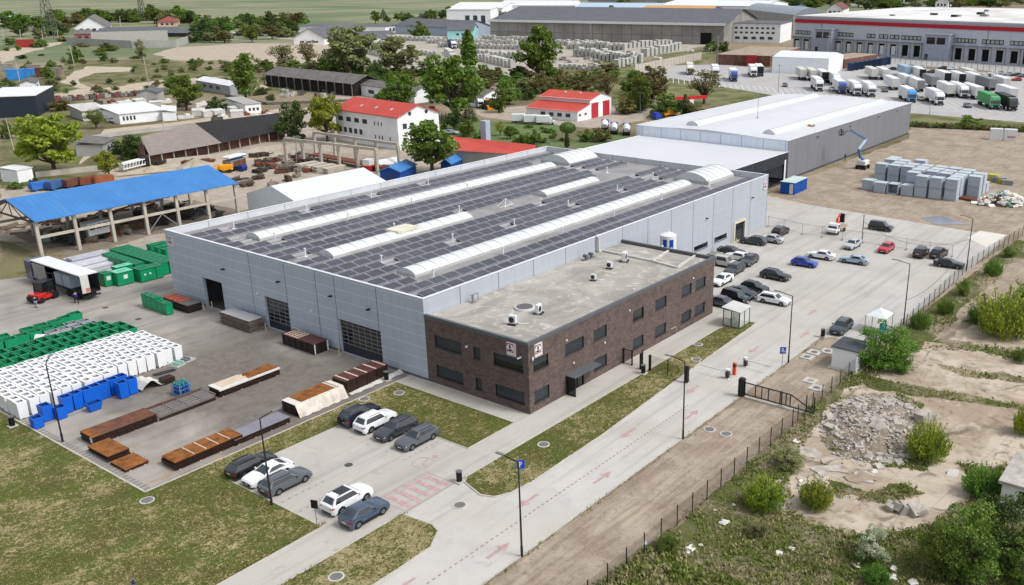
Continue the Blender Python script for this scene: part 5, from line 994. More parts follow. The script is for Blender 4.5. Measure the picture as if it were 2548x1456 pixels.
# ---------------------------------------------------------------- lorries
M_BOX=simple('trailer_white','eceeee',.45,var=.05,sc=.2,k=1.08); M_CAB=paint_mat('cab_paint','808080'); M_REAR=simple('rear_doors','dcdcd6',.5,var=.08,sc=.4)
def lorry(kind):
    """forward +x; origin under the cab nose"""
    r=thing('lorry','x','lorry'); wd,ht=1.27,4.0
    if kind!='trailer':
        m=MB(); pr=[(0,.55),(0,1.55),(-.18,2.95),(-.5,3.55),(-2.2,3.85),(-2.25,.55)]
        m.add([(a,-1.22,b) for a,b in pr]+[(a,1.22,b) for a,b in pr],[tuple(range(6)),tuple(range(11,5,-1))]+[(i,6+i,6+(i+1)%6,(i+1)%6) for i in range(6)]); cab=m.build('cab',M_CAB,r,bevel=.05)
        m=MB(); m.quad((.012,-1.1,1.62),(.012,1.1,1.62),(-.165,1.1,2.8),(-.165,-1.1,2.8)); m.build('windscreen',M_CG,r); m=MB(); m.box(.0,.02,-.8,.8,.75,1.35); m.build('grille',M_PL,r)
        for s_ in (-1,1):
            m=MB(); m.box(.0,.03,s_*.95-.18,s_*.95+.18,.72,.92); m.build('headlight',M_HL,r); m=MB(); m.quad(*[(a,s_*1.235,b) for a,b in ((-.25,1.7),(-1.15,1.7),(-1.15,2.6),(-.35,2.6))]); m.build('side_window',M_CG,r); m=MB(); m.ob((-.1,s_*1.45,2.2),(.14,.22,.6)); m.build('mirror',M_PL,r)
        m=MB(); m.box(-.02,.06,-1.2,1.2,.35,.7); m.build('bumper',M_PL,r); x0,x1=-13.9,-2.9
    else: x0,x1=-13.4,0
    m=MB(); m.box(x0,x1,-wd,wd,1.15,ht); m.build('trailer_box',M_BOX,r); m=MB(); m.box(x0-.03,x0-.003,-wd+.06,wd-.06,1.2,ht-.12); m.build('rear_door',M_REAR,r)
    m=MB(); m.box(x0+.3,-1.0,-.45,.45,.75,1.13); m.box(x0,x0+.2,-1.2,1.2,.5,.7); m.build('chassis',M_PL,r)
    for x in ([-1.2,-4.4] if kind!='trailer' else [-9])+[x0+1.6,x0+2.9,x0+4.2]:
        for s_ in (-1,1): m=MB(); m.cyl((x,s_*.9,.5),(x,s_*1.24,.5),.5,12); m.build('wheel',M_TYRE,r)
    return r
LP={k:lorry(k) for k in ('lorry','trailer')}; LU={'lorry':0,'trailer':0}
M_OPEN=simple('open_rear','2c2c2e',.9,k=1.2)
def lor(X,Y,tile,rear,cab,box,lab,sc=1.22,rearm=None,face=None,z=.045):
    p=G(*tile,X,Y); k='trailer' if rear else 'lorry'; f=(math.radians(212) if face is None else face)
    loc=Vector((p.x,p.y,z))
    if rear: f+=math.pi; loc+=Vector((math.cos(f),math.sin(f),0))*13.4*sc
    if LU[k]==0: o=LP[k]; o.location=loc; o.rotation_euler=(0,0,f); LU[k]=1; o.scale=(sc,)*3
    else: o=dup(LP[k],loc,f,None,None,sc)
    def fix(q):
        for sl in q.material_slots:
            n=sl.material.name if sl.material else ''
            b=q.name.split('.')[0]
            nm=PM2(cab) if b=='cab' else (box if b=='trailer_box' else (rearm if b=='rear_door' and rearm else None))
            if nm: sl.link='OBJECT'; sl.material=nm
        for c_ in KIDS.get(q.name,[]): fix(c_)
    fix(o); o['label']=lab; o['group']='lorries and trailers in the lorry park'; return o
CPM={}
def PM2(h):
    if h not in CPM: CPM[h]=paint_mat('cab_'+h,h,1.2)
    return CPM[h]
B_W=M_BOX; B_C=simple('box_cream','dcdad0',.5,var=.06,k=1.05); B_G=simple('box_green','3e9a5c',.5,k=1.25,var=.08); B_K=simple('box_black','26282b',.5,k=1.2); B_LB=simple('box_paleblue','a9c4d6',.5,k=1.1); B_GY=simple('box_grey','8e9092',.6,k=1.1)
T3=(3,0); T2=(2,0)
for a in ((570,890,T3,0,'e9ebec',B_W,'short white lorry, leftmost facing us behind the new roof'),(790,915,T3,0,'1f4fa8',B_W,'white box lorry with royal blue cab'),(935,935,T3,0,'e9ebec',B_W,'white lorry right beside the royal blue cab'),(1075,945,T3,0,'e9ebec',B_W,'white lorry second right of the royal blue cab'),(1465,1000,T3,0,'3f9bd6',B_W,'white box lorry with sky blue cab'),(1735,1025,T3,0,'eceeee',B_W,'white lorry standing forward beside the gold car'),(1970,955,T3,0,'eceeee',B_W,'white lorry in the middle of the right group'),(2270,1065,T3,0,'36975a',B_G,'bright green lorry, the only green one'),(2440,1080,T3,0,'1d1f22',B_K,'black lorry beside the green one'),
 (410,780,T3,1,0,B_C,'leftmost of the two cream trailers by the white shed'),(510,790,T3,1,0,B_C,'right of the two cream trailers by the white shed'),(1100,775,T3,1,0,B_C,'cream trailer standing alone at the row end'),(1212,780,T3,1,0,B_W,'white trailer beside the lone cream trailer'),(1300,878,T3,1,0,B_W,'white trailer left of the sky blue cab'),(1430,855,T3,1,0,B_W,'white trailer behind the sky blue cab'),(1840,945,T3,1,0,B_W,'white trailer between the two forward white lorries'),(2110,970,T3,1,0,B_W,'white trailer left of the green lorry'),(2375,875,T3,1,0,B_W,'white trailer near the red car'),(2440,985,T3,1,0,B_W,'white trailer behind the black lorry')): lor(*a)
lor(735,835,T3,0,'e9ebec',B_W,'white lorry half hidden behind the royal blue cab'); lor(620,805,T3,1,0,B_W,'white trailer with dark open back by the white shed',rearm=M_OPEN); lor(1420,748,T3,1,0,B_LB,'pale blue trailer between cream and open ones',rearm=B_LB)
for X,Y,l in ((1562,775,'open white trailer left of the two side by side'),(1805,815,'open white trailer, left one of the side by side pair'),(1945,825,'open white trailer, right one of the side by side pair')): lor(X,Y,T3,1,0,B_W,l,rearm=M_OPEN)
lor(1545,895,T3,1,0,B_W,'trailer with grey doors between sky blue cab and white trailer',rearm=B_GY); lor(1685,860,T3,1,0,B_GY,'grey roofed trailer behind the gold car',rearm=B_GY); lor(2100,838,T3,1,0,B_W,'white trailer with grey doors behind the white trailer row',rearm=B_GY); lor(2240,885,T3,1,0,B_GY,'dark grey trailer behind the green lorry',rearm=B_GY); lor(2050,790,T3,1,0,B_C,'cream trailer behind the open white pair')
for a in ((1865,730,T2,0,'e4e4e0',B_C,'cream lorry by the lorry park entrance'),(2112,752,T2,0,'e9ebec',B_W,'white tractor lorry near the light mast'),(2290,795,T2,0,'2a50b5',B_W,'white box lorry with cobalt blue cab, apart from the rest'),(2480,752,T2,0,'eceeee',B_W,'white lorry beside the open black-backed one')): lor(*a)
lor(2545,745,T2,1,0,B_W,'trailer with black back at the edge of the new roof',rearm=M_OPEN)
# ---------------------------------------------------------------- vehicles at the old works and yard
# curtain-sider being loaded, facing +y, open on the -x side
t_=thing('loading_lorry','curtain sided lorry with white roof being loaded in the yard','lorry',(-7.75,60.6,YZ),math.radians(91))
m=MB(); m.box(0,14.2,-1.3,1.3,3.75,3.9); m.build('roof',M_WHITE,t_); m=MB(); m.box(0,14.2,-1.3,1.3,1.05,1.25); m.box(14.0,14.2,-1.3,1.3,1.25,3.75); m.box(0,14,-1.3,-1.25,1.25,3.75); m.build('bed',M_PL,t_)
m=MB(); m.box(.0,1.0,-.0,1.28,1.25,3.7) if False else m.box(-.04,.0,.15,1.28,1.2,3.74); m.build('rear_door',M_REAR,t_); m=MB(); m.box(-.06,-.045,.2,.75,1.3,1.9); m.build('orange_mark',simple('mark_orange','d98a78',.6),t_); m=MB()
for k in range(4): m.box(10.0+k*.95,10.85+k*.95,1.28,1.36,1.2,3.6)
m.box(9.9,13.9,1.36,1.40,3.3,3.42).box(9.9,13.9,1.36,1.4,1.35,1.45); m.build('curtain',simple('curtain_grey','9a9a98',.6,k=1.2,var=.2,sc=2),t_); m=MB(); m.box(.1,13.6,-.5,.5,.7,1.04); m.box(-.1,.1,-1.2,1.2,.55,.75); m.build('chassis',M_PL,t_)
for x in (1.8,3.1,4.4,12.5): 
    for s_ in (-1,1): m=MB(); m.cyl((x,s_*.9,.5),(x,s_*1.26,.5),.5,12); m.build('wheel',M_TYRE,t_)
m=MB(); m.box(14.5,16.6,-1.25,1.25,.6,3.5); m.build('cab',paint_mat('cab_navy','2b3566',1.2),t_,bevel=.08); m=MB(); m.box(16.3,16.62,-1.1,1.1,1.8,2.8); m.build('windscreen',M_CG,t_)
for i,(x,l) in enumerate(((4.6,'grey metal tank on the lorry bed nearest the tail'),(6.9,'grey metal tank on the lorry bed beside the curtain'))):
    m=MB(); m.box(-.95,.95,-.75,.75,0,1.75); m.mat(1).box(-1.0,1.0,-.8,.8,1.75,1.85); p=Vector((-7.75,60.6,YZ))+Matrix.Rotation(math.radians(91),3,'Z')@Vector((x,.35,1.26)); single(m,'metal_tank',[simple('tank_grey','98a3ad',.45,k=1.4,var=.08),simple('tank_rim','b9c3c9',.45)],l,'tank',p,math.radians(91))
# forklift
t_=thing('forklift','large red and black forklift working beside the lorry','forklift',(-11.7,66.2,YZ),math.radians(20))
m=MB(); m.box(-2.0,-.4,-.95,.95,.45,1.35); m.box(-.4,1.2,-.95,.95,.4,.85); m.build('chassis',paint_mat('forklift_red','c8231f',1.2),t_,bevel=.08); m=MB(); m.box(-2.3,-1.6,-.9,.9,.4,1.1); m.box(1.2,1.4,-.95,.95,.25,.9); m.build('counterweight',M_BLACK,t_,bevel=.08); m=MB()
for a,b in ((-.9,.8),(-.9,-.8),(1.0,.8),(1.0,-.8)): m.bar((a,b,1.2 if a<0 else .85),(a+.1,b*.95,2.7),.1)
m.box(-1.0,1.2,-.85,.85,2.7,2.8); m.build('cab_frame',M_BLACK,t_); m=MB(); m.box(-.85,.95,-.74,.74,1.3,2.68); m.build('cab_glass',M_GLASS,t_); m=MB(); m.box(-.6,.0,-.4,.4,.85,1.0).box(-.7,-.55,-.4,.4,1,1.7); m.build('seat',M_PL,t_); m=MB()
for s_ in (-.5,.5): m.bar((1.5,s_,.1),(1.5,s_,3.6),.14)
for z in (1,2.2,3.5): m.bar((1.5,-.5,z),(1.5,.5,z),.1)
m.build('mast',M_BLACK,t_); m=MB()
for s_ in (-.45,.45): m.bar((1.55,s_,.55),(2.9,s_,.55),.14,.06)
m.build('fork',M_STEEL,t_)
for x,r_ in ((-1.5,.42),(.9,.55)):
    for s_ in (-1,1): m=MB(); m.cyl((x,s_*.7,r_),(x,s_*1.05,r_),r_,14); m.build('wheel',M_TYRE,t_)
# small crane truck in the lot, facing -x
p=G(3,1,710,870); t_=thing('crane_truck','small white flatbed truck carrying an orange loading crane','truck',(p.x,p.y+.6,.055),EW)
m=MB(); pr=[(0,.45),(0,1.0),(-.35,1.15),(-.75,2.0),(-1.7,2.05),(-1.7,.45)]; m.add([(a,-.95,b) for a,b in pr]+[(a,.95,b) for a,b in pr],[tuple(range(6)),tuple(range(11,5,-1))]+[(i,6+i,6+(i+1)%6,(i+1)%6) for i in range(6)]); m.build('cab',paint_mat('cab_white','eceeee',1.15),t_,bevel=.05); m=MB(); m.quad((-.37,-.82,1.2),(-.37,.82,1.2),(-.72,.82,1.93),(-.72,-.82,1.93)); m.build('windscreen',M_CG,t_)
for s_ in (-1,1): m=MB(); m.quad((-.75,s_*.96,1.2),(-1.5,s_*.96,1.2),(-1.5,s_*.96,1.85),(-.85,s_*.96,1.85)); m.build('side_window',M_CG,t_); m=MB(); m.box(-.02,.02,s_*.7-.15,s_*.7+.15,.65,.85); m.build('headlight',M_HL,t_)
m=MB(); m.box(-5.2,-1.85,-1.0,1.0,.8,1.15); m.build('flatbed',simple('bed_tan','b9a58d',.7),t_); m=MB(); m.bar((-2.3,0,1.15),(-2.5,0,2.6),.35).bar((-2.5,0,2.6),(-3.4,.1,3.3),.25).bar((-2.4,-.5,1.2),(-3.0,.3,2.0),.3); m.build('crane_arm',simple('crane_orange','e2573c',.5,k=1.2),t_); m=MB(); m.ob((-4.3,.2,2.4),(.5,.8,1.6)); m.bar((-3.4,.1,3.3),(-4.3,.2,3.0),.14); m.build('grab',M_BLACK,t_)
for x in (-.9,-4.0):
    for s_ in (-1,1): m=MB(); m.cyl((x,s_*.7,.38),(x,s_*1.0,.38),.38,12); m.build('wheel',M_TYRE,t_)
m=MB(); m.box(-.02,.03,-.9,.9,.35,.55); m.build('bumper',M_PL,t_)
# boom lift at the warehouse wall
p=gp(2146,420); t_=thing('boom_lift','white and blue boom lift reaching up the warehouse wall','boom lift',(p.x,p.y,.03),0); bx=ony(*V(3,0,800,1290),ny-1.4)
m=MB(); m.box(-1.6,1.6,-1.0,1.0,.45,.95); m.build('chassis',M_PL,t_); m=MB(); m.box(-1.4,1.4,-1.1,1.1,.98,2.1); m.build('turret',M_WHITE,t_,bevel=.12)
for a in (-1.2,1.2):
    for b in (-1,1): m=MB(); m.cyl((a,b*.85,.45),(a,b*1.25,.45),.45,12); m.build('wheel',M_TYRE,t_)
def rel(X,Y,a,b,y): q=ony(*V(X,Y,a,b),y); return q-Vector((p.x,p.y,.03))
K=[Vector((0.2,0,2.1)),rel(3,1,960,100,p.y+.4),rel(3,1,950,30,p.y+.7),rel(3,0,1020,1350,p.y+1.0),rel(3,0,860,1255,p.y+3),rel(3,0,815,1285,p.y+4.5)]
for i,(w_,c_) in enumerate(((.5,'lift_blue'),(.45,'lift_blue'),(.42,'lift_pale'),(.36,'lift_blue'),(.26,'lift_pale'))): m=MB(); m.bar(K[i],K[i+1],w_); m.build('boom',simple(c_,'4d7398' if c_=='lift_blue' else 'aebfcd',.5,k=1.3),t_)
c_=K[5]+Vector((-.8,.5,-.4)); BASK=c_+Vector((p.x,p.y,.03)); m=MB(); m.box(c_.x-.9,c_.x+.9,c_.y-.5,c_.y+.5,c_.z-.1,c_.z)
for z in (.5,1.05):
    for a,b in (((-.9,-.5),(.9,-.5)),((.9,-.5),(.9,.5)),((.9,.5),(-.9,.5)),((-.9,.5),(-.9,-.5))): m.bar((c_.x+a[0],c_.y+a[1],c_.z+z),(c_.x+b[0],c_.y+b[1],c_.z+z),.06)
for a in (-.9,0,.9):
    for b in (-.5,.5): m.bar((c_.x+a,c_.y+b,c_.z),(c_.x+a,c_.y+b,c_.z+1.05),.06)
m.build('basket',M_ANTH,t_)
# ---------------------------------------------------------------- older buildings beyond the hall

def m_sheet(name,hexc,ax,k,rust='8a5a48'):
    t=NT(name); o=t.obj(); s_=t.math('FRACT',t.math('MULTIPLY',t.sep(o,ax),1/1.1)); n=t.noise(.25,4,.6); c=t.mix(t.ramp(n,.35,.65),alb(hexc,k),alb(hexc,k*.86)); c=t.mix(t.math('MULTIPLY',t.math('LESS_THAN',s_,.09),.35),c,alb(hexc,k*.55)); w=t.noise(1.,4,.65,.5,vec=t.scale(o,(1.3 if ax==0 else .2,.2 if ax==0 else 1.3,.2))); c=t.mix(t.ramp(w,.56,.74,0,.4),c,alb(rust)); return t.done(c,.5)
M_REDR=m_sheet('red_sheet_roof','d4584a',1,1.02); M_WWALL=simple('white_render','e8e9ea',.8,k=1.25,var=.07,sc=.3); M_BLUER=m_sheet('blue_sheet_roof','4e92d4',0,.95,'7fa6c4'); M_GWALL=simple('grey_render','a8a7a4',.85,k=1.25,var=.15,sc=.2); M_SLATE=simple('slate_roof','6f7076',.8,var=.14,sc=.2); M_BRICKP=simple('pinkish_brick','b0706a',.85,k=1.2,var=.15); M_OLDR=simple('old_tile_roof','7d7a76',.85,var=.3,sc=.5); M_TANR=simple('tan_tile_roof','9d948b',.85,var=.14,sc=.7); M_TAR=simple('tar_roof','2d2b2b',.85,k=1.3,var=.3,sc=.4); M_CONC=simple('old_concrete_frame','c9c2b5',.85,var=.14,sc=.6); M_FW=simple('far_window','4a4f55',.3,k=1.1,var=.1)
def bldg(name,label,cat,c,l,r,ytop,roof='flat',rise=1.5,wall=None,rm=None,wins=(),over=.4,group=None,h=None,trim=None):
    C0,Lp,Rp=gp(*c),gp(*l),gp(*r); h=h or hgt(c[0],c[1],ytop); u=(Rp-C0).xy; v=(Lp-C0).xy
    if u.length>=v.length: ux=u.normalized(); A=u.length; B=abs(Vector((-ux.y,ux.x)).dot(v))
    else: vy=v.normalized(); ux=Vector((vy.y,-vy.x)); B=v.length; A=abs(ux.dot(u))
    t_=thing(name,label,cat,(C0.x,C0.y,0),math.atan2(ux.y,ux.x),group); wall=wall or M_WWALL; rm=rm or M_SLATE
    m=MB(); m.box(0,A,0,B,0,h)
    o=over; 
    if roof=='gableX': m.add([(0,0,h),(0,B,h),(0,B/2,h+rise)],[(0,1,2)]); m.add([(A,0,h),(A,B,h),(A,B/2,h+rise)],[(2,1,0)])
    if roof=='gableY': m.add([(0,0,h),(A,0,h),(A/2,0,h+rise)],[(0,1,2)]); m.add([(0,B,h),(A,B,h),(A/2,B,h+rise)],[(2,1,0)])
    m.build('wall',wall,t_); m=MB(); k=.18; e=rise*o/(B/2) if roof=='gableX' else rise*o/(A/2)
    def slab(q): m.add(list(q)+[(x,y,z+k) for x,y,z in q],[(3,2,1,0),(4,5,6,7),(0,1,5,4),(1,2,6,5),(2,3,7,6),(3,0,4,7)])
    if roof=='gableX': slab([(-o,-o,h-e),(A+o,-o,h-e),(A+o,B/2,h+rise),(-o,B/2,h+rise)]); slab([(-o,B/2,h+rise),(A+o,B/2,h+rise),(A+o,B+o,h-e),(-o,B+o,h-e)])
    elif roof=='gableY': slab([(-o,-o,h-e),(A/2,-o,h+rise),(A/2,B+o,h+rise),(-o,B+o,h-e)]); slab([(A/2,-o,h+rise),(A+o,-o,h-e),(A+o,B+o,h-e),(A/2,B+o,h+rise)])
    elif roof=='monoX': slab([(-o,-o,h),(A+o,-o,h),(A+o,B+o,h+rise),(-o,B+o,h+rise)])
    elif roof=='monoY': slab([(-o,-o,h),(A+o,-o,h+rise),(A+o,B+o,h+rise),(-o,B+o,h)])
    elif roof=='hip': q=[(-o,-o,h),(A+o,-o,h),(A+o,B+o,h),(-o,B+o,h)]; i=min(A,B)/2; m.add(q+[(i,B/2,h+rise),(max(A-i,i+.01),B/2,h+rise)],[(0,1,5,4),(1,2,5),(2,3,4,5),(3,0,4)])
    else: m.box(-o,A+o,-o,B+o,h,h+k)
    ro=m.build('roof',rm,t_)
    for f,a0,a1,z0,z1,n in wins:          # n windows spread along a0..a1 (fractions) on face R (y=0) or L (x=0)
        Lf=A if f=='R' else B; w=(a1-a0)*Lf/n*.55
        for i in range(n):
            q=(a0+(a1-a0)*(i+.5)/n)*Lf; m=MB()
            if f=='R': m.box(q-w/2,q+w/2,-.07,-.004,z0*h,z1*h)
            else: m.box(-.07,-.004,q-w/2,q+w/2,z0*h,z1*h)
            m.build('window',M_FW,t_)
    if trim: m=MB(); m.box(-o-.1,A+o+.1,-o-.1,-o,h-.2,h+.35); m.build('eave_trim',trim,t_)
    return t_,A,B,h,ro
# red roofed house
t_,A,B,h,ro=bldg('red_roof_house','white three storey house with bright red roof and roof windows','house',(994,374),(841,348),(1066,352),292,'gableY',2.6,M_WWALL,M_REDR,[('L',.45,.98,.66,.8,4),('L',.55,.98,.3,.46,5),('R',.08,.42,.62,.78,2),('R',.5,.92,.62,.78,2),('R',.55,.95,.22,.38,2)],.5)
for i in range(3): y=B*(.22+i*.24); m=MB(); x=A*.22; z=h+2.6*.44; m.ob((x,y,z+.16),(1.0,.7,.1),M=Matrix.Rotation(-math.atan2(2.6,A/2),3,'Y')); m.build('roof_window',simple('roof_window','c9d4da',.2),ro)
for x in (.3,.7): m=MB(); m.cyl((A*x,-.06,h+.55),(A*x,-.004,h+.55),.55,14); m.build('round_window',M_FW,t_)
m=MB()
for i,(y,z) in enumerate(((.36,.72),(.30,.72),(.25,.72),(.36,.3),(.3,.3),(.25,.3),(.13,.3))): m.box(-.05,-.004,B*y-.2,B*y+.2,h*z-.5,h*z+.5)
m.build('slit_window',M_FW,t_)
# red garage
t_,A,B,h,ro=bldg('red_garage','white garage with two red gates and stepped red roofs','garage',(1437,303),(1313,291),(1521,284),278,'flat',0,M_WWALL,M_REDR,[('L',.1,.75,.35,.7,4)],0,h=3.3)
KIDS[t_.name].remove(ro); bpy.data.objects.remove(ro); m=MB(); Al=A*.36
m.add([(0,0,3.3),(Al,0,3.3),(Al,0,5.0),(0,B,3.3),(Al,B,3.3),(Al,B,5.0)],[(0,1,2),(5,4,3),(1,4,5,2)]); m.box(Al,A,0,B,3.3,6.2); m.add([(Al,0,6.2),(A,0,6.2),((A+Al)/2,0,7.7),(Al,B,6.2),(A,B,6.2),((A+Al)/2,B,7.7)],[(0,1,2),(5,4,3)]); m.build('upper_wall',M_WWALL,t_)
m=MB(); m.add([(-.5,-.4,3.15),(Al,-.4,5.05),(Al,B+.4,5.05),(-.5,B+.4,3.15)],[(0,1,2,3)]); M_=(A+Al)/2; m.add([(Al-.5,-.4,6.0),(M_,-.4,7.85),(M_,B+.4,7.85),(Al-.5,B+.4,6.0)],[(0,1,2,3)]); m.add([(M_,-.4,7.85),(A+.5,-.4,6.0),(A+.5,B+.4,6.0),(M_,B+.4,7.85)],[(0,1,2,3)]); m.build('roof',M_REDR,t_)
for a in (.40,.74): m=MB(); m.box(A*a,A*a+A*.2,-.08,-.004,.05,5.0 if a<.5 else 5.0); m.build('gate',simple('gate_red','b83a48',.5,k=1.2,var=.08),t_)
for a in (.04,.2): m=MB(); m.box(A*a,A*a+1.2,-.07,-.004,1.6,2.3); m.build('window',M_FW,t_)
for a in (.35,.65): m=MB(); m.cyl((M_-1.5,B*a,7.2),(M_-1.5,B*a,7.7),.4,10); m.build('roof_vent',M_WHITE,t_)
# long red roof behind the hall
t_=thing('red_roof_shed','long low shed with red roof directly behind the factory hall','shed',(0,0,0)); P=[gp(1120,339,5.2),gp(1335,361,5.2),gp(1318,386,3.6),gp(1135,375,3.6)]
m=MB(); m.quad(*P); m.quad(P[0],P[1],P[1]+Vector((5,4,-1.6)),P[0]+Vector((5,4,-1.6))); m.build('roof',M_REDR,t_); m=MB()
Q=[P[3]+Vector((.5,.5,0)),P[2]+Vector((-.5,.5,0)),P[1]+Vector((4,4,-1.8)),P[0]+Vector((4,4,-1.8))]
for i in range(4): a,b=Q[i],Q[(i+1)%4]; m.quad((a.x,a.y,0),(b.x,b.y,0),(b.x,b.y,b.z-.05),(a.x,a.y,a.z-.05))
m.build('wall',M_GWALL,t_)
m=MB(); q=gp(1211,392,0); m.box(q.x-.9,q.x+.9,q.y-.9,q.y+.9,0,9.5); m.box(q.x-1.0,q.x-.1,q.y-1.05,q.y-.92,0,9.5); single(m,'metal_silo',simple('silo_blue','aebfcd',.4,k=1.1,var=.12),'square pale metal stack behind the hall roof edge','silo')
# blue roofed open shed
t_=thing('blue_roof_shed','long open shed with bright blue roof on concrete posts','shed',(0,88.9,0)); r1=ony(30,485,97.5); r2=ony(520,419,97.5); e1=ony(83,543,88.2); e2=ony(574,470,88.2); zr_,ze=(r1.z+r2.z)/2,(e1.z+e2.z)/2; x0,x1=min(r1.x,e1.x),max(r2.x,e2.x); y0,yr,yb=-.9,8.6,18.0
m=MB(); k=.12
for q in ([(x0,y0,ze),(x1,y0,ze),(x1,yr,zr_),(x0,yr,zr_)],[(x0,yr,zr_),(x1,yr,zr_),(x1,yb,ze),(x0,yb,ze)]): m.add(q+[(a,b,c+k) for a,b,c in q],[(3,2,1,0),(4,5,6,7),(0,1,5,4),(1,2,6,5),(2,3,7,6),(3,0,4,7)])
m.build('roof',M_BLUER,t_)
for i in range(7):
    x=x0+.4+(x1-x0-.8)*i/6
    for y in (0,16.4): m=MB(); m.box(x-.25,x+.25,y-.25,y+.25,0,ze-.15); m.build('post',M_CONC,t_)
    m=MB(); m.bar((x,0,ze-.3),(x,16.4,ze-.3),.25).bar((x,0,ze-.3),(x,yr,zr_-.3),.18).bar((x,16.4,ze-.3),(x,yr,zr_-.3),.18)
    for a in (.25,.5,.75): m.bar((x,16.4*a,ze-.3),(x,yr,zr_-.35),.12)
    m.build('truss',simple('truss_dark','5d5a56',.7,k=1.2),t_)
m=MB(); 
for y in (0,16.4): m.box(x0+.4,x1-.4,y-.15,y+.15,ze*.52,ze*.52+.45)
m.build('crane_beam',M_CONC,t_); m=MB(); xx=x0+.4+(x1-x0-.8)*3.5/6; w_=(x1-x0)/12
m.bar((xx,0,ze*.52),(xx-w_,0,.2),.16).bar((xx,0,ze*.52),(xx+w_,0,.2),.16); m.build('brace',M_STEEL,t_)
# machinery and scrap under the blue roof
bus=thing('site_cabin_truck','white cab vehicle with window row under the blue roof','vehicle',(9.5,93.5,.03),.1); m=MB(); m.box(-2.0,2.0,-1.2,1.2,1.0,3.3); m.build('cabin',M_WHITE,bus,bevel=.1); m=MB()
for i in range(3): m.box(-1.7+i*1.2,-.7+i*1.2,-1.26,-1.205,2.1,3.0)
m.build('window',M_GLASS,bus); m=MB(); m.box(-6,2,-1.0,1.0,.6,1.0); m.box(-5.5,-2.5,-1,1,1.0,2.2); m.build('chassis',M_PL,bus); m=MB()
for x in (-4.5,-3.2,1.): m.cyl((x,-1.15,.5),(x,1.15,.5),.5,12)
m.build('wheel_pair',M_TYRE,bus)
for i in range(26):
    x,y=ru(3,33),91.5+ru(0,9); k_=i%5; m=MB()
    if k_==0: m.box(-1.2,1.2,-.7,.7,0,ru(.6,1.4)); m.cyl((-.8,-.9,.5),(-.8,.9,.5),.5,10); mm=simple('scrap_brown','6d5546',.8,k=1.2,var=.3); nm,lb_,ct='scrap_machine','brown scrap machine under the blue roof','machine'
    elif k_==1: m.cyl((-1,0,.5),(1.2,.1,.6),.5,10); mm=simple('scrap_grey','77787a',.7,k=1.2,var=.25); nm,lb_,ct='scrap_drum','grey drum lying under the blue roof','drum'
    elif k_==2: m.bar((-2.5,0,.3),(2.5,.3,.5),.35).bar((-2,.6,.2),(2.2,.4,.3),.3).bar((0,-.4,.2),(.2,.9,1.4),.2); mm=simple('scrap_steel','5f5c5a',.7,k=1.2,var=.3); nm,lb_,ct='scrap_beams','tangle of steel beams under the blue roof','scrap'
    elif k_==3: m.box(-.6,.6,-.6,.6,0,1.1).box(-.4,.4,-.4,.4,1.1,1.6); mm=simple('scrap_teal','7d9693',.6,k=1.1,var=.2); nm,lb_,ct='scrap_tank','pale teal tank under the blue roof','tank'
    else: m.box(-1.6,1.6,-.9,.9,0,.5).box(-.2,1.4,-.7,.7,.5,1.1); mm=simple('scrap_tan','a08d74',.8,k=1.1,var=.2); nm,lb_,ct='scrap_pile','tan heap of parts under the blue roof','scrap'
    if i==9: mm=simple('scrap_red','b04038',.6,k=1.2)
    if i==9: lb_='red scrap heap under the blue roof'
    single(m,nm,mm,lb_,ct,(x,y,.03),ru(0,3),'scrap and machines stored under the blue roof')
# white tent hall
t_=thing('white_tent','large white storage tent with pale grey gable end','tent',(36.5,71.8,0)); TL,TW,te,tr=22.4,16.4,4.1,6.6
m=MB(); m.add([(0,0,te),(TL,0,te),(TL,TW/2,tr),(0,TW/2,tr),(TL,TW,te),(0,TW,te)],[(0,1,2,3),(3,2,4,5)]); m.build('roof',M_SKY,t_); m=MB(); m.add([(0,0,0),(0,TW,0),(0,TW,te),(0,TW/2,tr),(0,0,te),(TL,0,0),(TL,TW,0),(TL,TW,te),(TL,TW/2,tr),(TL,0,te)],[(0,4,3,2,1),(5,6,7,8,9),(0,5,9,4),(1,2,7,6)]); m.build('wall',simple('tent_wall','ccd3d9',.6,k=1.35,var=.05),t_)
bldg('blue_house','small blue house with blue roof beside the big tree','house',(996,452),(968,440),(1036,432),430,'gableX',1.0,simple('blue_wall','1d4a92',.6,k=1.3),M_BLUER,[('L',.3,.7,.3,.75,1)],.3,h=2.2); bldg('blue_house','second blue roofed hut behind the big tree','house',(1122,424),(1112,416),(1160,406),408,'gableX',.9,simple('blue_wall','1d4a92'),M_BLUER,[],.3,h=1.6)
p=gp(950,425); m=MB(); m.add([(0,0,1.2),(7,0,1.2),(7,2.2,2.2),(0,2.2,2.2),(7,4.4,1.2),(0,4.4,1.2)],[(0,1,2,3),(3,2,4,5),(0,3,5)]).box(0,7,0,4.4,0,1.2); single(m,'white_shelter',M_WHITE,'low white canopy between tent and blue house','canopy',(p.x,p.y,0))
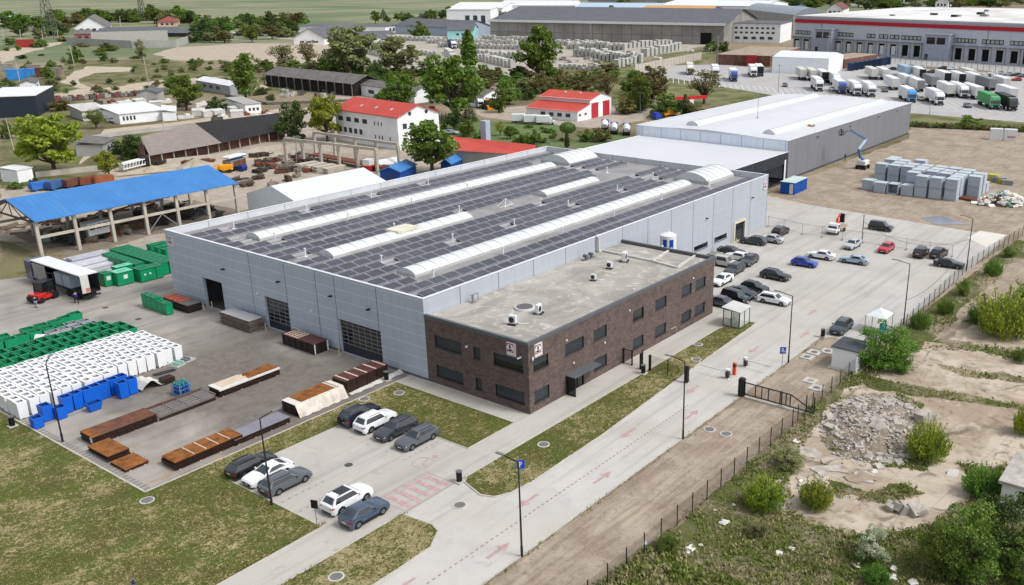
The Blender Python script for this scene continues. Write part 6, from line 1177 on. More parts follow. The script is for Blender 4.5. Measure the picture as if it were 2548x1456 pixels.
# tan and black roofed long shed
t_=thing('long_tile_shed','long low shed, half tan tiles and half black tar roof','shed'); P=[gp(372,388,2.6),gp(552,356,2.6),gp(715,322,2.6),gp(350,340,4.8),gp(484,306,4.8),gp(694,281,4.8)]
dk_=(P[2]-P[0]).normalized(); nb=Vector((-dk_.y,dk_.x,0)); 
def sl(m,q): m.quad(*q)
m=MB(); m.quad(P[0],P[1],P[4],P[3]); q=[v+nb*8 for v in (P[4],P[3])]; m.quad(P[3],P[4],Vector((*q[0].xy,2.6)),Vector((*q[1].xy,2.6))); m.build('tan_roof',M_TANR,t_); m=MB(); m.quad(P[1],P[2],P[5],P[4]); q=[v+nb*8 for v in (P[5],P[4])]; m.quad(P[4],P[5],Vector((*q[0].xy,2.6)),Vector((*q[1].xy,2.6))); m.build('tar_roof',M_TAR,t_)
m=MB()
for a,b in ((P[0],P[2]),):
    a,b=a+nb*1.2,b+nb*1.2; m.quad((a.x,a.y,0),(b.x,b.y,0),(b.x,b.y,2.7),(a.x,a.y,2.7))
a,b=P[0]+nb*1.2,P[3]+nb*7; m.quad((a.x,a.y,0),(b.x,b.y,0),(b.x,b.y,2.6),(P[3].x,P[3].y,4.7),(a.x,a.y,2.6)); m.build('wall',simple('brown_brick','6d5048',.85,k=1.3,var=.2),t_); m=MB()
for i in range(14): q=P[0].lerp(P[2],i/13)+nb*.2; m=MB(); m.bar((q.x,q.y,0),(q.x,q.y,2.6),.22); m.build('post',M_CONC,t_)
m=MB()
for i in range(9): a=P[4].lerp(P[2],.35+.06*i)+Vector((0,0,.12)); b=a+dk_*ru(3,7)+nb*ru(-1,1); m.bar(a,b,.5,.06)
m.build('torn_felt',M_WHITE,t_)
# long dark open shed with old roof
t_,A,B,h,ro=bldg('old_open_shed','long dilapidated open shed with mottled grey roof','shed',(882,240),(664,214),(908,228),212,'gableY',2.6,simple('shed_dark','2a2825',.9,k=1.2),M_OLDR,[],.8,h=5.0)
m=MB()
for i in range(12): m=MB(); m.bar((-.9,B*i/11,0),(-.9,B*i/11,5),.3); m.build('post',simple('shed_post','8a8580',.8),t_)
for i in range(14):
    q=gp(ru(670,870),ru(226,246)); m=MB(); m.ob((0,0,.5),(ru(1,4),ru(.8,2),ru(.6,1.6))); m.ob((.4,.3,1),(ru(.5,1.5),ru(.5,2),ru(.4,1))); single(m,'scrap_pile',simple('scrap_pale','c5c2bc',.8,var=.2) if i%2 else simple('scrap_steel','5f5c5a'),'%s scrap heap in front of the old open shed'%('pale' if i%2 else 'dark'),'scrap',(q.x,q.y,0),ru(0,3),'scrap heaps before the old open shed')
bldg('low_workshop','low white workshop with old grey roof beside the open shed','workshop',(1032,258),(900,238),(1050,248),236,'gableY',1.6,M_WWALL,M_OLDR,[('L',.1,.9,.3,.65,4)],.4,h=4.2); bldg('low_workshop','low white workshop behind the bright green tree','workshop',(1205,268),(1045,250),(1220,258),246,'gableY',1.6,M_WWALL,M_OLDR,[('L',.1,.9,.3,.65,4)],.4,h=4.2)
bldg('grey_workshop','grey metal workshop with white roof beside the poplar','workshop',(574,238),(490,222),(593,229),214,'gableY',1.2,simple('metal_grey','9fa2a6',.6,k=1.25),M_WHITE,[('L',.25,.85,.4,.75,3),('R',.3,.7,.05,.7,1)],.3)
bldg('white_workshop','long white workshop with white roof behind the fence','workshop',(300,310),(248,296),(415,298),290,'monoX',1.0,M_WWALL,M_WHITE,[('R',.05,.35,.35,.75,4)],.4,h=3.2); bldg('white_workshop','small white workshop with rusty stained roof','workshop',(208,300),(176,290),(252,288),284,'monoX',.8,M_GWALL,simple('stained_sheet','d2cfcb',.6,var=.25,sc=.6),[],.4,h=3.0); bldg('white_workshop','white workshop with striped grey roof by the meadow','workshop',(612,284),(565,272),(642,278),268,'monoX',.7,M_WWALL,simple('stripe_roof','b5b4b0',.7,var=.2,sc=.8),[('R',.15,.9,.3,.6,3)],.3,h=3.2); bldg('white_workshop','low white workshop right of the small dark tree','workshop',(440,300),(408,290),(440,286),286,'monoX',.6,M_WWALL,M_WHITE,[],.3,h=2.8)
bldg('grey_shed','small grey shed with gable beside the workshops','shed',(395,255),(355,250),(410,246),238,'gableX',1.2,M_GWALL,M_SLATE,[],.3,h=3.5)
bldg('navy_hall','dark navy hall cut by the left edge','hall',(97,290),(-40,298),(140,262),238,'flat',0,simple('navy_wall','2c3440',.6,k=1.3,var=.05),M_WHITE,[],.2); bldg('white_hut','white hut with dark roof in the left meadow','hut',(92,230),(58,226),(100,220),206,'gableX',1,M_WWALL,M_SLATE,[('R',.2,.7,.3,.7,2),('L',.2,.7,.3,.7,2)],.4); bldg('grey_outhouse','grey outhouse behind the yellow-green tree','hut',(260,388),(212,380),(290,372),358,'monoX',.8,M_GWALL,M_OLDR,[('R',.3,.8,.35,.7,2)],.4,h=3.0)
bldg('white_kiosk','small white kiosk at the gravel road','hut',(48,456),(6,452),(64,446),436,'monoX',.3,M_WWALL,M_WHITE,[],.15,h=2.8)
# farm compound at the far left
bldg('pink_house','pink brick house at the end of the farm wall','house',(230,101),(192,97),(236,93),84,'gableY',2,M_BRICKP,M_OLDR,[('L',.1,.9,.3,.7,2)],.6); bldg('farm_barn','long low barn with dark roof in the farm compound','barn',(465,92),(232,92),(472,84),82,'gableY',3,simple('barn_dark','4a4744',.9,k=1.3,var=.3,sc=.2),M_SLATE,[],1.2); bldg('white_gable_house','white gabled house behind the barn','house',(268,80),(190,80),(278,70),66,'gableX',8,M_WWALL,M_OLDR,[('L',.1,.9,.2,.7,4),('R',.1,.9,.2,.7,3)],1); bldg('tiled_house','pinkish house with red tiled hip roof among trees','house',(440,66),(398,64),(448,60),54,'hip',4,simple('pink_render','d9b8ae',.8,k=1.2),simple('red_tile','9a5a50',.8,var=.15),[('L',.1,.9,.3,.7,3)],1)
t_=thing('farm_wall','long weathered grey wall round the farm compound','wall'); m=MB(); pts=[gp(168,112),gp(330,120),gp(440,118),gp(478,104)]
for i in range(3): a,b=pts[i],pts[i+1]; m.bar((a.x,a.y,2.4),(b.x,b.y,2.4),.4,4.8)
m.build('panel',M_GWALL,t_); m=MB(); a,b=gp(230,110),gp(420,104); m.bar((a.x,a.y,4),(b.x,b.y,4),.5,8); m.build('inner_panel',simple('pale_wall','bdbcb6',.85,var=.1),t_)
for c_,l_,r_,y_,lb in (((52,60),(2,60),(58,52),48,'pale gabled house at the upper left edge'),((100,72),(60,70),(106,66),60,'grey roofed house beside the first pylon')): bldg('farm_house',lb,'house',c_,l_,r_,y_,'gableX',6,M_WWALL,simple('blue_grey_roof','8f979e',.7),[('R',.2,.8,.3,.7,2)],1)
# precast works: long hall, offices
LPT=M_WHITE
t_,A,B,h,ro=bldg('concrete_hall','very long grey concrete hall with slate roof and white eaves','hall',(1800,112),(1221,98),(1990,92),62,'gableY',9,simple('stained_concrete','8f8d88',.9,k=1.3,var=.28,sc=.06),M_SLATE,[],1.5,trim=None,h=13.5)
m=MB(); m.box(-1.8,-.2,-1,B+1,h-.6,h+.9); m.build('eave_trim',M_WHITE,t_)
for a in (.07,): m=MB(); m.box(-.2,-.01,B*a-4,B*a+4,0,8); m.build('gateway',M_DARK,t_)
m=MB()
for i in range(1,24): m.box(-.08,-.01,B*i/24-.15,B*i/24+.15,0,h-.7)
m.box(-.08,-.01,0,B,h*.42,h*.44); m.build('panel_joint',simple('joint_dark','74726e',.9,k=1.2),t_)
bldg('white_works_building','tall white works building with three tall windows','building',(1222,76),(1119,74),(1240,66),24,'flat',0,M_WWALL,M_WHITE,[('L',.08,.62,.35,.72,3)],.5); bldg('white_office_block','white office block with two rows of small windows','office building',(1940,108),(1800,106),(1968,98),60,'flat',0,M_WWALL,M_SLATE,[('L',.08,.85,.72,.82,8),('L',.08,.95,.48,.58,9),('L',.1,.85,.18,.32,5)],.6)
t_,A,B,h,ro=bldg('arched_hall','grey hall with barrel roof behind the office block','hall',(1972,84),(1850,62),(2010,76),48,'flat',0,M_GWALL,M_SLATE,[],0,h=15); m=MB(); n=8; pr=[(A*.0+A*i/n,h+6*math.sin(math.pi*i/n)) for i in range(n+1)]
for i in range(n): m.quad((pr[i][0],0,pr[i][1]),(pr[i+1][0],0,pr[i+1][1]),(pr[i+1][0],B,pr[i+1][1]),(pr[i][0],B,pr[i][1]))
m.quad(*[(a,0,b) for a,b in pr]); m.build('barrel_roof',simple('zinc_roof','a9b0b8',.5),t_)
bldg('cyan_building','small pale turquoise building in the precast works','building',(1178,100),(1118,98),(1190,92),76,'gableY',4,simple('turquoise_wall','a9dcdc',.7,k=1.2),M_SLATE,[('L',.1,.7,.5,.7,3)],.6); bldg('slate_hall','long hall with slate roof and dark gable','hall',(1150,92),(984,84),(1165,84),70,'gableY',5,simple('bluegrey_wall','a7b3c2',.7,k=1.2),M_SLATE,[],.8)
bldg('white_gabled_works','white gabled works with small windows at the yard edge','building',(960,104),(770,110),(1000,92),84,'gableX',2,M_WWALL,M_WHITE,[('L',.1,.9,.3,.6,4)],.8) if False else None
bldg('white_gabled_works','white gabled works with grey roof at the sandy ground','building',(808,112),(726,113),(900,92),94,'gableX',6,M_WWALL,M_SLATE,[('L',.15,.85,.3,.55,3),('R',.1,.9,.3,.55,5)],.8); bldg('low_office','long pale office behind the gabled works','building',(960,86),(728,84),(968,80),66,'flat',0,M_WWALL,M_SLATE,[('R',.2,.9,.3,.7,3)],.8); bldg('grey_annex','low annex with dark roof right of the gabled works','building',(985,100),(870,104),(1000,94),92,'gableY',4,M_WWALL,M_SLATE,[('L',.2,.9,.2,.6,4)],.8)
FB=[('long white warehouse behind the concrete hall',(1900,40),(1690,30),(1960,28),16,M_WHITE,M_WWALL),('rounded white shed left of the concrete hall roof',(1430,34),(1255,30),(1450,26),14,M_WHITE,M_WWALL),('pale blue shed behind the concrete hall',(1640,40),(1440,36),(1660,30),22,simple('pale_blue_roof','bcd3e2',.5),M_WWALL),('grey long shed on the skyline',(1750,16),(1480,12),(1800,6),2,M_SLATE,M_GWALL),('white hall with grey roof behind the trees',(1250,40),(1140,36),(1290,30),20,M_WHITE,M_WWALL),('blue edged building with orange stripes',(1760,52),(1600,46),(1800,40),32,simple('orange_roof','e0a24a',.5),simple('blue_edge','4f7fb8',.5,k=1.2)),('second orange striped building near the barrel roof',(1960,50),(1840,48),(1990,40),34,simple('orange_roof','e0a24a'),simple('blue_edge','4f7fb8'))]
for lb,c_,l_,r_,y_,rm_,wm_ in FB: bldg('far_warehouse',lb,'warehouse',c_,l_,r_,y_,'gableY',5,wm_,rm_,[],1)
TB=[(1955,52,60,38,'blue roofed white house near the red band warehouse','4d6a9a'),(2060,38,52,30,'dark red roofed house beside the blue roofed one','7a4a46'),(2330,20,40,30,'pale flat building behind the big white roof','a0a4a6'),(2120,14,40,30,'house with grey roof on the skyline','8a8a8c'),(2230,10,46,28,'white block among far trees','b5b2ae'),(2440,14,46,28,'house with brown roof among far trees','8d6a5e')]
for x,y,w_,hh,lb,col in TB: bldg('town_house',lb,'house',(x+w_*.7,y),(x,y-2),(x+w_,y-6),y-hh*.5,'gableX',7,M_WWALL,simple('roof_'+col,col,.7),[('L',.1,.9,.3,.7,3)],1)
# stacks of precast blocks
M_STK=simple('precast_block','b9b9b4',.85,k=1.1,var=.12,sc=.1); M_STK2=simple('precast_pale','dad9d3',.85,k=1.05,var=.1,sc=.1)
m=MB(); m.box(-2.6,2.6,-1.7,1.7,0,4.2); m.mat(1).box(-2.65,2.65,-1.75,1.75,4.2,4.5); sk_=None; SG='stacks of precast blocks in the works yard'
def blk(p,rz,s,lab):
    global sk_
    if sk_ is None: sk_=single(m,'block_stack',[M_STK,M_STK2],lab,'block stack',p,rz,SG); sk_.scale=s; return
    dup(sk_,p,rz,lab,SG,s)
for (x0,y0,x1,y1,n,s,lab) in ((870,122,958,142,14,1.0,'precast block stack in the row by the sandy ground'),(900,116,1010,122,10,.8,'precast block stack behind the row by the sand'),(1060,108,1290,112,22,.8,'precast block stack in a middle row of the works'),(1090,118,1300,124,20,.8,'precast block stack in a middle row of the works'),(1110,130,1130,150,4,.8,'precast block stack near the tractor lorry'),(1180,140,1290,150,10,.9,'precast block stack beside the poplar'),(1190,150,1280,170,10,.9,'precast block stack beside the poplar'),(1340,112,1500,116,14,.9,'precast block stack in the row under the long hall'),(1410,122,1560,128,14,1.1,'precast block stack in the second row under the hall'),(1430,140,1540,148,11,1.15,'precast block stack in the front right rows'),(1480,152,1600,156,12,1.15,'precast block stack in the front right rows'),(1560,120,1670,112,11,.9,'precast block stack in the right end rows'),(1600,142,1690,124,9,1.1,'precast block stack in the right end rows'),(1530,168,1580,160,5,.9,'precast block stack at the front corner'),(1390,172,1500,176,9,.7,'precast block stack at the front edge'),(960,100,1100,104,12,.8,'precast block stack at the back of the works'),(1200,100,1340,104,12,.8,'precast block stack at the back of the works'),(1000,134,1090,140,9,.7,'precast block stack left of the lorry')):
    a,b=gp(x0,y0),gp(x1,y1); d_=(b-a); an=math.atan2(d_.y,d_.x)
    for i in range(n):
        p=a.lerp(b,(i+.5)/n); w_=d_.length/n; blk((p.x,p.y,0),an,(w_*.62/5.2,s*1.1,s*ru(.8,1.1)),lab)
t_=thing('works_fence','pale concrete panel fence round the precast works','fence'); m=MB(); a,b=gp(1580,182),gp(1745,148); n=22
for i in range(n): p,q=a.lerp(b,i/n),a.lerp(b,(i+.93)/n); m.bar((p.x,p.y,2),(q.x,q.y,2),.3,4)
m.build('panel',M_CONC,t_)
p=gp(1140,122); lor(1990,475,(1,0),0,'e9ebec',simple('box_navy','2a3a7a',.5,k=1.2),'white tractor lorry with blue load in the precast works',1.3,face=-2.2)
# goods beside the lorry park
bldg('white_shed','plain white metal shed at the lorry park edge','shed',(2060,187),(1923,180),(2096,174),147,'gableY',2.0,simple('shed_white','e9edf0',.5,k=1.3,var=.04),M_WHITE,[],.1)
for lb,c_,l_,r_,y_,wm_,rm_,nm in (('large stack of brown pallets with a red tarp in front','B',0,0,0,0,0,0),): pass
M_PLT=simple('pallet_brown','7a5a50',.9,k=1.2,var=.35,sc=.5); M_PTOP=simple('pallet_top','b0a090',.9,var=.25,sc=.4)
bldg('pallet_block','long block of brown pallets behind the light mast','pallets',(1915,166),(1786,160),(1990,142),140,'flat',0,M_PLT,M_PTOP,[],.05); bldg('pallet_block','block of brown pallets right of the white shed','pallets',(2100,172),(2096,158),(2182,158),148,'flat',0,M_PLT,M_PTOP,[],.05); bldg('red_container','red container in front of the brown pallet block','container',(1880,166),(1858,164),(1890,158),138,'flat',0,simple('container_red','a02a32',.6,k=1.2,var=.1),M_PTOP,[],.05)
for i in range(9): p=gp(2116+i*11.5,176-i*2.0); m=MB(); m.box(-2.4,2.4,-1.6,1.6,0,3.6).box(-2.5,2.5,-1.7,1.7,3.6,3.8); single(m,'blue_crate',simple('crate_navy','2c3c5a',.6,k=1.3,var=.2),'dark blue crate in the leaning row by the dock','crate',(p.x,p.y,.05),ru(-.2,.2)+.4,'dark blue crates in a row by the dock')
# concrete gantry frame
t_=thing('concrete_gantry','long bare concrete crane gantry in the works yard','gantry'); rows=[((714,402),(940,432),6),((786,384),(994,418),5)]
for (A0,B0,n),yt in zip(rows,(0,0)):
    a,b=gp(*A0),gp(*B0); tops=[]
    for i in range(n):
        p=a.lerp(b,i/(n-1)); m=MB(); m.box(p.x-.3,p.x+.3,p.y-.3,p.y+.3,0,5.6); m.box(p.x-.5,p.x+.5,p.y-.35,p.y+.35,4.6,5.0); m.build('column',M_CONC,t_)
    m=MB(); m.bar((a.x,a.y,5.8),(b.x,b.y,5.8),.5,.6); m.build('crane_beam',M_CONC,t_)
p,q=gp(800,398),gp(985,432); m=MB(); m.bar((p.x,p.y+3,1.2),(q.x,q.y+3,1.2),3.0,.3)
for i in range(6): r_=p.lerp(q,i/5); m.bar((r_.x,r_.y+3,0),(r_.x,r_.y+3,1.1),.3)
single(m,'rusty_platform',simple('rust_dark','6f4432'),'long dark rusty steel platform under the gantry','platform')
for i in range(4):
    p=G(1,1,560+i*90,215+i*12); m=MB()
    for k_ in range(5): m.box(-2.8+ru(-.3,.3),2.8+ru(-.3,.3),-.9,.9,.05+k_*.28,.28+k_*.28)
    single(m,'slab_pile',M_CONC,['first','second','third','last'][i]+' stack of pale concrete beams in the works yard','slabs',(p.x,p.y,.02),ru(-.1,.2),'concrete beam stacks in the works yard')
p=G(1,1,1165,240); m=MB(); m.box(-1.2,1.2,-1,1,.3,1.5); m.mat(1).box(-1.1,1.0,-.9,.9,1.5,2.9); single(m,'red_pump',[simple('pump_red','c23038',.5,k=1.2),M_WHITE],'red and white pump trailer near the tent','trailer',(p.x,p.y,0),.3)
# concrete mixer, tank wagon, bus, trailers in the works yard
p=G(0,1,2180,255); t_=thing('concrete_pump','yellow concrete pump machine near the blue roof','machine',(p.x,p.y,.02),2.6); m=MB(); m.box(-1.8,1.2,-.9,.9,.6,1.9); m.build('body',simple('machine_yellow','eea41c',.5,k=1.15),t_,bevel=.1); m=MB(); m.cyl((.6,0,1.2),(2.6,0,.9),.75,12,.45); m.build('hopper',simple('machine_yellow','eea41c'),t_); m=MB()
for x in (-1.,1.): m.cyl((x,-1,.45),(x,1,.45),.45,12)
m.build('wheel_pair',M_TYRE,t_)
p=G(0,1,2290,225); t_=thing('old_truck','old grey tipper truck with boat-like white cover','truck',(p.x,p.y,.02),.25); m=MB(); m.box(-3,2.2,-1.2,1.2,1.1,2.6); m.build('tipper',simple('tipper_grey','868686',.7,var=.25,sc=.8,k=1.2),t_); m=MB(); m.box(-2,2,-1.25,-1.205,1.2,2.4); m.build('rusty_side',M_RUSTB,t_); m=MB(); m.box(-3.1,2.6,-1.3,1.3,3.0,3.6); m.build('cover',M_WHITE,t_,bevel=.25); m=MB(); m.box(-2.6,2.3,-1.32,1.32,3.05,3.3); m.build('blue_band',simple('band_blue','3f6db0',.5),t_); m=MB()
for x in (-2,-.8,1.8): m.cyl((x,-1.2,.5),(x,1.2,.5),.5,12)
m.box(-3,3,-.5,.5,.6,1.08); m.build('wheel_pair',M_TYRE,t_)
p=G(0,1,2350,240); m=MB(); m.cyl((-1.0,0,.8),(1.0,0,.8),.75,14).box(-.9,-.6,-.6,.6,0,.3).box(.6,.9,-.6,.6,0,.3); single(m,'blue_tank',simple('tank_dblue','23397c',.5,k=1.2),'dark blue cylinder tank beside the old tipper truck','tank',(p.x,p.y,0),.4)
p=G(0,1,1290,225); t_=thing('white_rig','white lattice machine parked behind the blue roof','machine',(p.x,p.y,0),.35); m=MB()
for z in (.8,2.0):
    for y in (-.9,.9): m.bar((-4,y,z),(4,y,z),.25)
for i in range(9):
    for y in (-.9,.9): m.bar((-4+i,y,.8),(-3.5+i if i<8 else 4,y,2.0),.15)
m.box(-4,4,-.9,.9,1.9,2.05); m.build('lattice',M_WHITE,t_); m=MB(); m.box(3.2,5.2,-1.1,1.1,.5,2.3); m.build('cab',M_PL,t_)
for i,(a,b,c_,l) in enumerate(((440,375,'3f78c4','blue'),(590,365,'44669a','slate blue'),(750,345,'6f4a3c','brown'),(905,325,'7d4a34','rust'),(1045,315,'9a5a3a','orange brown'))):
    p=G(0,1,a,b+62); m=MB(); m.box(-2.1,2.1,-1.1,1.1,.5,1.7); m.box(-1.9,1.9,-.9,.9,1.7,1.9); m.cyl((-1.2,-1.0,.35),(-1.2,1.0,.35),.35,10).cyl((1.2,-1.0,.35),(1.2,1.0,.35),.35,10); single(m,'tip_body',simple('tip_'+c_,c_,.7,k=1.15,var=.25,sc=.8),l+' tipper body lined up behind the blue roof','tipper body',(p.x,p.y+2,0),.1+ru(-.25,.25),'tipper bodies behind the blue roof')
for a,b,r_,h_,mt,l in ((1480,235,2.4,1.3,M_SAND,'small sand heap behind the blue roof'),(1890,205,4.5,2.2,M_YARDSOIL,'large grey brown earth heap behind the blue roof')):
    p=G(0,1,a,b); m=MB(); n=18
    for k_ in range(5):
        q0,q1=k_/5,(k_+1)/5
        for i in range(n):
            f=lambda q,i_: ((r_*(1-q))*math.cos(2*math.pi*i_/n)*(1+.12*math.sin(i_*2.7)),(r_*.8*(1-q))*math.sin(2*math.pi*i_/n)*(1+.1*math.cos(i_*1.9)),h_*(q**.8))
            m.quad(f(q0,i),f(q0,(i+1)%n),f(q1,(i+1)%n),f(q1,i))
    single(m,'earth_heap',mt,l,'heap',(p.x,p.y,0),smooth=60)
def van(a,tile,rz,col,lab,Ln=6.,H_=2.9,sc=1.):
    p=G(*tile,*a); t_=thing('panel_van',lab,'van',(p.x,p.y,.03),rz,'',sc); m=MB(); m.box(-Ln,-1.7,-1.05,1.05,.7,H_); m.build('box_body',col,t_,bevel=.08); m=MB(); pr=[(0,.45),(0,1.1),(-.7,1.25),(-1.2,2.1),(-1.7,2.15),(-1.7,.45)]; m.add([(x,-1,z) for x,z in pr]+[(x,1,z) for x,z in pr],[tuple(range(6)),tuple(range(11,5,-1))]+[(i,6+i,6+(i+1)%6,(i+1)%6) for i in range(6)]); m.build('cab',M_WHITE,t_); m=MB(); m.quad((-.72,-.85,1.3),(-.72,.85,1.3),(-1.18,.85,2.05),(-1.18,-.85,2.05)); m.build('windscreen',M_CG,t_); m=MB()
    for x in (-.9,-Ln+1.3): m.cyl((x,-1.03,.38),(x,1.03,.38),.38,12)
    m.box(-Ln,-.2,-.6,.6,.4,.69); m.build('wheel_pair',M_TYRE,t_); return t_
van((560,1205),(2,0),-.9,M_WHITE,'white box van at the end of the white van row'); van((440,1200),(2,0),-.9,M_WHITE,'middle white box van beside the red garage'); van((320,1190),(2,0),-.9,M_WHITE,'left white box van beside the red garage')
lor(20,1065,T2,0,'dfe3e6',B_W,'white tanker lorry beside the red garage',.9,face=-2.0); lor(2250,1050,(1,0),0,'e4e6e8',B_GY,'grey covered lorry left of the tractor',.85,face=-2.2)
p=G(1,0,2310,1060); t_=thing('yellow_loader','yellow and black wheel loader near the red garage','loader',(p.x,p.y,.02),-1.9); m=MB(); m.box(-2.2,.6,-1,1,.9,1.9).box(-1.0,.3,-.8,.8,1.9,3.2); m.build('body',simple('loader_black','33302c',.6,k=1.2),t_); m=MB(); m.box(-.9,.2,-.9,.9,3.2,3.4).box(.6,1.2,-.8,.8,.9,1.6); m.build('yellow_part',simple('machine_yellow','eea41c'),t_); m=MB(); m.bar((.8,.6,1.4),(2.4,.6,.7),.25).bar((.8,-.6,1.4),(2.4,-.6,.7),.25).box(2.3,2.9,-1.2,1.2,.1,1.0); m.build('bucket',simple('machine_yellow','eea41c'),t_)
for x in (-1.5,1.1):
    for y in (-1,1): m=MB(); m.cyl((x,y*.8,.7),(x,y*1.25,.7),.7,14); m.build('wheel',M_TYRE,t_)
p=G(1,0,1790,1105); t_=thing('red_tractor','red tractor beside the red roofed house','tractor',(p.x,p.y,.02),.4); m=MB(); m.box(-.4,2,-.5,.5,.9,1.7); m.build('bonnet',simple('tractor_red','c0302c',.5,k=1.2),t_); m=MB(); m.box(-1.6,-.4,-.8,.8,1.2,2.8); m.build('cab',M_GLASS,t_); m=MB(); m.box(-1.7,-.3,-.9,.9,2.8,2.95); m.build('cab_roof',simple('tractor_red','c0302c'),t_)
for x,r_ in ((-1.2,.85),(1.4,.55)):
    for y in (-1,1): m=MB(); m.cyl((x,y*.7,r_),(x,y*1.1,r_),r_,14); m.build('wheel',M_TYRE,t_)
p=G(2,0,1850,1040); t_=thing('red_crane','mobile crane with long red boom behind the new warehouse','crane',(p.x,p.y,0),-.05); m=MB(); m.bar((-7,3,3.6),(7,-3,3.3),1.0,1.1); m.build('boom',simple('crane_red','cc2f3a',.5,k=1.15),t_); m=MB(); m.box(-1.5,1.5,-1.2,1.2,1.2,2.8); m.build('cab',M_WHITE,t_); m=MB(); m.box(-4,4,-1.2,1.2,.6,1.2); m.build('chassis',simple('chassis_blue','2b3f9a',.5,k=1.2),t_)
p=G(2,0,1640,1125); m=MB(); m.box(-3,3,-1.2,1.2,.6,2.2).box(3.0,5.0,-1.1,1.1,.6,1.6); single(m,'orange_truck',simple('truck_orange','e39a2e',.5,k=1.15),'orange works truck behind the new warehouse','truck',(p.x,p.y,0),-.1)
p=G(2,0,1540,1155); m=MB(); m.box(-1.5,1.5,-1,1,.3,1.7).box(-1.2,.6,-.9,.9,1.7,2.2); single(m,'blue_truck',simple('truck_blue','3a4fb0',.5,k=1.2),'small blue truck beside the orange works truck','truck',(p.x,p.y,0),-.1)
for i,(a,b) in enumerate(((1040,1260),(1130,1290),(1250,1300))):
    p=G(2,0,a,b); t_=thing('mixer_drum','%s blue and white concrete mixer truck at the park'%['left','middle','right'][i],'mixer',(p.x,p.y,0),.6,'concrete mixer trucks at the park'); m=MB(); m.cyl((-3.0,0,1.6),(-.6,0,2.2),.8,14,1.15).cyl((-.6,0,2.2),(1.0,0,2.5),1.15,14,.7); m.build('drum',M_WHITE,t_); m=MB(); m.box(1.6,3.4,-1.1,1.1,.6,2.9); m.build('cab',simple('mixer_blue','2b3fb0',.5,k=1.2),t_); m=MB(); m.box(-3.4,1.6,-.9,.9,.6,1.2)
    for x in (-2.4,-1.2,2.4): m.cyl((x,-1.1,.5),(x,1.1,.5),.5,10)
    m.build('chassis',M_PL,t_)
# scrap yard row upper left
m=MB()
for k_,(a,b,w_,h_,c_,l,ct) in enumerate(((210,770,11,4.5,'3f8fd0','bright blue container stack by the left meadow','container'),(400,745,8,4,'6a4a42','rusty brown shed in the scrap row','shed'),(520,730,7,3.4,'8a827a','grey brown heap in the scrap row','scrap'),(60,690,7,3.5,'9a9690','grey scrap heap at the left edge','scrap'),(330,690,6,3,'8f8880','pale scrap heap behind the blue container','scrap'))):
    p=G(0,0,a,b); m=MB(); m.box(-w_/2,w_/2,-1.6,1.6,0,h_)
    for i in range(int(w_)): m.box(-w_/2+i+.2,-w_/2+i+.7,-1.75,-1.605,.3,h_-.3)
    m.box(-w_/2-.1,w_/2+.1,-1.7,1.7,h_,h_+.15); single(m,'container_stack' if ct=='container' else 'scrap_row',simple('scrapc_'+c_,c_,.7,k=1.2,var=.22,sc=.5),l,ct,(p.x,p.y,0),-.55)
for i in range(22):
    X,Y=ru(560,1600),ru(900,990)-.03*0; p=G(0,0,560+i*48,985-i*3.5); m=MB(); m.ob((0,0,.8),(ru(1.5,4),ru(1,2.5),ru(1,1.9)),ru(-.4,.4)); m.ob((ru(-1,1),.5,1.6),(ru(.8,2),ru(.8,1.5),ru(.5,1.2)),ru(0,2)); c_=('8a4f48','76706a','a39d95','5e5a56')[i%4]; single(m,'scrap_row',simple('scraprow_'+c_,c_,.8,k=1.15,var=.25,sc=.7),{'8a4f48':'reddish','76706a':'grey','a39d95':'pale','5e5a56':'dark'}[c_]+' scrap heap in the row before the workshops','scrap',(p.x,p.y,0),ru(-.4,.1),'scrap heaps in the row before the workshops')
for i in range(16):
    p=gp(ru(330,660),ru(192,222)); m=MB(); n=10; r_=ru(2,5); h_=ru(.8,2)
    for q in range(3):
        for k_ in range(n):
            f=lambda qq,kk: (r_*(1-qq)*math.cos(6.283*kk/n)*(1+.2*math.sin(kk*2.1+i)),r_*.6*(1-qq)*math.sin(6.283*kk/n),h_*qq**.7)
            m.quad(f(q/3,k_),f(q/3,(k_+1)%n),f((q+1)/3,(k_+1)%n),f((q+1)/3,k_))
    single(m,'soil_heap',simple('heap_brown','7d7060',.9,var=.3,sc=.7) if i%2 else simple('heap_pale','b3a896',.9,var=.25,sc=.7),'%s earth heap on the rough ground by the winding track'%('brown' if i%2 else 'pale'),'heap',(p.x,p.y,0),ru(0,3),'earth heaps by the winding track')
p=gp(66,118); m=MB(); m.box(-5,5,-1.5,1.5,0,5); single(m,'red_truck',simple('truck_redbrown','a03a34',.6,k=1.2,var=.15),'red brown lorry body on the far left lane','truck',(p.x,p.y,0),-.6)
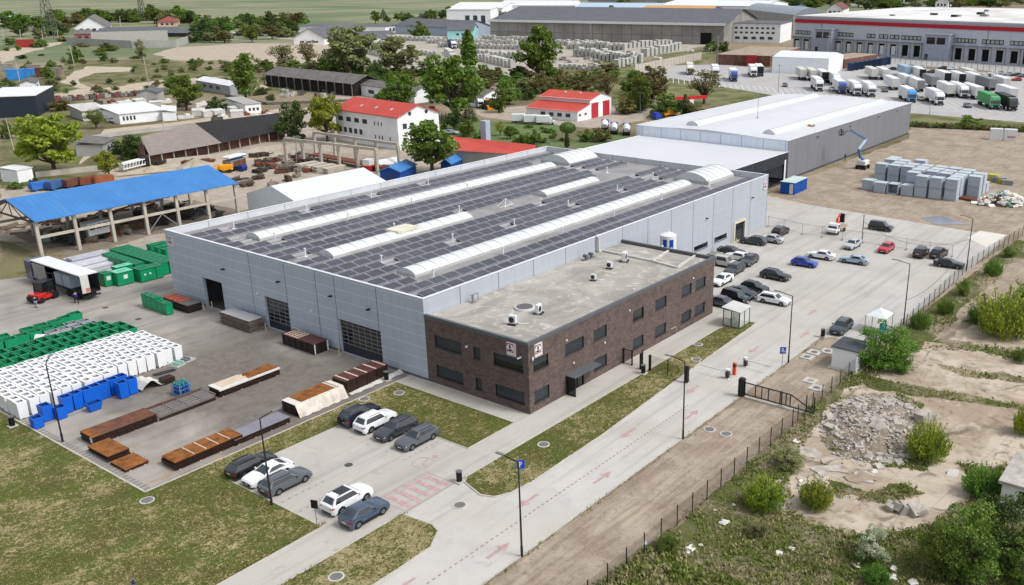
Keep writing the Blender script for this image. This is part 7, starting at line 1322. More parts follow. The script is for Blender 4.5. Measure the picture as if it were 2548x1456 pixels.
# low walls, loose clutter of the old works
def lowwall(pts,h,lab,th=.25,mt=None):
    m=MB()
    for a,b in zip(pts,pts[1:]): p,q=gp(*a),gp(*b); m.bar((p.x,p.y,h/2),(q.x,q.y,h/2),th,h)
    single(m,'boundary_wall',mt or M_CONC,lab,'wall')
lowwall([(90,442),(235,426),(330,420)],1.3,'low pale concrete wall along the gravel road'); lowwall([(415,408),(560,392),(700,370)],1.2,'low pale wall in front of the tan and black shed'); lowwall([(230,345),(420,322),(690,290)],1.0,'long low fence wall along the lane',.15,M_GWALL); lowwall([(560,240),(665,262),(905,252)],1.0,'low broken wall before the old open shed',.2,simple('wall_dark','7a746b',.9,var=.3))
random.seed(55)
for i in range(46):
    x=ru(180,680); y=ru(262,302)
    if 245<x<420 and y>280: y=ru(252,270)
    p=gp(x,y); m=MB(); k=i%4
    if k==0: m.box(-2,2,-1.2,1.2,0,1.8).add([(-2.1,-1.3,1.8),(2.1,-1.3,1.8),(2.1,1.3,2.3),(-2.1,1.3,2.3)],[(0,1,2,3)]); nm,lb,ct,mt='lean_to','pale lean-to among the white workshops','shed',simple('leanto_pale','d8d6d1',.7,var=.15)
    elif k==1: m.ob((0,0,.5),(ru(2,5),ru(1,2),1.0)).ob((.6,.4,1.2),(1.5,1,.6),.5); nm,lb,ct,mt='goods_pile','white sheet covered goods among the workshops','goods',simple('goods_white','e4e2de',.7,var=.15)
    elif k==2: m.ob((0,0,.6),(ru(2,4),1.4,1.2)).ob((-.5,.2,1.5),(1,1,.6),.4); nm,lb,ct,mt='goods_pile','dark goods pile among the workshops','goods',simple('goods_dark','55504b',.8,k=1.2,var=.3)
    else: m.ob((0,0,.4),(ru(1.5,3),ru(1,3),.8),.3).ob((.3,.1,1.0),(1,.7,.5)); nm,lb,ct,mt='goods_pile','reddish goods pile among the workshops','goods',simple('goods_red','7d4f48',.8,k=1.2,var=.25)
    single(m,nm,mt,lb,ct,(p.x,p.y,0),ru(-.6,.2),'clutter among the workshops')
for i in range(40):
    x,y=ru(1240,1760),ru(126,190); 
    if y>200-(x-1240)*.09: continue
    p=gp(x,y); m=MB()
    for k in range(4): m.ob((ru(-3,3),ru(-2,2),ru(.3,1.4)),(ru(1,4),ru(.6,2),ru(.4,1.4)),ru(0,3))
    single(m,'rubble_pile',simple('rubble_white','dcd8d0',.9,var=.2) if i%2 else simple('rubble_grey','aaa59c',.9,var=.25),('white' if i%2 else 'grey')+' pile of broken concrete in the precast works','rubble',(p.x,p.y,0),0,'piles of broken concrete in the precast works')
for i in range(16):
    x,y=3.0+ru(0,31),ru(90,103); m=MB()
    for k in range(6): m.bar((ru(-2,2),ru(-1,1),ru(.1,1)),(ru(-2,2),ru(-1,1),ru(.2,1.6)),ru(.15,.4))
    m.box(-1.2,.6,-.6,.6,0,ru(.7,1.8)); single(m,'scrap_machine',simple('scrap_black','39352f',.8,k=1.2,var=.3),'black oily scrap under the blue roof','scrap',(x,y,.03),ru(0,3),'black oily scrap under the blue roof')
for i in range(24):
    x,y=ru(2,33),ru(104,116); m=MB()
    for k in range(4): m.bar((ru(-3,3),ru(-1,1),ru(.1,.8)),(ru(-3,3),ru(-1,1),ru(.1,.9)),ru(.2,.5))
    single(m,'timber_pile',simple('timber_grey','8f8271',.85,var=.3) if i%2 else simple('timber_rust','6b4d3d',.85,k=1.1,var=.3),('grey timber' if i%2 else 'rusty beam')+' pile behind the blue roofed shed','timber',(x,y,.03),ru(-.4,.4),'timber and beam piles behind the blue roofed shed')
random.seed(88)
for i in range(64):
    k=i%4; x,y=(ru(600,770),ru(388,432)) if i%3 else ((ru(380,600),ru(388,412)) if i%2 else (ru(560,760),ru(440,475)))
    if 555<x<640 and 395<y<425: continue
    p=gp(x,y); m=MB(); c_,l=(('5a4c42','brown'),('3f3c3a','black'),('8a8278','grey'),('7a4a38','rusty'))[k]
    for q in range(3): m.ob((ru(-1,1),ru(-.6,.6),ru(.2,.7)),(ru(.8,3),ru(.5,1.4),ru(.3,1.1)),ru(0,3))
    m.bar((ru(-2,0),ru(-1,1),.2),(ru(0,2),ru(-1,1),ru(.4,1.4)),.22); single(m,'scrap_pile',simple('clutter_'+l,c_,.85,k=1.1,var=.35,sc=1.2),l+' scrap pile in the works yard beyond the blue roof','scrap',(p.x,p.y,.02),0,'scrap piles in the works yard beyond the blue roof')
# ---------------------------------------------------------------- foliage
def m_leaf(name,a,b,c,trans=.3):
    t=NT(name); ri=t.new('ShaderNodeNewGeometry').outputs['Random Per Island']; n=t.noise(.45,3); ob=t.new('ShaderNodeObjectInfo').outputs['Random']
    col=t.mix(ri,alb(a,1.75),alb(b,1.75)); col=t.mix(t.ramp(n,.42,.66,0,.75),col,alb(c,1.75)); hs=t.new('ShaderNodeHueSaturation'); t.l.new(col,hs.inputs['Color']); t.put(hs.inputs['Hue'],t.ramp(ob,0,1,.485,.515)); t.put(hs.inputs['Value'],t.ramp(ob,0,1,.85,1.2)); col=hs.outputs[0]
    tr=t.new('ShaderNodeBsdfTranslucent'); t.put(tr.inputs[0],col); mx=t.new('ShaderNodeMixShader'); mx.inputs[0].default_value=trans; t.put(t.b.inputs['Base Color'],col); t.b.inputs['Roughness'].default_value=.7; t.l.new(t.b.outputs[0],mx.inputs[1]); t.l.new(tr.outputs[0],mx.inputs[2]); t.l.new(mx.outputs[0],t.n['Material Output'].inputs[0]); return t.m
LF={'g':m_leaf('leaf_green','76863c','5c702f','435626'),'d':m_leaf('leaf_dark','5b6d37','47592c','334522'),'y':m_leaf('leaf_yellow','98a13c','7d8934','5f702c',.35),'o':m_leaf('leaf_olive','909468','777b50','595c3c'),'b':m_leaf('leaf_brown','827c4e','6b6641','525230'),'k':m_leaf('leaf_bright','74903c','5a7832','426028',.35),'w':m_leaf('leaf_flower','5f7838','48632e','dfe3c4')}
M_BARK=simple('bark','5b5044',.9,k=1.2,var=.25,sc=2)
def leafq(m,p,s,asp=1.0,up=None):
    d=Vector((ru(-1,1),ru(-1,1),ru(-1,1))); 
    if d.length<.1: d=Vector((0,0,1))
    d.normalize(); a=d.orthogonal().normalized(); a.rotate(Matrix.Rotation(ru(0,6.28),3,d)) if False else None
    if up is not None: a=(up+Vector((ru(-.5,.5),ru(-.5,.5),ru(-.3,.3)))).normalized(); d=a.orthogonal().normalized(); d=(d+a.cross(d)*ru(-3,3)).normalized(); b=a.cross(d)
    else: b=d.cross(a)
    a=a*s*asp; b=b*s
    m.add([p-a*.5,p+b*.42-a*.05,p+a*.55,p-b*.42+a*.05],[(0,1,2,3)])
def crown(kind,n,s,seed):
    random.seed(seed); m=MB(); br=MB()
    H_=10.
    if kind=='column': 
        br.cyl((0,0,0),(0,0,9.),.28,7,.05)
        for i in range(n):
            z=ru(.8,10); t_=z/10; r=1.15*math.sin(math.pi*min(1,.12+.86*t_)**.8)**.7*(1+.3*mnoise.noise((z*.8,seed,0))); a=ru(0,6.28); q=ru(.25,1)**.5*r; leafq(m,Vector((q*math.cos(a),q*math.sin(a),z)),s)
    elif kind=='cone':
        br.cyl((0,0,0),(0,0,8.),.2,6,.05)
        for i in range(n):
            z=10*(1-(1-rnd())**.5)*.98+.15; r=(1-z/10.2)*2.1+.1; a=ru(0,6.28); q=ru(.5,1)*r; leafq(m,Vector((q*math.cos(a),q*math.sin(a),z)),s)
    elif kind=='ball':
        br.cyl((0,0,0),(0,0,5.),.3,7,.2)
        for i in range(n):
            d=Vector((random.gauss(0,1),random.gauss(0,1),random.gauss(0,1))).normalized()*ru(.82,1.0); leafq(m,Vector((d.x*3.6,d.y*3.6,6.8+d.z*2.9)),s)
    elif kind=='shoots':
        for k in range(n//26):
            a=ru(0,6.28); r0=ru(0,1)**.6*2.6; base=Vector((r0*math.cos(a),r0*math.sin(a),ru(0,1.5))); tip=base+Vector((math.cos(a)*ru(.1,1.4),math.sin(a)*ru(.1,1.4),ru(3.5,8.5)*(1-.45*r0/2.6))); 
            if k%3==0: br.bar(base,tip,.05)
            up=(tip-base).normalized()
            for j in range(26): q=base.lerp(tip,ru(.05,1)); w_=.55*(1-.6*(q-base).length/(tip-base).length); leafq(m,q+Vector((ru(-w_,w_),ru(-w_,w_),ru(-.3,.3))),s*ru(.7,1.2),1.7,up)
    else:
        z0,zc,rx,rz=(2.0,6.1,3.9,4.0) if kind=='round' else (.1,4.2,4.4,4.6)
        if kind=='sparse': z0,zc,rx,rz=2.4,6.4,3.8,3.6
        if kind=='tall': z0,zc,rx,rz=1.0,5.6,2.5,4.5
        cl=[]; nc={'round':46,'bush':44,'sparse':34,'tall':46,'thick':70}[kind]
        for k in range(nc):
            d=Vector((random.gauss(0,1),random.gauss(0,1),random.gauss(0,1))).normalized(); r=ru(.45,1.0)*(1+.28*mnoise.noise(d*1.6+Vector((seed,0,0)))); c=Vector((d.x*rx*r,d.y*rx*r,zc+d.z*rz*r))
            if c.z<z0*.6+.3: c.z=ru(z0*.6+.3,zc)
            cl.append((c,ru(.75,1.5)))
        br.cyl((0,0,0),(.1,0,zc*.75),.32,8,.16); tops=[(Vector((.08,0,zc*q)),.2*(1-q)+.05) for q in (.3,.42,.55,.7)]
        for k,(c,r) in enumerate(cl):
            if k%2==0 or kind=='sparse': b=tops[k%4]; mid=b[0].lerp(c,.5)+Vector((0,0,-.3)); br.cyl(b[0],mid,b[1],5,b[1]*.6); br.cyl(mid,c,b[1]*.6,4,.02)
        for i in range(n):
            c,r=cl[int(rnd()*nc)]; d=Vector((random.gauss(0,1),random.gauss(0,1),random.gauss(0,1))).normalized()*(r*ru(.3,1.)**.5); d.z*=.75; p=c+d
            if p.z>.1: leafq(m,p,s*ru(.7,1.3))
    return m.mesh('crown',LF['g']), (br.mesh('trunk',M_BARK) if br.v else None)
SP={}
for kind,n,s,v in (('round',4200,.5,3),('tall',3600,.48,2),('bush',3800,.5,2),('sparse',1500,.42,2),('thick',9000,.27,3),('column',2300,.42,1),('cone',1300,.34,1),('ball',2200,.42,1),('shoots',5200,.27,2)): SP[kind]=[crown(kind,n,s,11+i*7+len(kind)) for i in range(v)]
random.seed(5); TC=[0]
def tree(kind,x,y,h,w,col,lab,group=None,name='tree',cat='tree',z=0.0):
    TC[0]+=1; cm,tm=SP[kind][TC[0]%len(SP[kind])]; t_=thing(name,lab,cat,(x,y,z),ru(0,6.28),group); wn={'round':8.2,'tall':5.6,'bush':9.2,'sparse':8,'column':2.5,'cone':4.2,'ball':7.2,'thick':9.2,'shoots':6.5}[kind]; sx=w/wn; t_.scale=(sx,sx,h/10.)
    o=link(bpy.data.objects.new('crown',cm)); setp(o,t_); sl=o.material_slots[0]; sl.link='OBJECT'; sl.material=LF[col]
    if tm: o=link(bpy.data.objects.new('trunk' if kind!='shoots' else 'stems',tm)); setp(o,t_)
    return t_
def tp_(x,y,top,wpx,kind,col,lab,group=None,name='tree',cat='tree'):
    p=gp(x,y); h=max(.8,hgt(x,y,top)); w=wpx*mpp(x,y); return tree(kind,p.x,p.y,h,w,col,lab,group,name,cat)
for a in ((137,432,284,150,'round','y','large yellow-green tree at the gravel road'),(272,438,378,55,'round','y','small yellow-green tree beside the white lattice machine'),(318,398,330,85,'bush','d','dark bush at the end of the tan roof'),(240,320,270,58,'sparse','g','thin tree before the white workshop'),(612,250,138,64,'tall','g','tall green tree beside the grey workshop'),(465,275,190,80,'round','g','green tree between scrap row and workshops'),(432,228,188,46,'round','g','smaller tree behind the scrap row'),(540,280,236,48,'bush','d','small dark tree between the workshops'),(728,350,245,84,'bush','d','dark green tree at the end of the black roof'),(815,352,238,84,'round','y','olive yellow tree touching the red roofed house'),(990,268,180,108,'bush','k','bright green tree in front of the low workshop'),(1076,432,305,138,'round','g','big green tree directly behind the factory hall'),(1132,300,140,150,'round','g','large dark crown behind the red garage drive'),(1168,170,74,44,'column','g','dense column shaped poplar above the works yard'),(1340,205,68,112,'round','g','large tree left of the works fence'),(882,190,66,124,'round','o','silvery willow at the sandy ground, tallest'),(830,190,115,80,'bush','g','green tree left of the tall willow'),(990,190,95,104,'round','o','willow right of the tall one'),(705,170,108,72,'sparse','o','bare grey-green willow on the sand'),(768,170,98,52,'sparse','b','nearly leafless tree on the sand'),(795,180,138,50,'bush','b','brown bush behind the old open shed'),(940,200,150,60,'bush','d','dark thicket between the willows'),(1130,322,265,44,'bush','d','round dark shrub beside the red roofed house'),(1168,302,255,50,'cone','d','dark conical tree in the park'),(1162,340,294,46,'bush','g','green shrub below the dark conical tree'),(1413,320,298,1,'ball','k','x')):
    if a[3]>1: tp_(*a)
for i,x in enumerate((1080,1092,1101,1110)): tp_(x,308,276,9,'cone','d','slim dark cypress in the hedge by the red tractor','slim cypresses beside the red tractor')
tp_(1413,352,302,42,'ball','k','clipped round tree in the park'); tp_(1411,368,328,14,'column','d','dark clipped column bush under the round tree')
for i,a in enumerate(((1195,346,322,40,'bush','k','green shrub nearest the long red roof'),(1270,346,315,38,'round','k','light green small tree by the white vans'),(1330,360,318,40,'bush','g','olive shrub beside the park path'),(1300,362,330,46,'bush','k','bright shrub in front of the white vans'),(1245,338,300,30,'sparse','y','young yellow tree on the park lawn'),(1500,352,316,58,'bush','b','brown shrub by the concrete mixers'),(1460,352,318,44,'bush','g','green shrub left of the concrete mixers'))): tp_(*a,name='shrub',cat='shrub')
for a in ((1512,250,178,56,'sparse','b','brown leafless tree on the olive bank'),(1620,268,168,82,'round','b','brownish tree below the lorry park entrance'),(1595,280,190,60,'round','g','green tree beside the brownish one'),(1752,258,170,92,'sparse','b','wide bare tree in front of the lorry park'),(1665,286,225,66,'bush','g','dark green bush on the bank'),(1705,290,228,40,'bush','d','slim dark bush on the bank'),(1560,284,236,60,'bush','b','brown thicket behind the red garage'),(1640,292,250,50,'bush','d','low dark bush behind the garage yard'),(1730,292,252,60,'bush','b','brown bush at the end of the bank'),(1395,222,166,70,'bush','b','brown tree left of the olive bank'),(1450,232,172,70,'bush','b','brown thicket on the olive bank'),(1350,232,172,70,'bush','b','red brown tree behind the big tree'),(1268,260,190,62,'bush','g','green thicket beside the large dark crown'),(1310,248,206,50,'bush','d','dark thicket left of the red garage roof'),(1240,280,215,50,'bush','g','thicket behind the loader'),(1400,250,200,60,'bush','g','thicket behind the garage roof'),(1560,236,196,40,'bush','g','green bush on the olive bank'),(1775,128,98,48,'bush','g','shrub beside the brown pallet block'),(1800,132,100,30,'bush','d','dark shrub beside the brown pallet block')): tp_(*a)
BELT='trees of the distant green belt'
random.seed(21)
for i in range(46):
    x=ru(5,760); 
    if 190<x<470: y=ru(50,66)
    else: y=ru(62,108) if x>470 else ru(60,100)
    if 735<x: y=70
    hp=ru(24,40); c_='ggdobk'[int(rnd()*6)]; tp_(x,y,y-hp,ru(28,50),('round','bush','round','tall')[i%4],c_,{'g':'green','d':'dark green','o':'grey-green','b':'brownish','k':'bright green'}[c_]+' tree in the distant belt beyond the farm',BELT)
for i,(x,y,hp,w) in enumerate(((515,102,62,70),(560,82,40,36),(620,72,44,34),(680,70,46,36),(705,74,40,30),(545,98,50,50))): tp_(x,y,y-hp,w,'bush','d',['largest dark tree cluster beside the farm barn','dark tree right of the largest cluster','dark tree by the far parked cars','tall dark tree before the pale works','dark tree beside the tall dark one','second dark cluster beside the barn'][i])
for i in range(24):
    x=940+i*15+ru(-6,6); y=ru(46,62); tp_(x,y,y-ru(16,32),ru(16,30),('round','cone','bush')[i%3],'gdd'[i%3],{'g':'green','d':'dark'}['gdd'[i%3]]+' tree in the row behind the slate hall','trees behind the slate hall')
tp_(1045,98,48,52,'bush','g','round green tree before the slate hall')
for i in range(64):
    x=ru(1970,2560); y=ru(6,26)-max(0,(x-2250)*.03); tp_(x,max(2,y),max(2,y)-ru(20,34),ru(30,56),('round','bush')[i%2],'gdobg'[i%5],'tree on the skyline behind the red band warehouse','trees on the skyline at the right')
for i in range(16):
    x=ru(1400,1960); y=ru(4,18); tp_(x,y,y-ru(12,22),ru(18,34),('round','bush')[i%2],'gdo'[i%3],'small far tree on the skyline above the long hall','far trees on the skyline above the long hall')
for i,(x,y) in enumerate(((1450,34),(1520,38),(1640,26),(1720,22))): tp_(x,y,y-24,26,'round','ob'[i%2],['grey-green','brown','pale grey-green','brownish'][i]+' tree between the sheds behind the long hall')
random.seed(31)
for i in range(34):
    x,y=ru(400,1250),ru(150,215); 
    if 650<x<905 and y>170 or y<150+.0*x: continue
    tp_(x,y,y-ru(8,20),ru(14,34),'bush','gobdg'[i%5],'low scrub bush on the rough ground beyond the old open shed','scrub bushes on the rough ground',name='scrub_bush',cat='bush')
for i in range(26):
    x,y=ru(0,330),ru(120,240); tp_(x,y,y-ru(10,24),ru(14,30),'bush','gkobd'[i%5],'scrub bush beside the winding track at the left','scrub bushes at the left',name='scrub_bush',cat='bush')
for i,(x,y,hp,w,c_) in enumerate(((100,118,22,40,'g'),(30,112,20,40,'g'),(190,150,40,34,'g'),(265,126,22,30,'d'),(120,195,34,30,'g'),(60,190,26,26,'b'),(40,470,20,40,'g'),(85,462,22,26,'d'),(20,345,50,40,'g'),(150,275,30,60,'b'),(355,155,60,30,'o'))): tp_(x,y,y-hp,w,'bush' if i<10 else 'sparse',c_,['bush before the farm wall corner','bush at the left frame edge lane','bush behind the leaning pole','round bush before the farm wall','bush by the lane bend','brown bush at the lane bend','bush beside the white kiosk','dark bush behind the white kiosk','bush under the navy hall','brown bush right of the navy hall','tall bare tree beside the winding track'][i],name='bush',cat='bush')
for i in range(22): x=2275+i*18; tp_(x,316+(x-2275)*.045,300+(x-2275)*.045,ru(18,34),'bush','gbo'[i%3],'low bush on the bank edge below the lorry park','bank bushes below the lorry park',name='bank_bush',cat='bush')
tp_(2415,318,286,66,'bush','g','largest bush on the bank below the lorry park',name='bank_bush',cat='bush')
# bushes of the waste ground
for a in ((2196,912,795,150,'thick','k','big green bush right behind the white hut'),(2240,925,868,70,'thick','k','lower green bush beside the big one at the hut'),(2306,1140,1020,104,'shoots','y','bright yellow-green bush at the rubble edge'),(2500,832,690,150,'shoots','y','largest tall bush at the right edge'),(2560,800,680,110,'thick','g','dark bush behind the tall one at the right edge'),(2440,800,745,70,'shoots','k','small bush left of the tall one'),(1900,1262,1165,104,'shoots','y','yellow-green bush beside the wire fence'),(2030,1262,1172,88,'shoots','y','yellow-green bush with broken slabs behind it'),(2445,1232,1140,100,'shoots','k','bush left of the ruin'),(2405,1425,1240,190,'thick','g','huge dense bush at the lower right'),(2500,1400,1215,170,'thick','d','dark dense bush below the ruin'),(2340,1430,1290,120,'thick','g','bush at the left side of the huge one'),(2550,1452,1330,120,'thick','g','bush in the lower right corner'),(2170,1400,1305,92,'thick','w','white flowering bush in the weeds'),(2180,1456,1390,70,'shoots','k','small bush at the bottom edge'),(2548,1080,985,60,'shoots','y','yellow bush cut by the right edge'),(2470,685,632,46,'shoots','k','fence side bush at the far end'),(2395,735,688,40,'thick','g','fence side bush near the last lamp'),(2290,815,762,52,'shoots','k','fence side bush near the white gazebo'),(2350,780,730,40,'shoots','g','fence side bush between two others'),(2510,640,610,40,'thick','g','bush at the far fence corner'),(1960,1160,1110,90,'thick','o','grey-green weed bush at the fence'),(1880,1330,1290,60,'thick','o','grey-green weed bush near the white litter'),(1660,1370,1325,60,'thick','g','dark green weed clump by the fence post'),(2540,900,860,50,'thick','g','low bush behind the concrete floor')): tp_(*a,name='bush',cat='bush')
# weeds: one uncountable mat of blades and leaves
random.seed(9); m=MB(); poly=[(1420,1500),(1470,1465),(1560,1398),(1640,1338),(1740,1262),(1830,1190),(1900,1125),(1975,1060),(2020,1010),(2085,950),(2140,915),(2200,925),(2130,975),(2050,1045),(1990,1120),(1965,1190),(1970,1270),(2060,1310),(2170,1340),(2320,1302),(2440,1215),(2560,1195),(2680,1195),(2680,1540),(1440,1540)]
poly2=[(2260,830),(2400,700),(2500,625),(2540,600),(2550,615),(2440,745),(2340,835),(2280,880)]; poly3=[(2280,868),(2410,850),(2560,880),(2560,905),(2420,876)]
def inp(p,P):
    c=False; j=len(P)-1
    for i in range(len(P)):
        if (P[i][1]>p[1])!=(P[j][1]>p[1]) and p[0]<(P[j][0]-P[i][0])*(p[1]-P[i][1])/(P[j][1]-P[i][1])+P[i][0]: c=not c
        j=i
    return c
N=0
while N<22500:
    q=(ru(1440,2680),ru(600,1540))
    if not(inp(q,poly) or inp(q,poly2) or inp(q,poly3) or any(inp(q,w_) for w_ in WEEDY)): continue
    p=gp(*q); d=mnoise.noise((p.x*.16,p.y*.16,3.)); d2=mnoise.noise((p.x*.5,p.y*.5,8.))
    if d+.5*d2<ru(-.6,.3): 
        N+=.25; continue
    N+=1
    s=ru(.1,.26)*(1+.6*max(0,d)); h=ru(.05,.45)*(.6+max(0,d)*1.6)
    for k in range(2): leafq(m,p+Vector((ru(-.2,.2),ru(-.2,.2),h*rnd()+.03)),s,1.5,Vector((ru(-1,1),ru(-1,1),1.1)) if k else None)
tag(m.build('weeds',m_leaf('leaf_weed','75813c','5f6f34','a3987a')),'dense low weeds spreading over the waste ground',None,None,'stuff')
m=MB()
for i in range(5200):       # scruffy fringe along verge, road edge and fence
    k=i%5
    if k==0: x,y=ru(-30,39),-31.75+random.gauss(0,.14)
    elif k==1: x=ru(-11,38); y=(-24.6+.2*(x+11)/11 if x<0 else (-24.4+1.3*x/20.8 if x<20.8 else -23.1+.9*(x-20.8)/18))+abs(random.gauss(0,.12))
    elif k==2: x,y=ru(-20,62),-39.3+random.gauss(0,.25)
    elif k==3: x,y=ru(-60,-26),-14.8+abs(random.gauss(0,.2))
    else: x,y=ru(-60,-21),-19+random.gauss(0,.15)-.1
    if k!=2 and mnoise.noise((x*.5,y*.2,k))<-.12: continue
    leafq(m,Vector((x,y,.1+ru(0,.12))),ru(.07,.16),1.3,Vector((ru(-1,1),ru(-1,1),1.3)))
tag(m.build('edge_weeds',m_leaf('leaf_edge','7d7a4a','5e6430','a2946f')),'sparse weeds along the kerbs and the fence line',None,None,'stuff')
random.seed(77)
for i in range(40):
    x=655+i*15+ru(-8,8); y=176+i*.55+ru(-8,8)
    if 1135<x<1200: continue
    tp_(x,y,y-ru(16,34),ru(26,46),('bush','round')[i%3==0],'dgdob'[i%5],'bush in the dark thicket behind the old open shed','dark thicket behind the old open shed',name='thicket_bush',cat='bush')
for i in range(70):
    x=ru(0,760); y=ru(58,96)
    if 180<x<480 and y>62: y=ru(46,60)
    tp_(x,y,y-ru(18,32),ru(30,56),'bush','gdobgk'[i%6],'low tree in the distant belt beyond the farm','low trees of the distant belt')
for i in range(60):
    x,y=ru(330,700),ru(155,300); q=gp(x,y)
    if (480<x<600 and 185<y<245) or (245<x<450 and y>240) or (555<x<650 and y>255): continue
    tp_(x,y,y-ru(5,13),ru(12,30),'bush','obgdb'[i%5],'weedy scrub clump on the rough ground before the sheds','weedy scrub clumps on the rough ground',name='scrub_clump',cat='bush')
for i in range(34):
    x=ru(40,700); y=300+(700-x)*.12+ru(-14,30)
    if 245<x<440 and y<312: continue
    if 330<x<720 and y>330: continue
    tp_(x,y,y-ru(5,14),ru(12,26),'bush','gkobd'[i%5],'small bush along the lane before the workshops','small bushes along the lane',name='lane_bush',cat='bush')

random.seed(91); m=MB(); lawns=[(-60,-26.7,-14.7,2.4,20000),(-60,-32.4,2.4,40,6000),(-26.4,-9.6,-.5,2.4,2600),(-9.2,-2.7,-15,2.4,4800),(-14,38,-24.3,-19.2,9000),(-60,-21.6,-24.5,-19.1,5200)]
for x0,x1,y0,y1,N_ in lawns:
    for i in range(N_):
        x,y=ru(x0,x1),ru(y0,y1)
        if y<-19 and x>0 and y<-24.4+(x/39)*2.2+.15: continue
        if y<-19 and x<0 and x>-15 and y<-24.3: continue
        if mnoise.noise((x*.35,y*.35,4.))<-.25+ru(-.2,.3): continue
        leafq(m,Vector((x,y,.11+ru(0,.05))),ru(.05,.12),1.5,Vector((ru(-1,1),ru(-1,1),ru(.4,1.2))))
tag(m.build('lawn_tufts',m_leaf('leaf_lawn','79823c','b3a87c','666c36',.4)),'short rough grass tufts on the lawns and verges',None,None,'stuff')

random.seed(123)
for i in range(60):
    x,y=ru(1060,1640),ru(186,292)
    if 1290<x<1545 and y>222: 
        y=ru(196,222)
    if 1180<x<1300 and y>236: continue
    if x<1240 and y>270: continue
    tp_(x,y,y-ru(18,40),ru(30,60),('bush','round')[i%2],'gkdgob'[i%6],'bushy tree in the thick greenery behind the red garage','thick greenery behind the red garage',name='thicket_tree')
for i in range(26):
    x,y=ru(1085,1420),ru(318,366); tp_(x,y,y-ru(8,18),ru(14,30),'bush','gkg'[i%3],'low shrub planted on the little park lawn','low shrubs on the park lawn',name='shrub',cat='shrub')
for i in range(30):
    x,y=ru(640,1010),ru(205,250)
    if 660<x<905 and y>180: x,y=ru(905,1010),ru(190,215)
    tp_(x,y,y-ru(14,28),ru(24,44),'bush','kgd'[i%3],'green bush beside the low workshops','green bushes beside the low workshops',name='bush',cat='bush')

random.seed(321)
for i in range(90):
    x,y=ru(0,720),ru(98,236)
    if 375<x and y<172 and x>380: continue
    if 140<x<420 and 160<y<226 and rnd()<.6: continue
    if 470<x<600 and y>180 or (660<x and y>165): continue
    tp_(x,y,y-ru(5,15),ru(14,36),'bush','obgdkb'[i%6],'wild scrub clump on the open ground at the upper left','wild scrub clumps at the upper left',name='scrub_clump',cat='bush')
# ---------------------------------------------------------------- lamps, fences, gates, signs
random.seed(3)
M_POLE=simple('lamp_pole','2b2c2f',.5,k=1.3,var=.05)
LM=[((-31.72,18.93),(0,2,460,645),'left lamp post beside the blue bins'),((-26.95,-8.45),(1,2,230,1150),'lamp post at the car park beside the grey estate'),((-20.05,-31.5),(2,3,60,200),'lamp post on the road edge nearest the camera'),((4.65,-31.55),(2,2,1690,620),'lamp post in the middle of the road edge'),((29.0,-31.6),(3,2,190,-5),'lamp post beside the square manholes'),((50.0,-38.55),(3,1,1325,1105),'lamp post on the fence line behind the gazebo'),((80.0,-38.4),(3,1,2000,680),'farthest lamp post at the right fence')]
for (x,y),hd,lab in LM:
    t_=thing('street_lamp',lab,'street lamp',(x,y,.05),0,'dark lamp posts around the site'); m=MB(); m.cyl((0,0,0),(0,0,8.5),.09,8,.055).cyl((0,0,0),(0,0,.9),.11,8); m.build('pole',M_POLE,t_,40)
    e=G(*hd,8.72); d=(e.xy-Vector((x,y))); d=d.normalized()*min(max(d.length,1.2),2.4); m=MB(); m.bar((0,0,8.47),(d.x,d.y,8.7),.07); m.build('arm',M_POLE,t_); n_=d.normalized(); m=MB(); m.ob((d.x+n_.x*.35,d.y+n_.y*.35,8.73),(.8,.26,.09),math.atan2(d.y,d.x)); m.build('lamp_head',simple('lamp_grey','8a8d90',.5),t_)
def m_mesh(name,hexc,op):
    t=NT(name); tr=t.new('ShaderNodeBsdfTransparent'); mx=t.new('ShaderNodeMixShader'); mx.inputs[0].default_value=op; t.done(alb(hexc,1.3),.6); t.l.new(tr.outputs[0],mx.inputs[1]); t.l.new(t.b.outputs[0],mx.inputs[2]); t.l.new(mx.outputs[0],t.n['Material Output'].inputs[0]); return t.m
M_WIRE=m_mesh('fence_wire','3a4033',.22); M_WIREL=m_mesh('light_wire','a9aaa8',.10)
t_=thing('wire_fence','long dark wire mesh fence along the dirt strip','fence')
def fy(x): return -39.35 if x<45 else (-39.35+(x-45)*.02 if x<80 else -38.6-(x-80)*.08)
x=-26.7; X_=[]
while x<109: X_.append(x); x+=2.52
for x in X_:
    if 15.5<x<17.6: x=14.9
    m=MB(); m.box(x-.035,x+.035,fy(x)-.035,fy(x)+.035,0,2.05); m.build('post',M_BLACK,t_)
for a,b in zip(X_,X_[1:]):
    m=MB(); m.quad((a,fy(a),.1),(b,fy(b),.1),(b,fy(b),1.9),(a,fy(a),1.9)); m.build('mesh_panel',M_WIRE,t_)
t_=thing('mobile_fence','line of temporary mesh fence panels across the staff car park','fence'); pts=[(70,780),(222,812),(400,855),(592,882),(787,912),(985,942),(1205,975),(1405,1005),(1630,1045),(1850,1070)]; W_=[G(3,1,*p) for p in pts]
for p in W_: m=MB(); m.cyl((p.x,p.y,.06),(p.x,p.y,2.1),.035,6).box(p.x-.35,p.x+.35,p.y-.12,p.y+.12,.055,.2); m.build('post',M_STEEL,t_)
for a,b in zip(W_,W_[1:]):
    m=MB(); m.quad((a.x,a.y,.3),(b.x,b.y,.3),(b.x,b.y,2.0),(a.x,a.y,2.0)); m.build('mesh_panel',M_WIREL,t_); m=MB(); m.bar((a.x,a.y,2.03),(b.x,b.y,2.03),.04).bar((a.x,a.y,.28),(b.x,b.y,.28),.04); m.build('rail',M_STEEL,t_)
t_=thing('sliding_gate','black sliding gate with upright bars beside its pillar','gate',(17.15,0,.05)); m=MB()
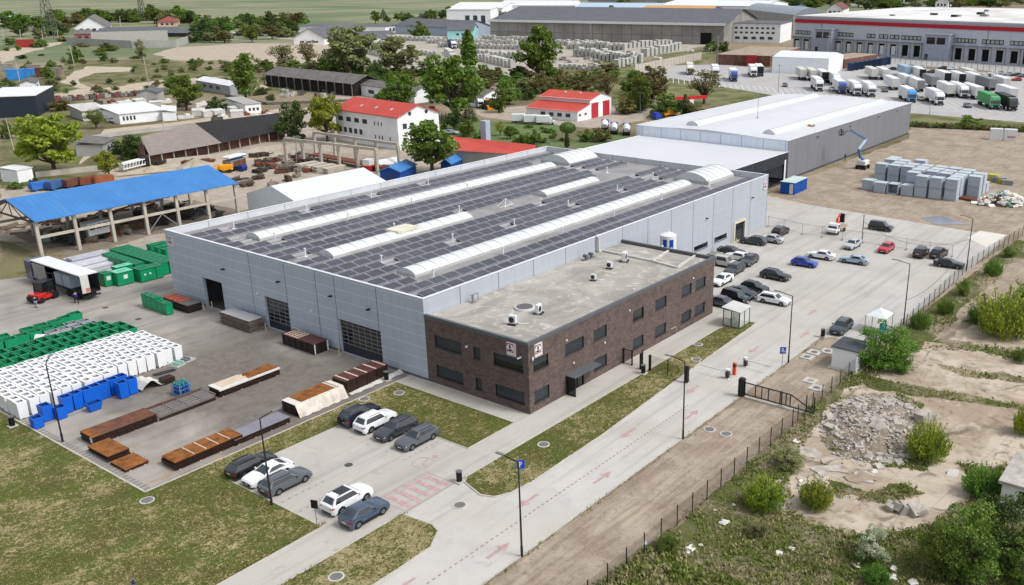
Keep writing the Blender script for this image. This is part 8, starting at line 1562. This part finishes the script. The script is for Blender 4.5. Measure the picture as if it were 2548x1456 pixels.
for z in (.35,1.75): m.bar((0,-31.9,z),(0,-37.4,z),.1)
for y in (-31.9,-33.2,-34.0,-34.8,-36.2,-36.9,-37.4): m.bar((0,y,.35),(0,y,1.75),.09)
m.bar((0,-37.4,1.75),(0,-39.6,.75),.1).bar((0,-37.4,.35),(0,-40.2,.35),.1).bar((0,-39.6,.75),(0,-40.2,.35),.09); m.build('frame',M_BLACK,t_); m=MB(); y=-31.95
while y>-37.35: m.bar((0,y,.37),(0,y,1.73),.022); y-=.11
m.build('gate_bar',M_BLACK,t_); m=MB()
for y in (-36.3,-39.2,-40.1): m.bar((.15,y,0),(.15,y,2.1 if y!=-36.3 else 1.8),.1)
m.build('guide_post',M_BLACK,t_); m=MB(); m.box(-.2,.2,-40.3,-31.9,-.02,.06).box(-.3,.3,-36.7,-36,.0,.15); m.build('footing',M_KERB,t_)
def pillar(x,y,h,w,lab,z=.05,d=None):
    t_=thing('gate_pillar',lab,'gate pillar',(x,y,z),0,'black gate pillars'); m=MB(); m.box(-w/2,w/2,-(d or w)/2,(d or w)/2,.06,h); m.build('shaft',M_BLACK,t_); m=MB(); m.box(-w*.6,w*.6,-w*.6,w*.6,0,.06); m.build('footing',M_KERB,t_); m=MB(); m.box(-w*.42,w*.42,-w*.42,w*.42,h,h+.12); m.build('cap',M_POLE,t_)
pillar(17.1,-31.55,2.1,.62,'wide black pillar at the near end of the sliding gate'); p=G(2,2,1830,875); pillar(p.x,p.y,1.95,.42,'black gate pillar beside the verge and road')
# pedestrian gate in the office path
p0,p1,p2,p3=G(2,2,1222,690),G(2,2,1303,712),G(2,2,1388,745),G(2,2,1475,760); t_=thing('footpath_gate','open black pedestrian gate across the office footpath','gate',(p0.x,p0.y,.06)); xg=0
m=MB()
for p in (p0,p1): q=p-p0; m.box(q.x-.07,q.x+.07,q.y-.07,q.y+.07,0,2.0)
q=p1-p0; m.bar((0,0,1.9),(q.x,q.y,1.9),.06).bar((0,0,.1),(q.x,q.y,.1),.06); m.build('frame',M_BLACK,t_); m=MB(); m.quad((0,0,.1),(q.x,q.y,.1),(q.x,q.y,1.9),(0,0,1.9)); m.build('mesh_panel',m_mesh('gate_mesh','3a3a3c',.35),t_); m=MB()
for p in (p2,p3): q=p-p0; m.box(q.x-.12,q.x+.12,q.y-.12,q.y+.12,0,2.0)
a=p2-p0; b=Vector((a.x+1.25,a.y+.55,0)); m.bar((a.x,a.y,1.9),(b.x,b.y,1.9),.06).bar((a.x,a.y,.15),(b.x,b.y,.15),.06).bar((b.x,b.y,.1),(b.x,b.y,1.95),.07); m.build('gate_post',M_BLACK,t_)
m=MB()
for i in range(8): q=a.lerp(b,i/7); m.bar((q.x,q.y,.15),(q.x,q.y,1.9),.03)
m.build('gate_bar',M_BLACK,t_)
p=G(2,2,1648,810); e=G(2,2,1830,875); t_=thing('verge_fence','dark mesh fence panel across the grass verge','fence',(0,0,.1)); m=MB(); m.box(p.x-.04,p.x+.04,p.y-.04,p.y+.04,0,2.0); m.build('post',M_BLACK,t_); m=MB()
for a,b in ((p3,p),(p,e)): m.quad((a.x,a.y,.1),(b.x,b.y,.1),(b.x,b.y,1.85),(a.x,a.y,1.85)); m.bar((a.x,a.y,1.87),(b.x,b.y,1.87),.035)
m.build('mesh_panel',M_WIRE,t_)
# barriers and ticket post
def barrier(x,y,sgn,lab):
    t_=thing('barrier',lab,'barrier',(x,y,.05),0,'road barriers at the site entrance'); m=MB(); m.box(-.2,.2,-.2,.2,.1,1.05); m.build('cabinet',simple('cabinet_brown','4a4341',.5,k=1.2),t_); m=MB(); m.box(-.24,.24,-.24,.24,1.05,1.2).box(-.25,.25,-.25,.25,0,.1); m.build('cap',M_WHITE,t_); m=MB(); m.bar((-.28,0,1.0),(-.28,sgn*3.5,.98),.09,.11); m.build('boom',M_WHITE,t_); m=MB()
    for s_ in (-.35,.35): m.bar((.3,s_,0),(.3,s_,.7),.07)
    m.bar((.3,-.35,.7),(.3,.35,.7),.07); m.build('guard_hoop',simple('hoop_cream','e3d6b4',.5),t_)
p=G(2,2,2225,835); barrier(p.x,p.y,1,'near road barrier with its boom over the left lane'); p=G(2,2,2400,720); barrier(p.x,p.y,-1,'far road barrier with its boom over the right lane')
p=G(2,2,2292,798); t_=thing('ticket_post','bright orange ticket post between the barriers','ticket post',(p.x,p.y,.05)); m=MB(); m.box(-.16,.16,-.18,.18,0,1.5); m.build('body',simple('post_orange','e3562c',.5,k=1.2),t_); m=MB(); m.box(-.175,-.161,-.12,.12,1.0,1.35); m.box(-.12,.12,-.2,-.181,1.0,1.35); m.build('screen',M_BLACK,t_)
# parking signs
def psign(base,ph,lab,plate=True):
    t_=thing('parking_sign',lab,'sign',(base.x,base.y,.05),math.radians(215)+math.pi/2,''); m=MB(); m.cyl((0,0,0),(0,0,ph),.035,8); m.build('pole',M_STEEL,t_); m=MB(); m.box(-.36,.36,-.06,-.036,ph-.85,ph); pl=m.build('plate',simple('sign_blue','1d4fc0',.4,k=1.2,var=.03),t_); m=MB()
    m.box(-.14,-.05,-.075,-.061,ph-.72,ph-.14)          # the letter P
    for i in range(8):
        a0,a1=[math.pi/2-math.pi*(i+d)/8 for d in (0,1)]; f=lambda a,r:(-.05+r*math.cos(a),-.068,ph-.31+r*math.sin(a)); m.quad(f(a0,.17),f(a1,.17),f(a1,.085),f(a0,.085))
    m.build('letter',M_WHITE,pl); return t_
b=G(2,3,234,500); psign(b,hgt(b.x*0+V(2,3,234,500)[0],V(2,3,234,500)[1],V(2,3,218,248)[1]),'blue P sign just behind the nearest road lamp')
b=G(3,2,205,730); t_=psign(b,hgt(*V(3,2,205,730),V(3,2,215,530)[1]),'blue P sign on a thin post beside the square manholes'); m=MB(); m.cyl((0,-.2,2.15),(0,-.2,2.2),.3,10); m.build('small_disc',simple('disc_grey','8b8f8c',.5),t_)
b=G(1,3,665,905); t_=thing('info_sign','dark rectangular sign panel on a post at the car park corner','sign',(b.x,b.y,.09),math.radians(200)+math.pi/2); m=MB(); m.cyl((0,0,0),(0,0,2.6),.035,8); m.build('pole',M_STEEL,t_); m=MB(); m.box(-.33,.33,-.05,-.03,1.85,2.65); m.build('panel',M_BLACK,t_)
m=MB(); p=G(0,3,1270,1462); m.add([(p.x,p.y,.1),(p.x+.25,p.y-.2,.1),(p.x+.12,p.y-.08,.55)],[(0,1,2)]); m.cyl((p.x+.1,p.y-.06,.1),(p.x+.1,p.y-.06,.6),.02,6); single(m,'blue_flag',simple('flag_blue','2a3c8f',.5,k=1.2),'tip of a small blue flag at the bottom edge of the lawn','flag')
# hut, shelter, gazebo, ruin
cH,lH=G(3,2,918,782),G(3,2,694,716); t_=thing('guard_hut','white hut with dark grey roof beside the fence','hut',(cH.x,cH.y,.05),0); Bh=(lH-cH).length; hh=hgt(*V(3,2,694,716),V(3,2,706,520)[1]); m=MB(); m.box(0,3.6,0,Bh,.1,hh); m.build('wall',M_WWALL,t_); m=MB(); m.box(-.15,3.8,-.2,Bh+.2,hh,hh+.12); m.build('roof',simple('hut_roof','54575d',.8,k=1.1,var=.1),t_); m=MB(); m.box(-.5,3.9,-.4,Bh+.4,0,.1); m.build('slab',M_KERB,t_); m=MB(); m.box(1,2,-.03,-.003,.1,2.1); m.build('door',M_STEEL,t_)
c0,l0,r0=G(2,2,2338,358),G(2,2,2172,335),G(2,2,2448,302); t_=thing('glass_shelter','glazed smoking shelter with pale sheet roof on the verge','shelter',(c0.x,c0.y,.06)); As,Bs=max(2.6,(r0-c0).length),max(2.4,(l0-c0).length); hs=2.4; m=MB()
for a,b in ((0,0),(As,0),(As,Bs),(0,Bs),(0,Bs/2),(As/2,0)): m.box(a-.05,a+.05,b-.05,b+.05,0,hs)
for a,b in (((0,0),(As,0)),((0,0),(0,Bs)),((As,0),(As,Bs)),((0,Bs),(As,Bs))):
    for z in (.08,hs-.05): m.bar((*a,z),(*b,z),.08)
m.bar((0,Bs/2,1.1),(0,Bs,1.1),.05); m.build('frame',M_BLACK,t_); m=MB(); gm=m_mesh('pale_glass','d9dfd9',.55)
m.quad((0,.05,.1),(0,Bs-.05,.1),(0,Bs-.05,hs-.1),(0,.05,hs-.1)); m.quad((.05,0,.1),(As-.05,0,.1),(As-.05,0,hs-.1),(.05,0,hs-.1)); m.quad((As,.05,.1),(As,Bs-.05,.1),(As,Bs-.05,hs-.1),(As,.05,hs-.1)); m.build('glass_panel',gm,t_); m=MB(); m.add([(-.25,-.25,hs),(As+.25,-.25,hs),(As+.25,Bs+.25,hs+.25),(-.25,Bs+.25,hs+.25)],[(0,1,2,3)]); m.build('roof',simple('shelter_roof','d5d7d2',.5,var=.08),t_)
p=G(3,2,1000,385); t_=thing('white_gazebo','white peaked gazebo half hidden by the big bush','gazebo',(p.x+.2,p.y-2.7,.05)); m=MB(); w=2.8; m.add([(0,0,2.3),(w,0,2.3),(w,w,2.3),(0,w,2.3),(w/2,w/2,3.2)],[(0,1,4),(1,2,4),(2,3,4),(3,0,4)]); m.build('roof',simple('gazebo_white','e8efee',.5,k=1.05,var=.05),t_); m=MB()
for a in (.05,w-.05):
    for b in (.05,w-.05): m.bar((a,b,0),(a,b,2.3),.07)
m.build('pole',M_STEEL,t_); m=MB(); m.box(.3,1.5,.3,.9,0,1.2); m.build('counter',simple('turquoise_box','3fb0c4',.5),t_)
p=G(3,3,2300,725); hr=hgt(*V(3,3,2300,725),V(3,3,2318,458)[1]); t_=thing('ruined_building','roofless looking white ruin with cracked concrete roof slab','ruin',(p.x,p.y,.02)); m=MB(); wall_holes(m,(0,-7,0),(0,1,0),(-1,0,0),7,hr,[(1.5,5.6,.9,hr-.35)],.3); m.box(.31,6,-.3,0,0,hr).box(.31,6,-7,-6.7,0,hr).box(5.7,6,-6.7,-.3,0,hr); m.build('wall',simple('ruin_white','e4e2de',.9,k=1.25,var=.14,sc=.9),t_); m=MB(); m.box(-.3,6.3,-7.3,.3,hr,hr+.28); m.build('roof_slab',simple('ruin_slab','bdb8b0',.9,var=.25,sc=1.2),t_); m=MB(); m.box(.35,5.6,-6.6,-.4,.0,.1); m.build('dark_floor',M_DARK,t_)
# rubble and litter
random.seed(14); M_RUB=simple('rubble_stone','bfb9af',.9,k=1.0,var=.3,sc=1.2); M_RUB2=simple('rubble_earth','938878',.95,var=.3,sc=.8)
c=gp(2180,1065); ex=gp(2040,1065); r1=(ex-c).length*.95; ey=gp(2180,975); r2=(ey-c).length*.9; ux=(ex-c).normalized(); uy=(ey-c).normalized(); m=MB(); n=30
for k in range(6):
    for i in range(n):
        f=lambda q,j:(c+ux*(r1*(1-q)*math.cos(6.283*j/n)*(1+.12*math.sin(j*2.3)))+uy*(r2*(1-q)*math.sin(6.283*j/n)*(1+.1*math.cos(j*1.7)))).to_tuple()[:2]+(1.1*math.sin(q*1.57)+.03+.15*math.sin(j*1.3+q*9)*(0<q<1),)
        m.quad(f(k/6,i),f(k/6,(i+1)%n),f((k+1)/6,(i+1)%n),f((k+1)/6,i))
def chunk(m,p,s,fl=.5):
    b=[Vector((x*ru(.6,1),y*ru(.6,1),z*ru(.6,1)*fl)) for x in (-1,1) for y in (-1,1) for z in (-1,1)]; R_=Matrix.Rotation(ru(0,6.28),3,'Z')@Matrix.Rotation(ru(-.6,.6),3,'X'); b=[p+R_@(v*s*.5) for v in b]
    m.add(b,[(0,1,3,2),(4,6,7,5),(0,4,5,1),(2,3,7,6),(0,2,6,4),(1,5,7,3)])
m.mat(1)
m.m=[0]*len(m.m)
for i in range(1700):
    a,q=ru(0,6.283),ru(0,1)**.6*1.04; p=c+ux*(r1*q*math.cos(a))+uy*(r2*q*math.sin(a)); p.z=max(.05,1.1*math.sin((1-min(q,1))*1.57))+.05; big=mnoise.noise((p.x*.3,p.y*.3,2))>.05; chunk(m,p,ru(.1,.36) if not big or rnd()<.75 else ru(.35,.95))
o=single(m,'rubble_heap',[M_RUB2,M_RUB],'big heap of broken concrete and stones on the waste ground','rubble'); o['kind']='stuff'
for i,(a,b,s_) in enumerate(((2255,1275,1.6),(2275,1280,1.5),(2235,1272,1.2),(2290,1282,1.1),(2215,1270,1.0),(2300,1060,2.0),(2180,1085,1.6))): p=gp(a,b); m=MB(); chunk(m,p+Vector((0,0,.4 if i<5 else 1.0)),s_,.7); single(m,'boulder',M_RUB,['rounded grey boulder in the row above the flowering bush','second boulder in the row above the flowering bush','third boulder in the row above the flowering bush','boulder at the right end of the row','boulder at the left end of the row','large tan slab on the right side of the rubble heap','pale slab in the middle of the rubble heap'][i],'boulder',(0,0,0),0,'boulders on the waste ground')
L_=[(2,3,2185,860,.9),(2,3,1870,1110,.8),(2,3,1835,1150,.5),(2,3,1972,1075,.4),(2,3,1640,1270,.7),(2,3,1585,1325,.3),(2,3,2290,690,.4),(2,3,2105,735,.4),(2,3,1430,1060,.4),(3,3,340,75,.8),(3,3,175,705,.9),(3,3,390,485,.9),(3,3,930,1280,.8),(3,3,1270,1390,.8),(3,3,1290,1310,.7),(3,3,1470,1440,.8),(3,3,1100,370,.7),(3,3,1850,390,1.2),(3,2,1700,0,.5),(3,1,2405,1045,.8),(3,3,180,1160,.6),(3,3,300,1110,.5)]
for i,(X,Y,a,b,s_) in enumerate(L_): p=G(X,Y,a,b); m=MB(); chunk(m,p+Vector((0,0,.08)),s_,.25); chunk(m,p+Vector((s_*.4,.1,.08)),s_*.6,.3); single(m,'litter',simple('litter_white','e9e6de',.8,var=.1),'scrap of white litter lying in the weeds','litter',(0,0,0),0,'white litter scattered in the weeds')
for i in range(26):
    a,b=ru(0,6.28),ru(1.6,4); p=gp(ru(1990,2200),ru(1120,1210)); m=MB(); 
    k=7; q=[(p.x+ru(.5,1.3)*math.cos(6.283*j/k),p.y+ru(.5,1.3)*math.sin(6.283*j/k)) for j in range(k)]; m.prism(q,.032,.10+.04*rnd()); single(m,'broken_slab',M_SLAB if i%3 else M_RUB,'flat cracked slab fragment among the broken concrete floor','slab',(0,0,0),0,'cracked slab fragments on the broken floor')
# poles and masts
PO=[(0,0,45,425,15,265,'leaning pole at the upper left corner'),(0,0,205,412,190,285,'pole behind the red lorry body'),(0,0,440,360,425,255,'pole left of the first pylon foot'),(0,0,720,640,672,432,'white leaning pole beside the winding track'),(0,0,1452,872,1385,545,'tall dark pole before the grey workshop'),(0,0,200,835,150,590,'dark pole behind the white hut'),(0,0,135,1455,55,1145,'grey pole left of the yellow-green tree'),(0,0,1605,1440,1565,1060,'tall thin pole in front of the tan roof'),(0,0,420,405,402,298,'pole before the first pylon'),(0,0,565,375,552,292,'pole beside the red roofed barn end'),(0,0,1165,255,1158,160,'pole behind the farm barn'),(1,0,425,1325,400,1085,'lamp mast beside the dark tree at the black roof'),(1,0,1360,1400,1335,1150,'lamp mast before the white house wall'),(1,0,975,700,970,590,'pole between the willows'),(1,0,1725,290,1612,160,'x'),(2,0,1385,1100,1382,885,'mast behind the red garage, left one'),(2,0,1500,1092,1500,960,'mast behind the red garage, right one'),(2,0,2130,655,2140,350,'tall mast before the brown pallet block'),(2,0,2070,655,2076,440,'shorter mast before the brown pallet block'),(2,0,905,410,900,225,'mast in front of the long hall'),(2,0,30,500,25,350,'mast at the left of the works rows'),(3,0,640,695,660,345,'tall mast beside the white shed'),(3,0,170,890,182,625,'mast at the lorry park corner'),(3,0,1635,1110,1640,1010,'short mast at the bank'),(2,0,1605,670,1600,455,'mast at the works fence'),(1,1,465,200,455,-100,'thin mast beside the gantry'),(0,1,1200,500,1205,480,'x')]
for X,Y,a,b,c_,d_,lab in PO:
    if lab=='x': continue
    p=G(X,Y,a,b); h=hgt(*V(X,Y,a,b),V(X,Y,c_,d_)[1]); tpx=V(X,Y,c_,d_); d=ray(*tpx); k=(h-CAM.z)/d.z; e=CAM+d*k; e=Vector((p.x+max(-1.5,min(1.5,e.x-p.x)),p.y+max(-1.5,min(1.5,e.y-p.y)),h)); t_=thing('utility_pole',lab,'pole',(p.x,p.y,0),0,'poles and masts'); w=max(.11,mpp(*V(X,Y,a,b))*.9); m=MB(); m.cyl((0,0,0),e-Vector((p.x,p.y,0)),w,6,w*.7); m.build('shaft',M_CONC if X==0 else M_STEEL,t_); m=MB(); q=e-Vector((p.x,p.y,0)); m.bar(q+Vector((-1,.7,-.3)),q+Vector((1,-.7,-.3)),.16); m.build('crossarm',M_STEEL,t_)
for (bx,by,wp,tp,lab) in ((128,94,27,-30,'lattice pylon at the upper left'),(357,52,14,-30,'second lattice pylon farther away')):
    p=gp(bx,by); s=mpp(bx,by); h=(by-tp)*s*1.03; w=wp*s/2; t_=thing('pylon',lab,'pylon',(p.x,p.y,0),.6,'lattice pylons'); m=MB(); n=7; mm=simple('pylon_steel','6d6f6c',.7,k=1.1); f=lambda k,i:(w*(1-.8*k/n)*(1 if i in(0,3) else -1),w*(1-.8*k/n)*(1 if i<2 else -1),h*(k/n)**.85)
    for k in range(n):
        for i in range(4):
            m.bar(f(k,i),f(k+1,i),s*1.1); m.bar(f(k,i),f(k+1,(i+1)%4),s*.75); m.bar(f(k+1,i),f(k+1,(i+1)%4),s*.7)
    m.build('lattice',mm,t_)
# cables hanging from the last lamps
for i,((xa,ya),(xb,yb)) in enumerate((((2040,760),(980,790)),((2040,800),(1620,1500)))):
    a=Vector((80.0,-38.4,5.2)); b=Vector((G(3,1,980,900).x,G(3,1,980,900).y,3.2)) if i==0 else Vector((50,-38.55,3.5)); m=MB(); pr=None
    for k in range(13): t0=k/12; q=a.lerp(b,t0)-Vector((0,0,3.0*4*t0*(1-t0)*(.8 if i==0 else .6))); (m.bar(pr,q,.035) if pr else None); pr=q
    single(m,'hanging_cable',M_GREYTRIM,['slack cable from the farthest lamp across the car park','slack cable between the two fence lamps'][i],'cable')
p=G(3,1,980,905); m=MB(); m.cyl((p.x,p.y,.05),(p.x,p.y,hgt(*V(3,1,970,915),V(3,1,983,672)[1])),.07,8); t0=single(m,'cable_post',M_BLACK,'slim black post beside the white crane truck','post')
# ---------------------------------------------------------------- people
M_SKIN=simple('skin','c79a7c',.6,var=.03); M_HAIR=simple('hair','2b2420',.8,var=.05)
def skin(name,verts,edges,mat,parent,sub=1):
    me=bpy.data.meshes.new(name); me.from_pydata([v[0] for v in verts],edges,[]); o=bpy.data.objects.new(name,me); link(o); md=o.modifiers.new('s','SKIN')
    for i,v in enumerate(verts): sv=me.skin_vertices[0].data[i]; sv.radius=(v[1],v[1] if len(v)<3 else v[2]); sv.use_root=(i==0)
    md.use_smooth_shade=True; sb=o.modifiers.new('u','SUBSURF'); sb.levels=sb.render_levels=sub
    dg=bpy.context.evaluated_depsgraph_get(); nm=bpy.data.meshes.new_from_object(o.evaluated_get(dg)); bpy.data.objects.remove(o); nm.name=name; nm.materials.clear(); nm.materials.append(mat); q=link(bpy.data.objects.new(name,nm)); setp(q,parent); return q
def person(loc,rz,lab,top,leg,arms,stride=.18,s=1.0):
    """stands facing +x; arms: two (elbow, hand) offset pairs"""
    t_=thing('person',lab,'person',loc,rz,'workers on the site',s); hip=.95
    LG=[[(-.0,sy*.09,.9),(stride*sg*.5+.03,sy*.1,.5),(stride*sg-.02,sy*.1,.08)] for sy,sg in ((1,1),(-1,-1))]
    bv=[((0,0,.95),.12,.15),((0,0,1.2),.10,.14),((0,0,1.42),.09,.17),((.01,0,1.52),.05,.05),((.03,0,1.62),.085,.075),((.03,0,1.72),.075,.07)]; be=[(0,1),(1,2),(2,3),(3,4),(4,5)]
    for (a,b,c_),sg in zip(LG,(1,-1)): n=len(bv); bv+=[(a,.085),(b,.055),(c_,.04),((c_[0]+.15,c_[1],.04),.035)]; be+=[(0,n),(n,n+1),(n+1,n+2),(n+2,n+3)]
    hands=[]
    for (el,ha),sy in zip(arms,(1,-1)):
        n=len(bv); sh=(0,sy*.19,1.40); bv+=[(sh,.05),(el,.04),(ha,.028)]; be+=[(2,n),(n,n+1),(n+1,n+2)]; d=(Vector(ha)-Vector(el)).normalized(); pm=Vector(ha)+d*.06; bv.append((tuple(pm),.03)); be.append((n+2,n+3)); side=d.orthogonal().normalized(); hands.append((pm,d,side,n+3))
    for pm,d,side,k in hands:
        for i,(of,ln) in enumerate(((-.03,.065),(-.01,.08),(.01,.075),(.03,.055))): n=len(bv); q=pm+side*of+d*.02; bv+=[(tuple(q+d*ln*.5),.009),(tuple(q+d*ln+side.cross(d)*.02),.008)]; be+=[(k,n),(n,n+1)]
        n=len(bv); bv+=[(tuple(pm+side*.05),.010),(tuple(pm+side*.065+d*.04),.009)]; be+=[(k,n),(n,n+1)]
    skin('body',bv,be,M_SKIN,t_)
    jv=[((0,0,.92),.15,.18),((0,0,1.2),.135,.17),((0,0,1.43),.11,.19)]; je=[(0,1),(1,2)]
    for (el,ha),sy in zip(arms,(1,-1)): n=len(jv); jv+=[((0,sy*.2,1.40),.07),(el,.06),(tuple(Vector(el).lerp(Vector(ha),.85)),.045)]; je+=[(2,n),(n,n+1),(n+1,n+2)]
    skin('jacket',jv,je,top,t_); tv=[((0,0,.94),.14,.17)]; te=[]
    for a,b,c_ in LG: n=len(tv); tv+=[(a,.105),(b,.075),(c_,.06)]; te+=[(0,n),(n,n+1),(n+1,n+2)]
    skin('trousers',tv,te,leg,t_); m=MB(); n=10
    for k in range(4):
        for i in range(n):
            f=lambda q,j:(.015+.098*math.cos(q)*math.cos(6.283*j/n),.09*math.cos(q)*math.sin(6.283*j/n),1.69+.105*math.sin(q)); a,b=.05+1.52*k/4,.05+1.52*(k+1)/4; m.quad(f(a,i),f(a,(i+1)%n),f(b,(i+1)%n),f(b,i))
    m.build('hair',M_HAIR,t_,60); m=MB()
    for sy in (-1,1): m.ob((.107,sy*.03,1.655),(.02,.02,.012)); m.ob((.03,sy*.085,1.64),(.04,.02,.06))
    m.ob((.118,0,1.63),(.03,.02,.04)); m.ob((.108,0,1.59),(.014,.045,.01)); m.build('face_features',simple('face_dark','8a5f4c',.7,var=.03),t_)
    m=MB()
    for a,b,c_ in LG: m.box(c_[0]-.08,c_[0]+.2,c_[1]-.055,c_[1]+.055,0,.1)
    m.build('shoe',M_BLACK,t_); return t_
NV=simple('cloth_navy','232a45',.9,k=1.3,var=.1); BLU=simple('cloth_blue','2438b0',.9,k=1.3,var=.1); GR=simple('cloth_grey','8f98a8',.9,k=1.2,var=.1); BK=simple('cloth_black','1c1d22',.9,k=1.3,var=.1); WT=simple('cloth_white','c9c9c6',.9,var=.1)
dn=[((.02,.27,1.14),(.12,.26,.92)),((-.02,-.27,1.14),(.08,-.26,.92))]; fw=[((.12,.24,1.18),(.38,.14,1.2)),((.12,-.24,1.18),(.38,-.14,1.2))]
p=G(0,2,355,150); person((p.x,p.y,YZ),1.2,'worker in navy jacket and grey trousers beside the forklift',NV,GR,dn,.16); p=G(0,2,745,105); person((p.x,p.y,YZ),1.6,'worker in bright blue jacket at the back of the lorry',BLU,BK,fw,.3)
p=gp(2117,400); person((p.x,ny-.9,.03),2.6,'worker in dark clothes standing at the warehouse wall',BK,BK,dn,.1); person(tuple(BASK),1.57,'worker in dark clothes in the basket of the boom lift',BK,NV,fw,.08)
p=G(2,0,1140,1045); person((p.x,p.y,.03),2.2,'small distant worker in blue on the garage yard',simple('cloth_workblue','4a6fb0',.9,k=1.2),GR,dn,.15)
# ---------------------------------------------------------------- camera, light, render
cam=bpy.data.cameras.new('camera'); co=link(bpy.data.objects.new('camera',cam)); cam.sensor_width=36; cam.sensor_fit='HORIZONTAL'; cam.lens=FOC/2548*36; cam.shift_x=-SHX/2548; cam.shift_y=SHY/2548; cam.clip_start=1; cam.clip_end=9000
co.matrix_world=Matrix.Translation(CAM)@Matrix((RT,UP,-_f)).transposed().to_4x4(); SC.camera=co
SUN_EL,SUN_DIR=math.radians(52),Vector((.25,-.85,0)).normalized()
sd=Vector((SUN_DIR.x*math.cos(SUN_EL),SUN_DIR.y*math.cos(SUN_EL),math.sin(SUN_EL)))
su=bpy.data.lights.new('sun','SUN'); su.energy=1.35; su.angle=math.radians(15); su.color=(1,.985,.965); so=link(bpy.data.objects.new('sun',su)); so.rotation_euler=sd.to_track_quat('Z','Y').to_euler(); so.location=(0,0,120)
wd=bpy.data.worlds.new('World'); SC.world=wd; wd.use_nodes=True; nt=wd.node_tree; sk=nt.nodes.new('ShaderNodeTexSky'); sk.sky_type='NISHITA'; sk.sun_disc=False; sk.sun_elevation=SUN_EL; sk.sun_rotation=math.atan2(SUN_DIR.x,SUN_DIR.y); sk.dust_density=3.; sk.air_density=1.0
hs=nt.nodes.new('ShaderNodeHueSaturation'); hs.inputs['Saturation'].default_value=.3; nt.links.new(sk.outputs[0],hs.inputs['Color']); nt.links.new(hs.outputs[0],nt.nodes['Background'].inputs[0]); nt.nodes['Background'].inputs[1].default_value=.13
SC.view_settings.view_transform='Standard'; SC.view_settings.look='None'; SC.view_settings.gamma=1; SC.view_settings.exposure=EXPOSURE
SC.render.engine='CYCLES'; SC.cycles.use_denoising=True; SC.cycles.max_bounces=5; SC.cycles.transparent_max_bounces=12
u=Vector((math.cos(math.radians(32)),math.sin(math.radians(32)),0)); n_=Vector((-u.y,u.x,0)); m=MB(); a,b=G(3,0,-900,800),G(3,0,2700,1130)
for i in range(52):
    p=a.lerp(b,i/51); q=p+u*19; m.quad(*[(v.x,v.y,.05) for v in (p-n_*.14,q-n_*.14,q+n_*.14,p+n_*.14)][::-1])
tag(m.build('bay_line_marking',M_MARKW),'long white bay lines painted across the lorry park','marking')
t_=thing('apron_fence','mesh fence between the lorry park and the dock apron','fence'); a,b=G(3,0,1250,610),G(3,0,2700,735); N_=26
for i in range(N_+1): p=a.lerp(b,i/N_); m=MB(); m.cyl((p.x,p.y,0),(p.x,p.y,4.2),.14,6); m.build('post',M_STEEL,t_)
m=MB(); m.quad((a.x,a.y,.2),(b.x,b.y,.2),(b.x,b.y,3.8),(a.x,a.y,3.8)); m.build('mesh_panel',M_WIREL,t_)
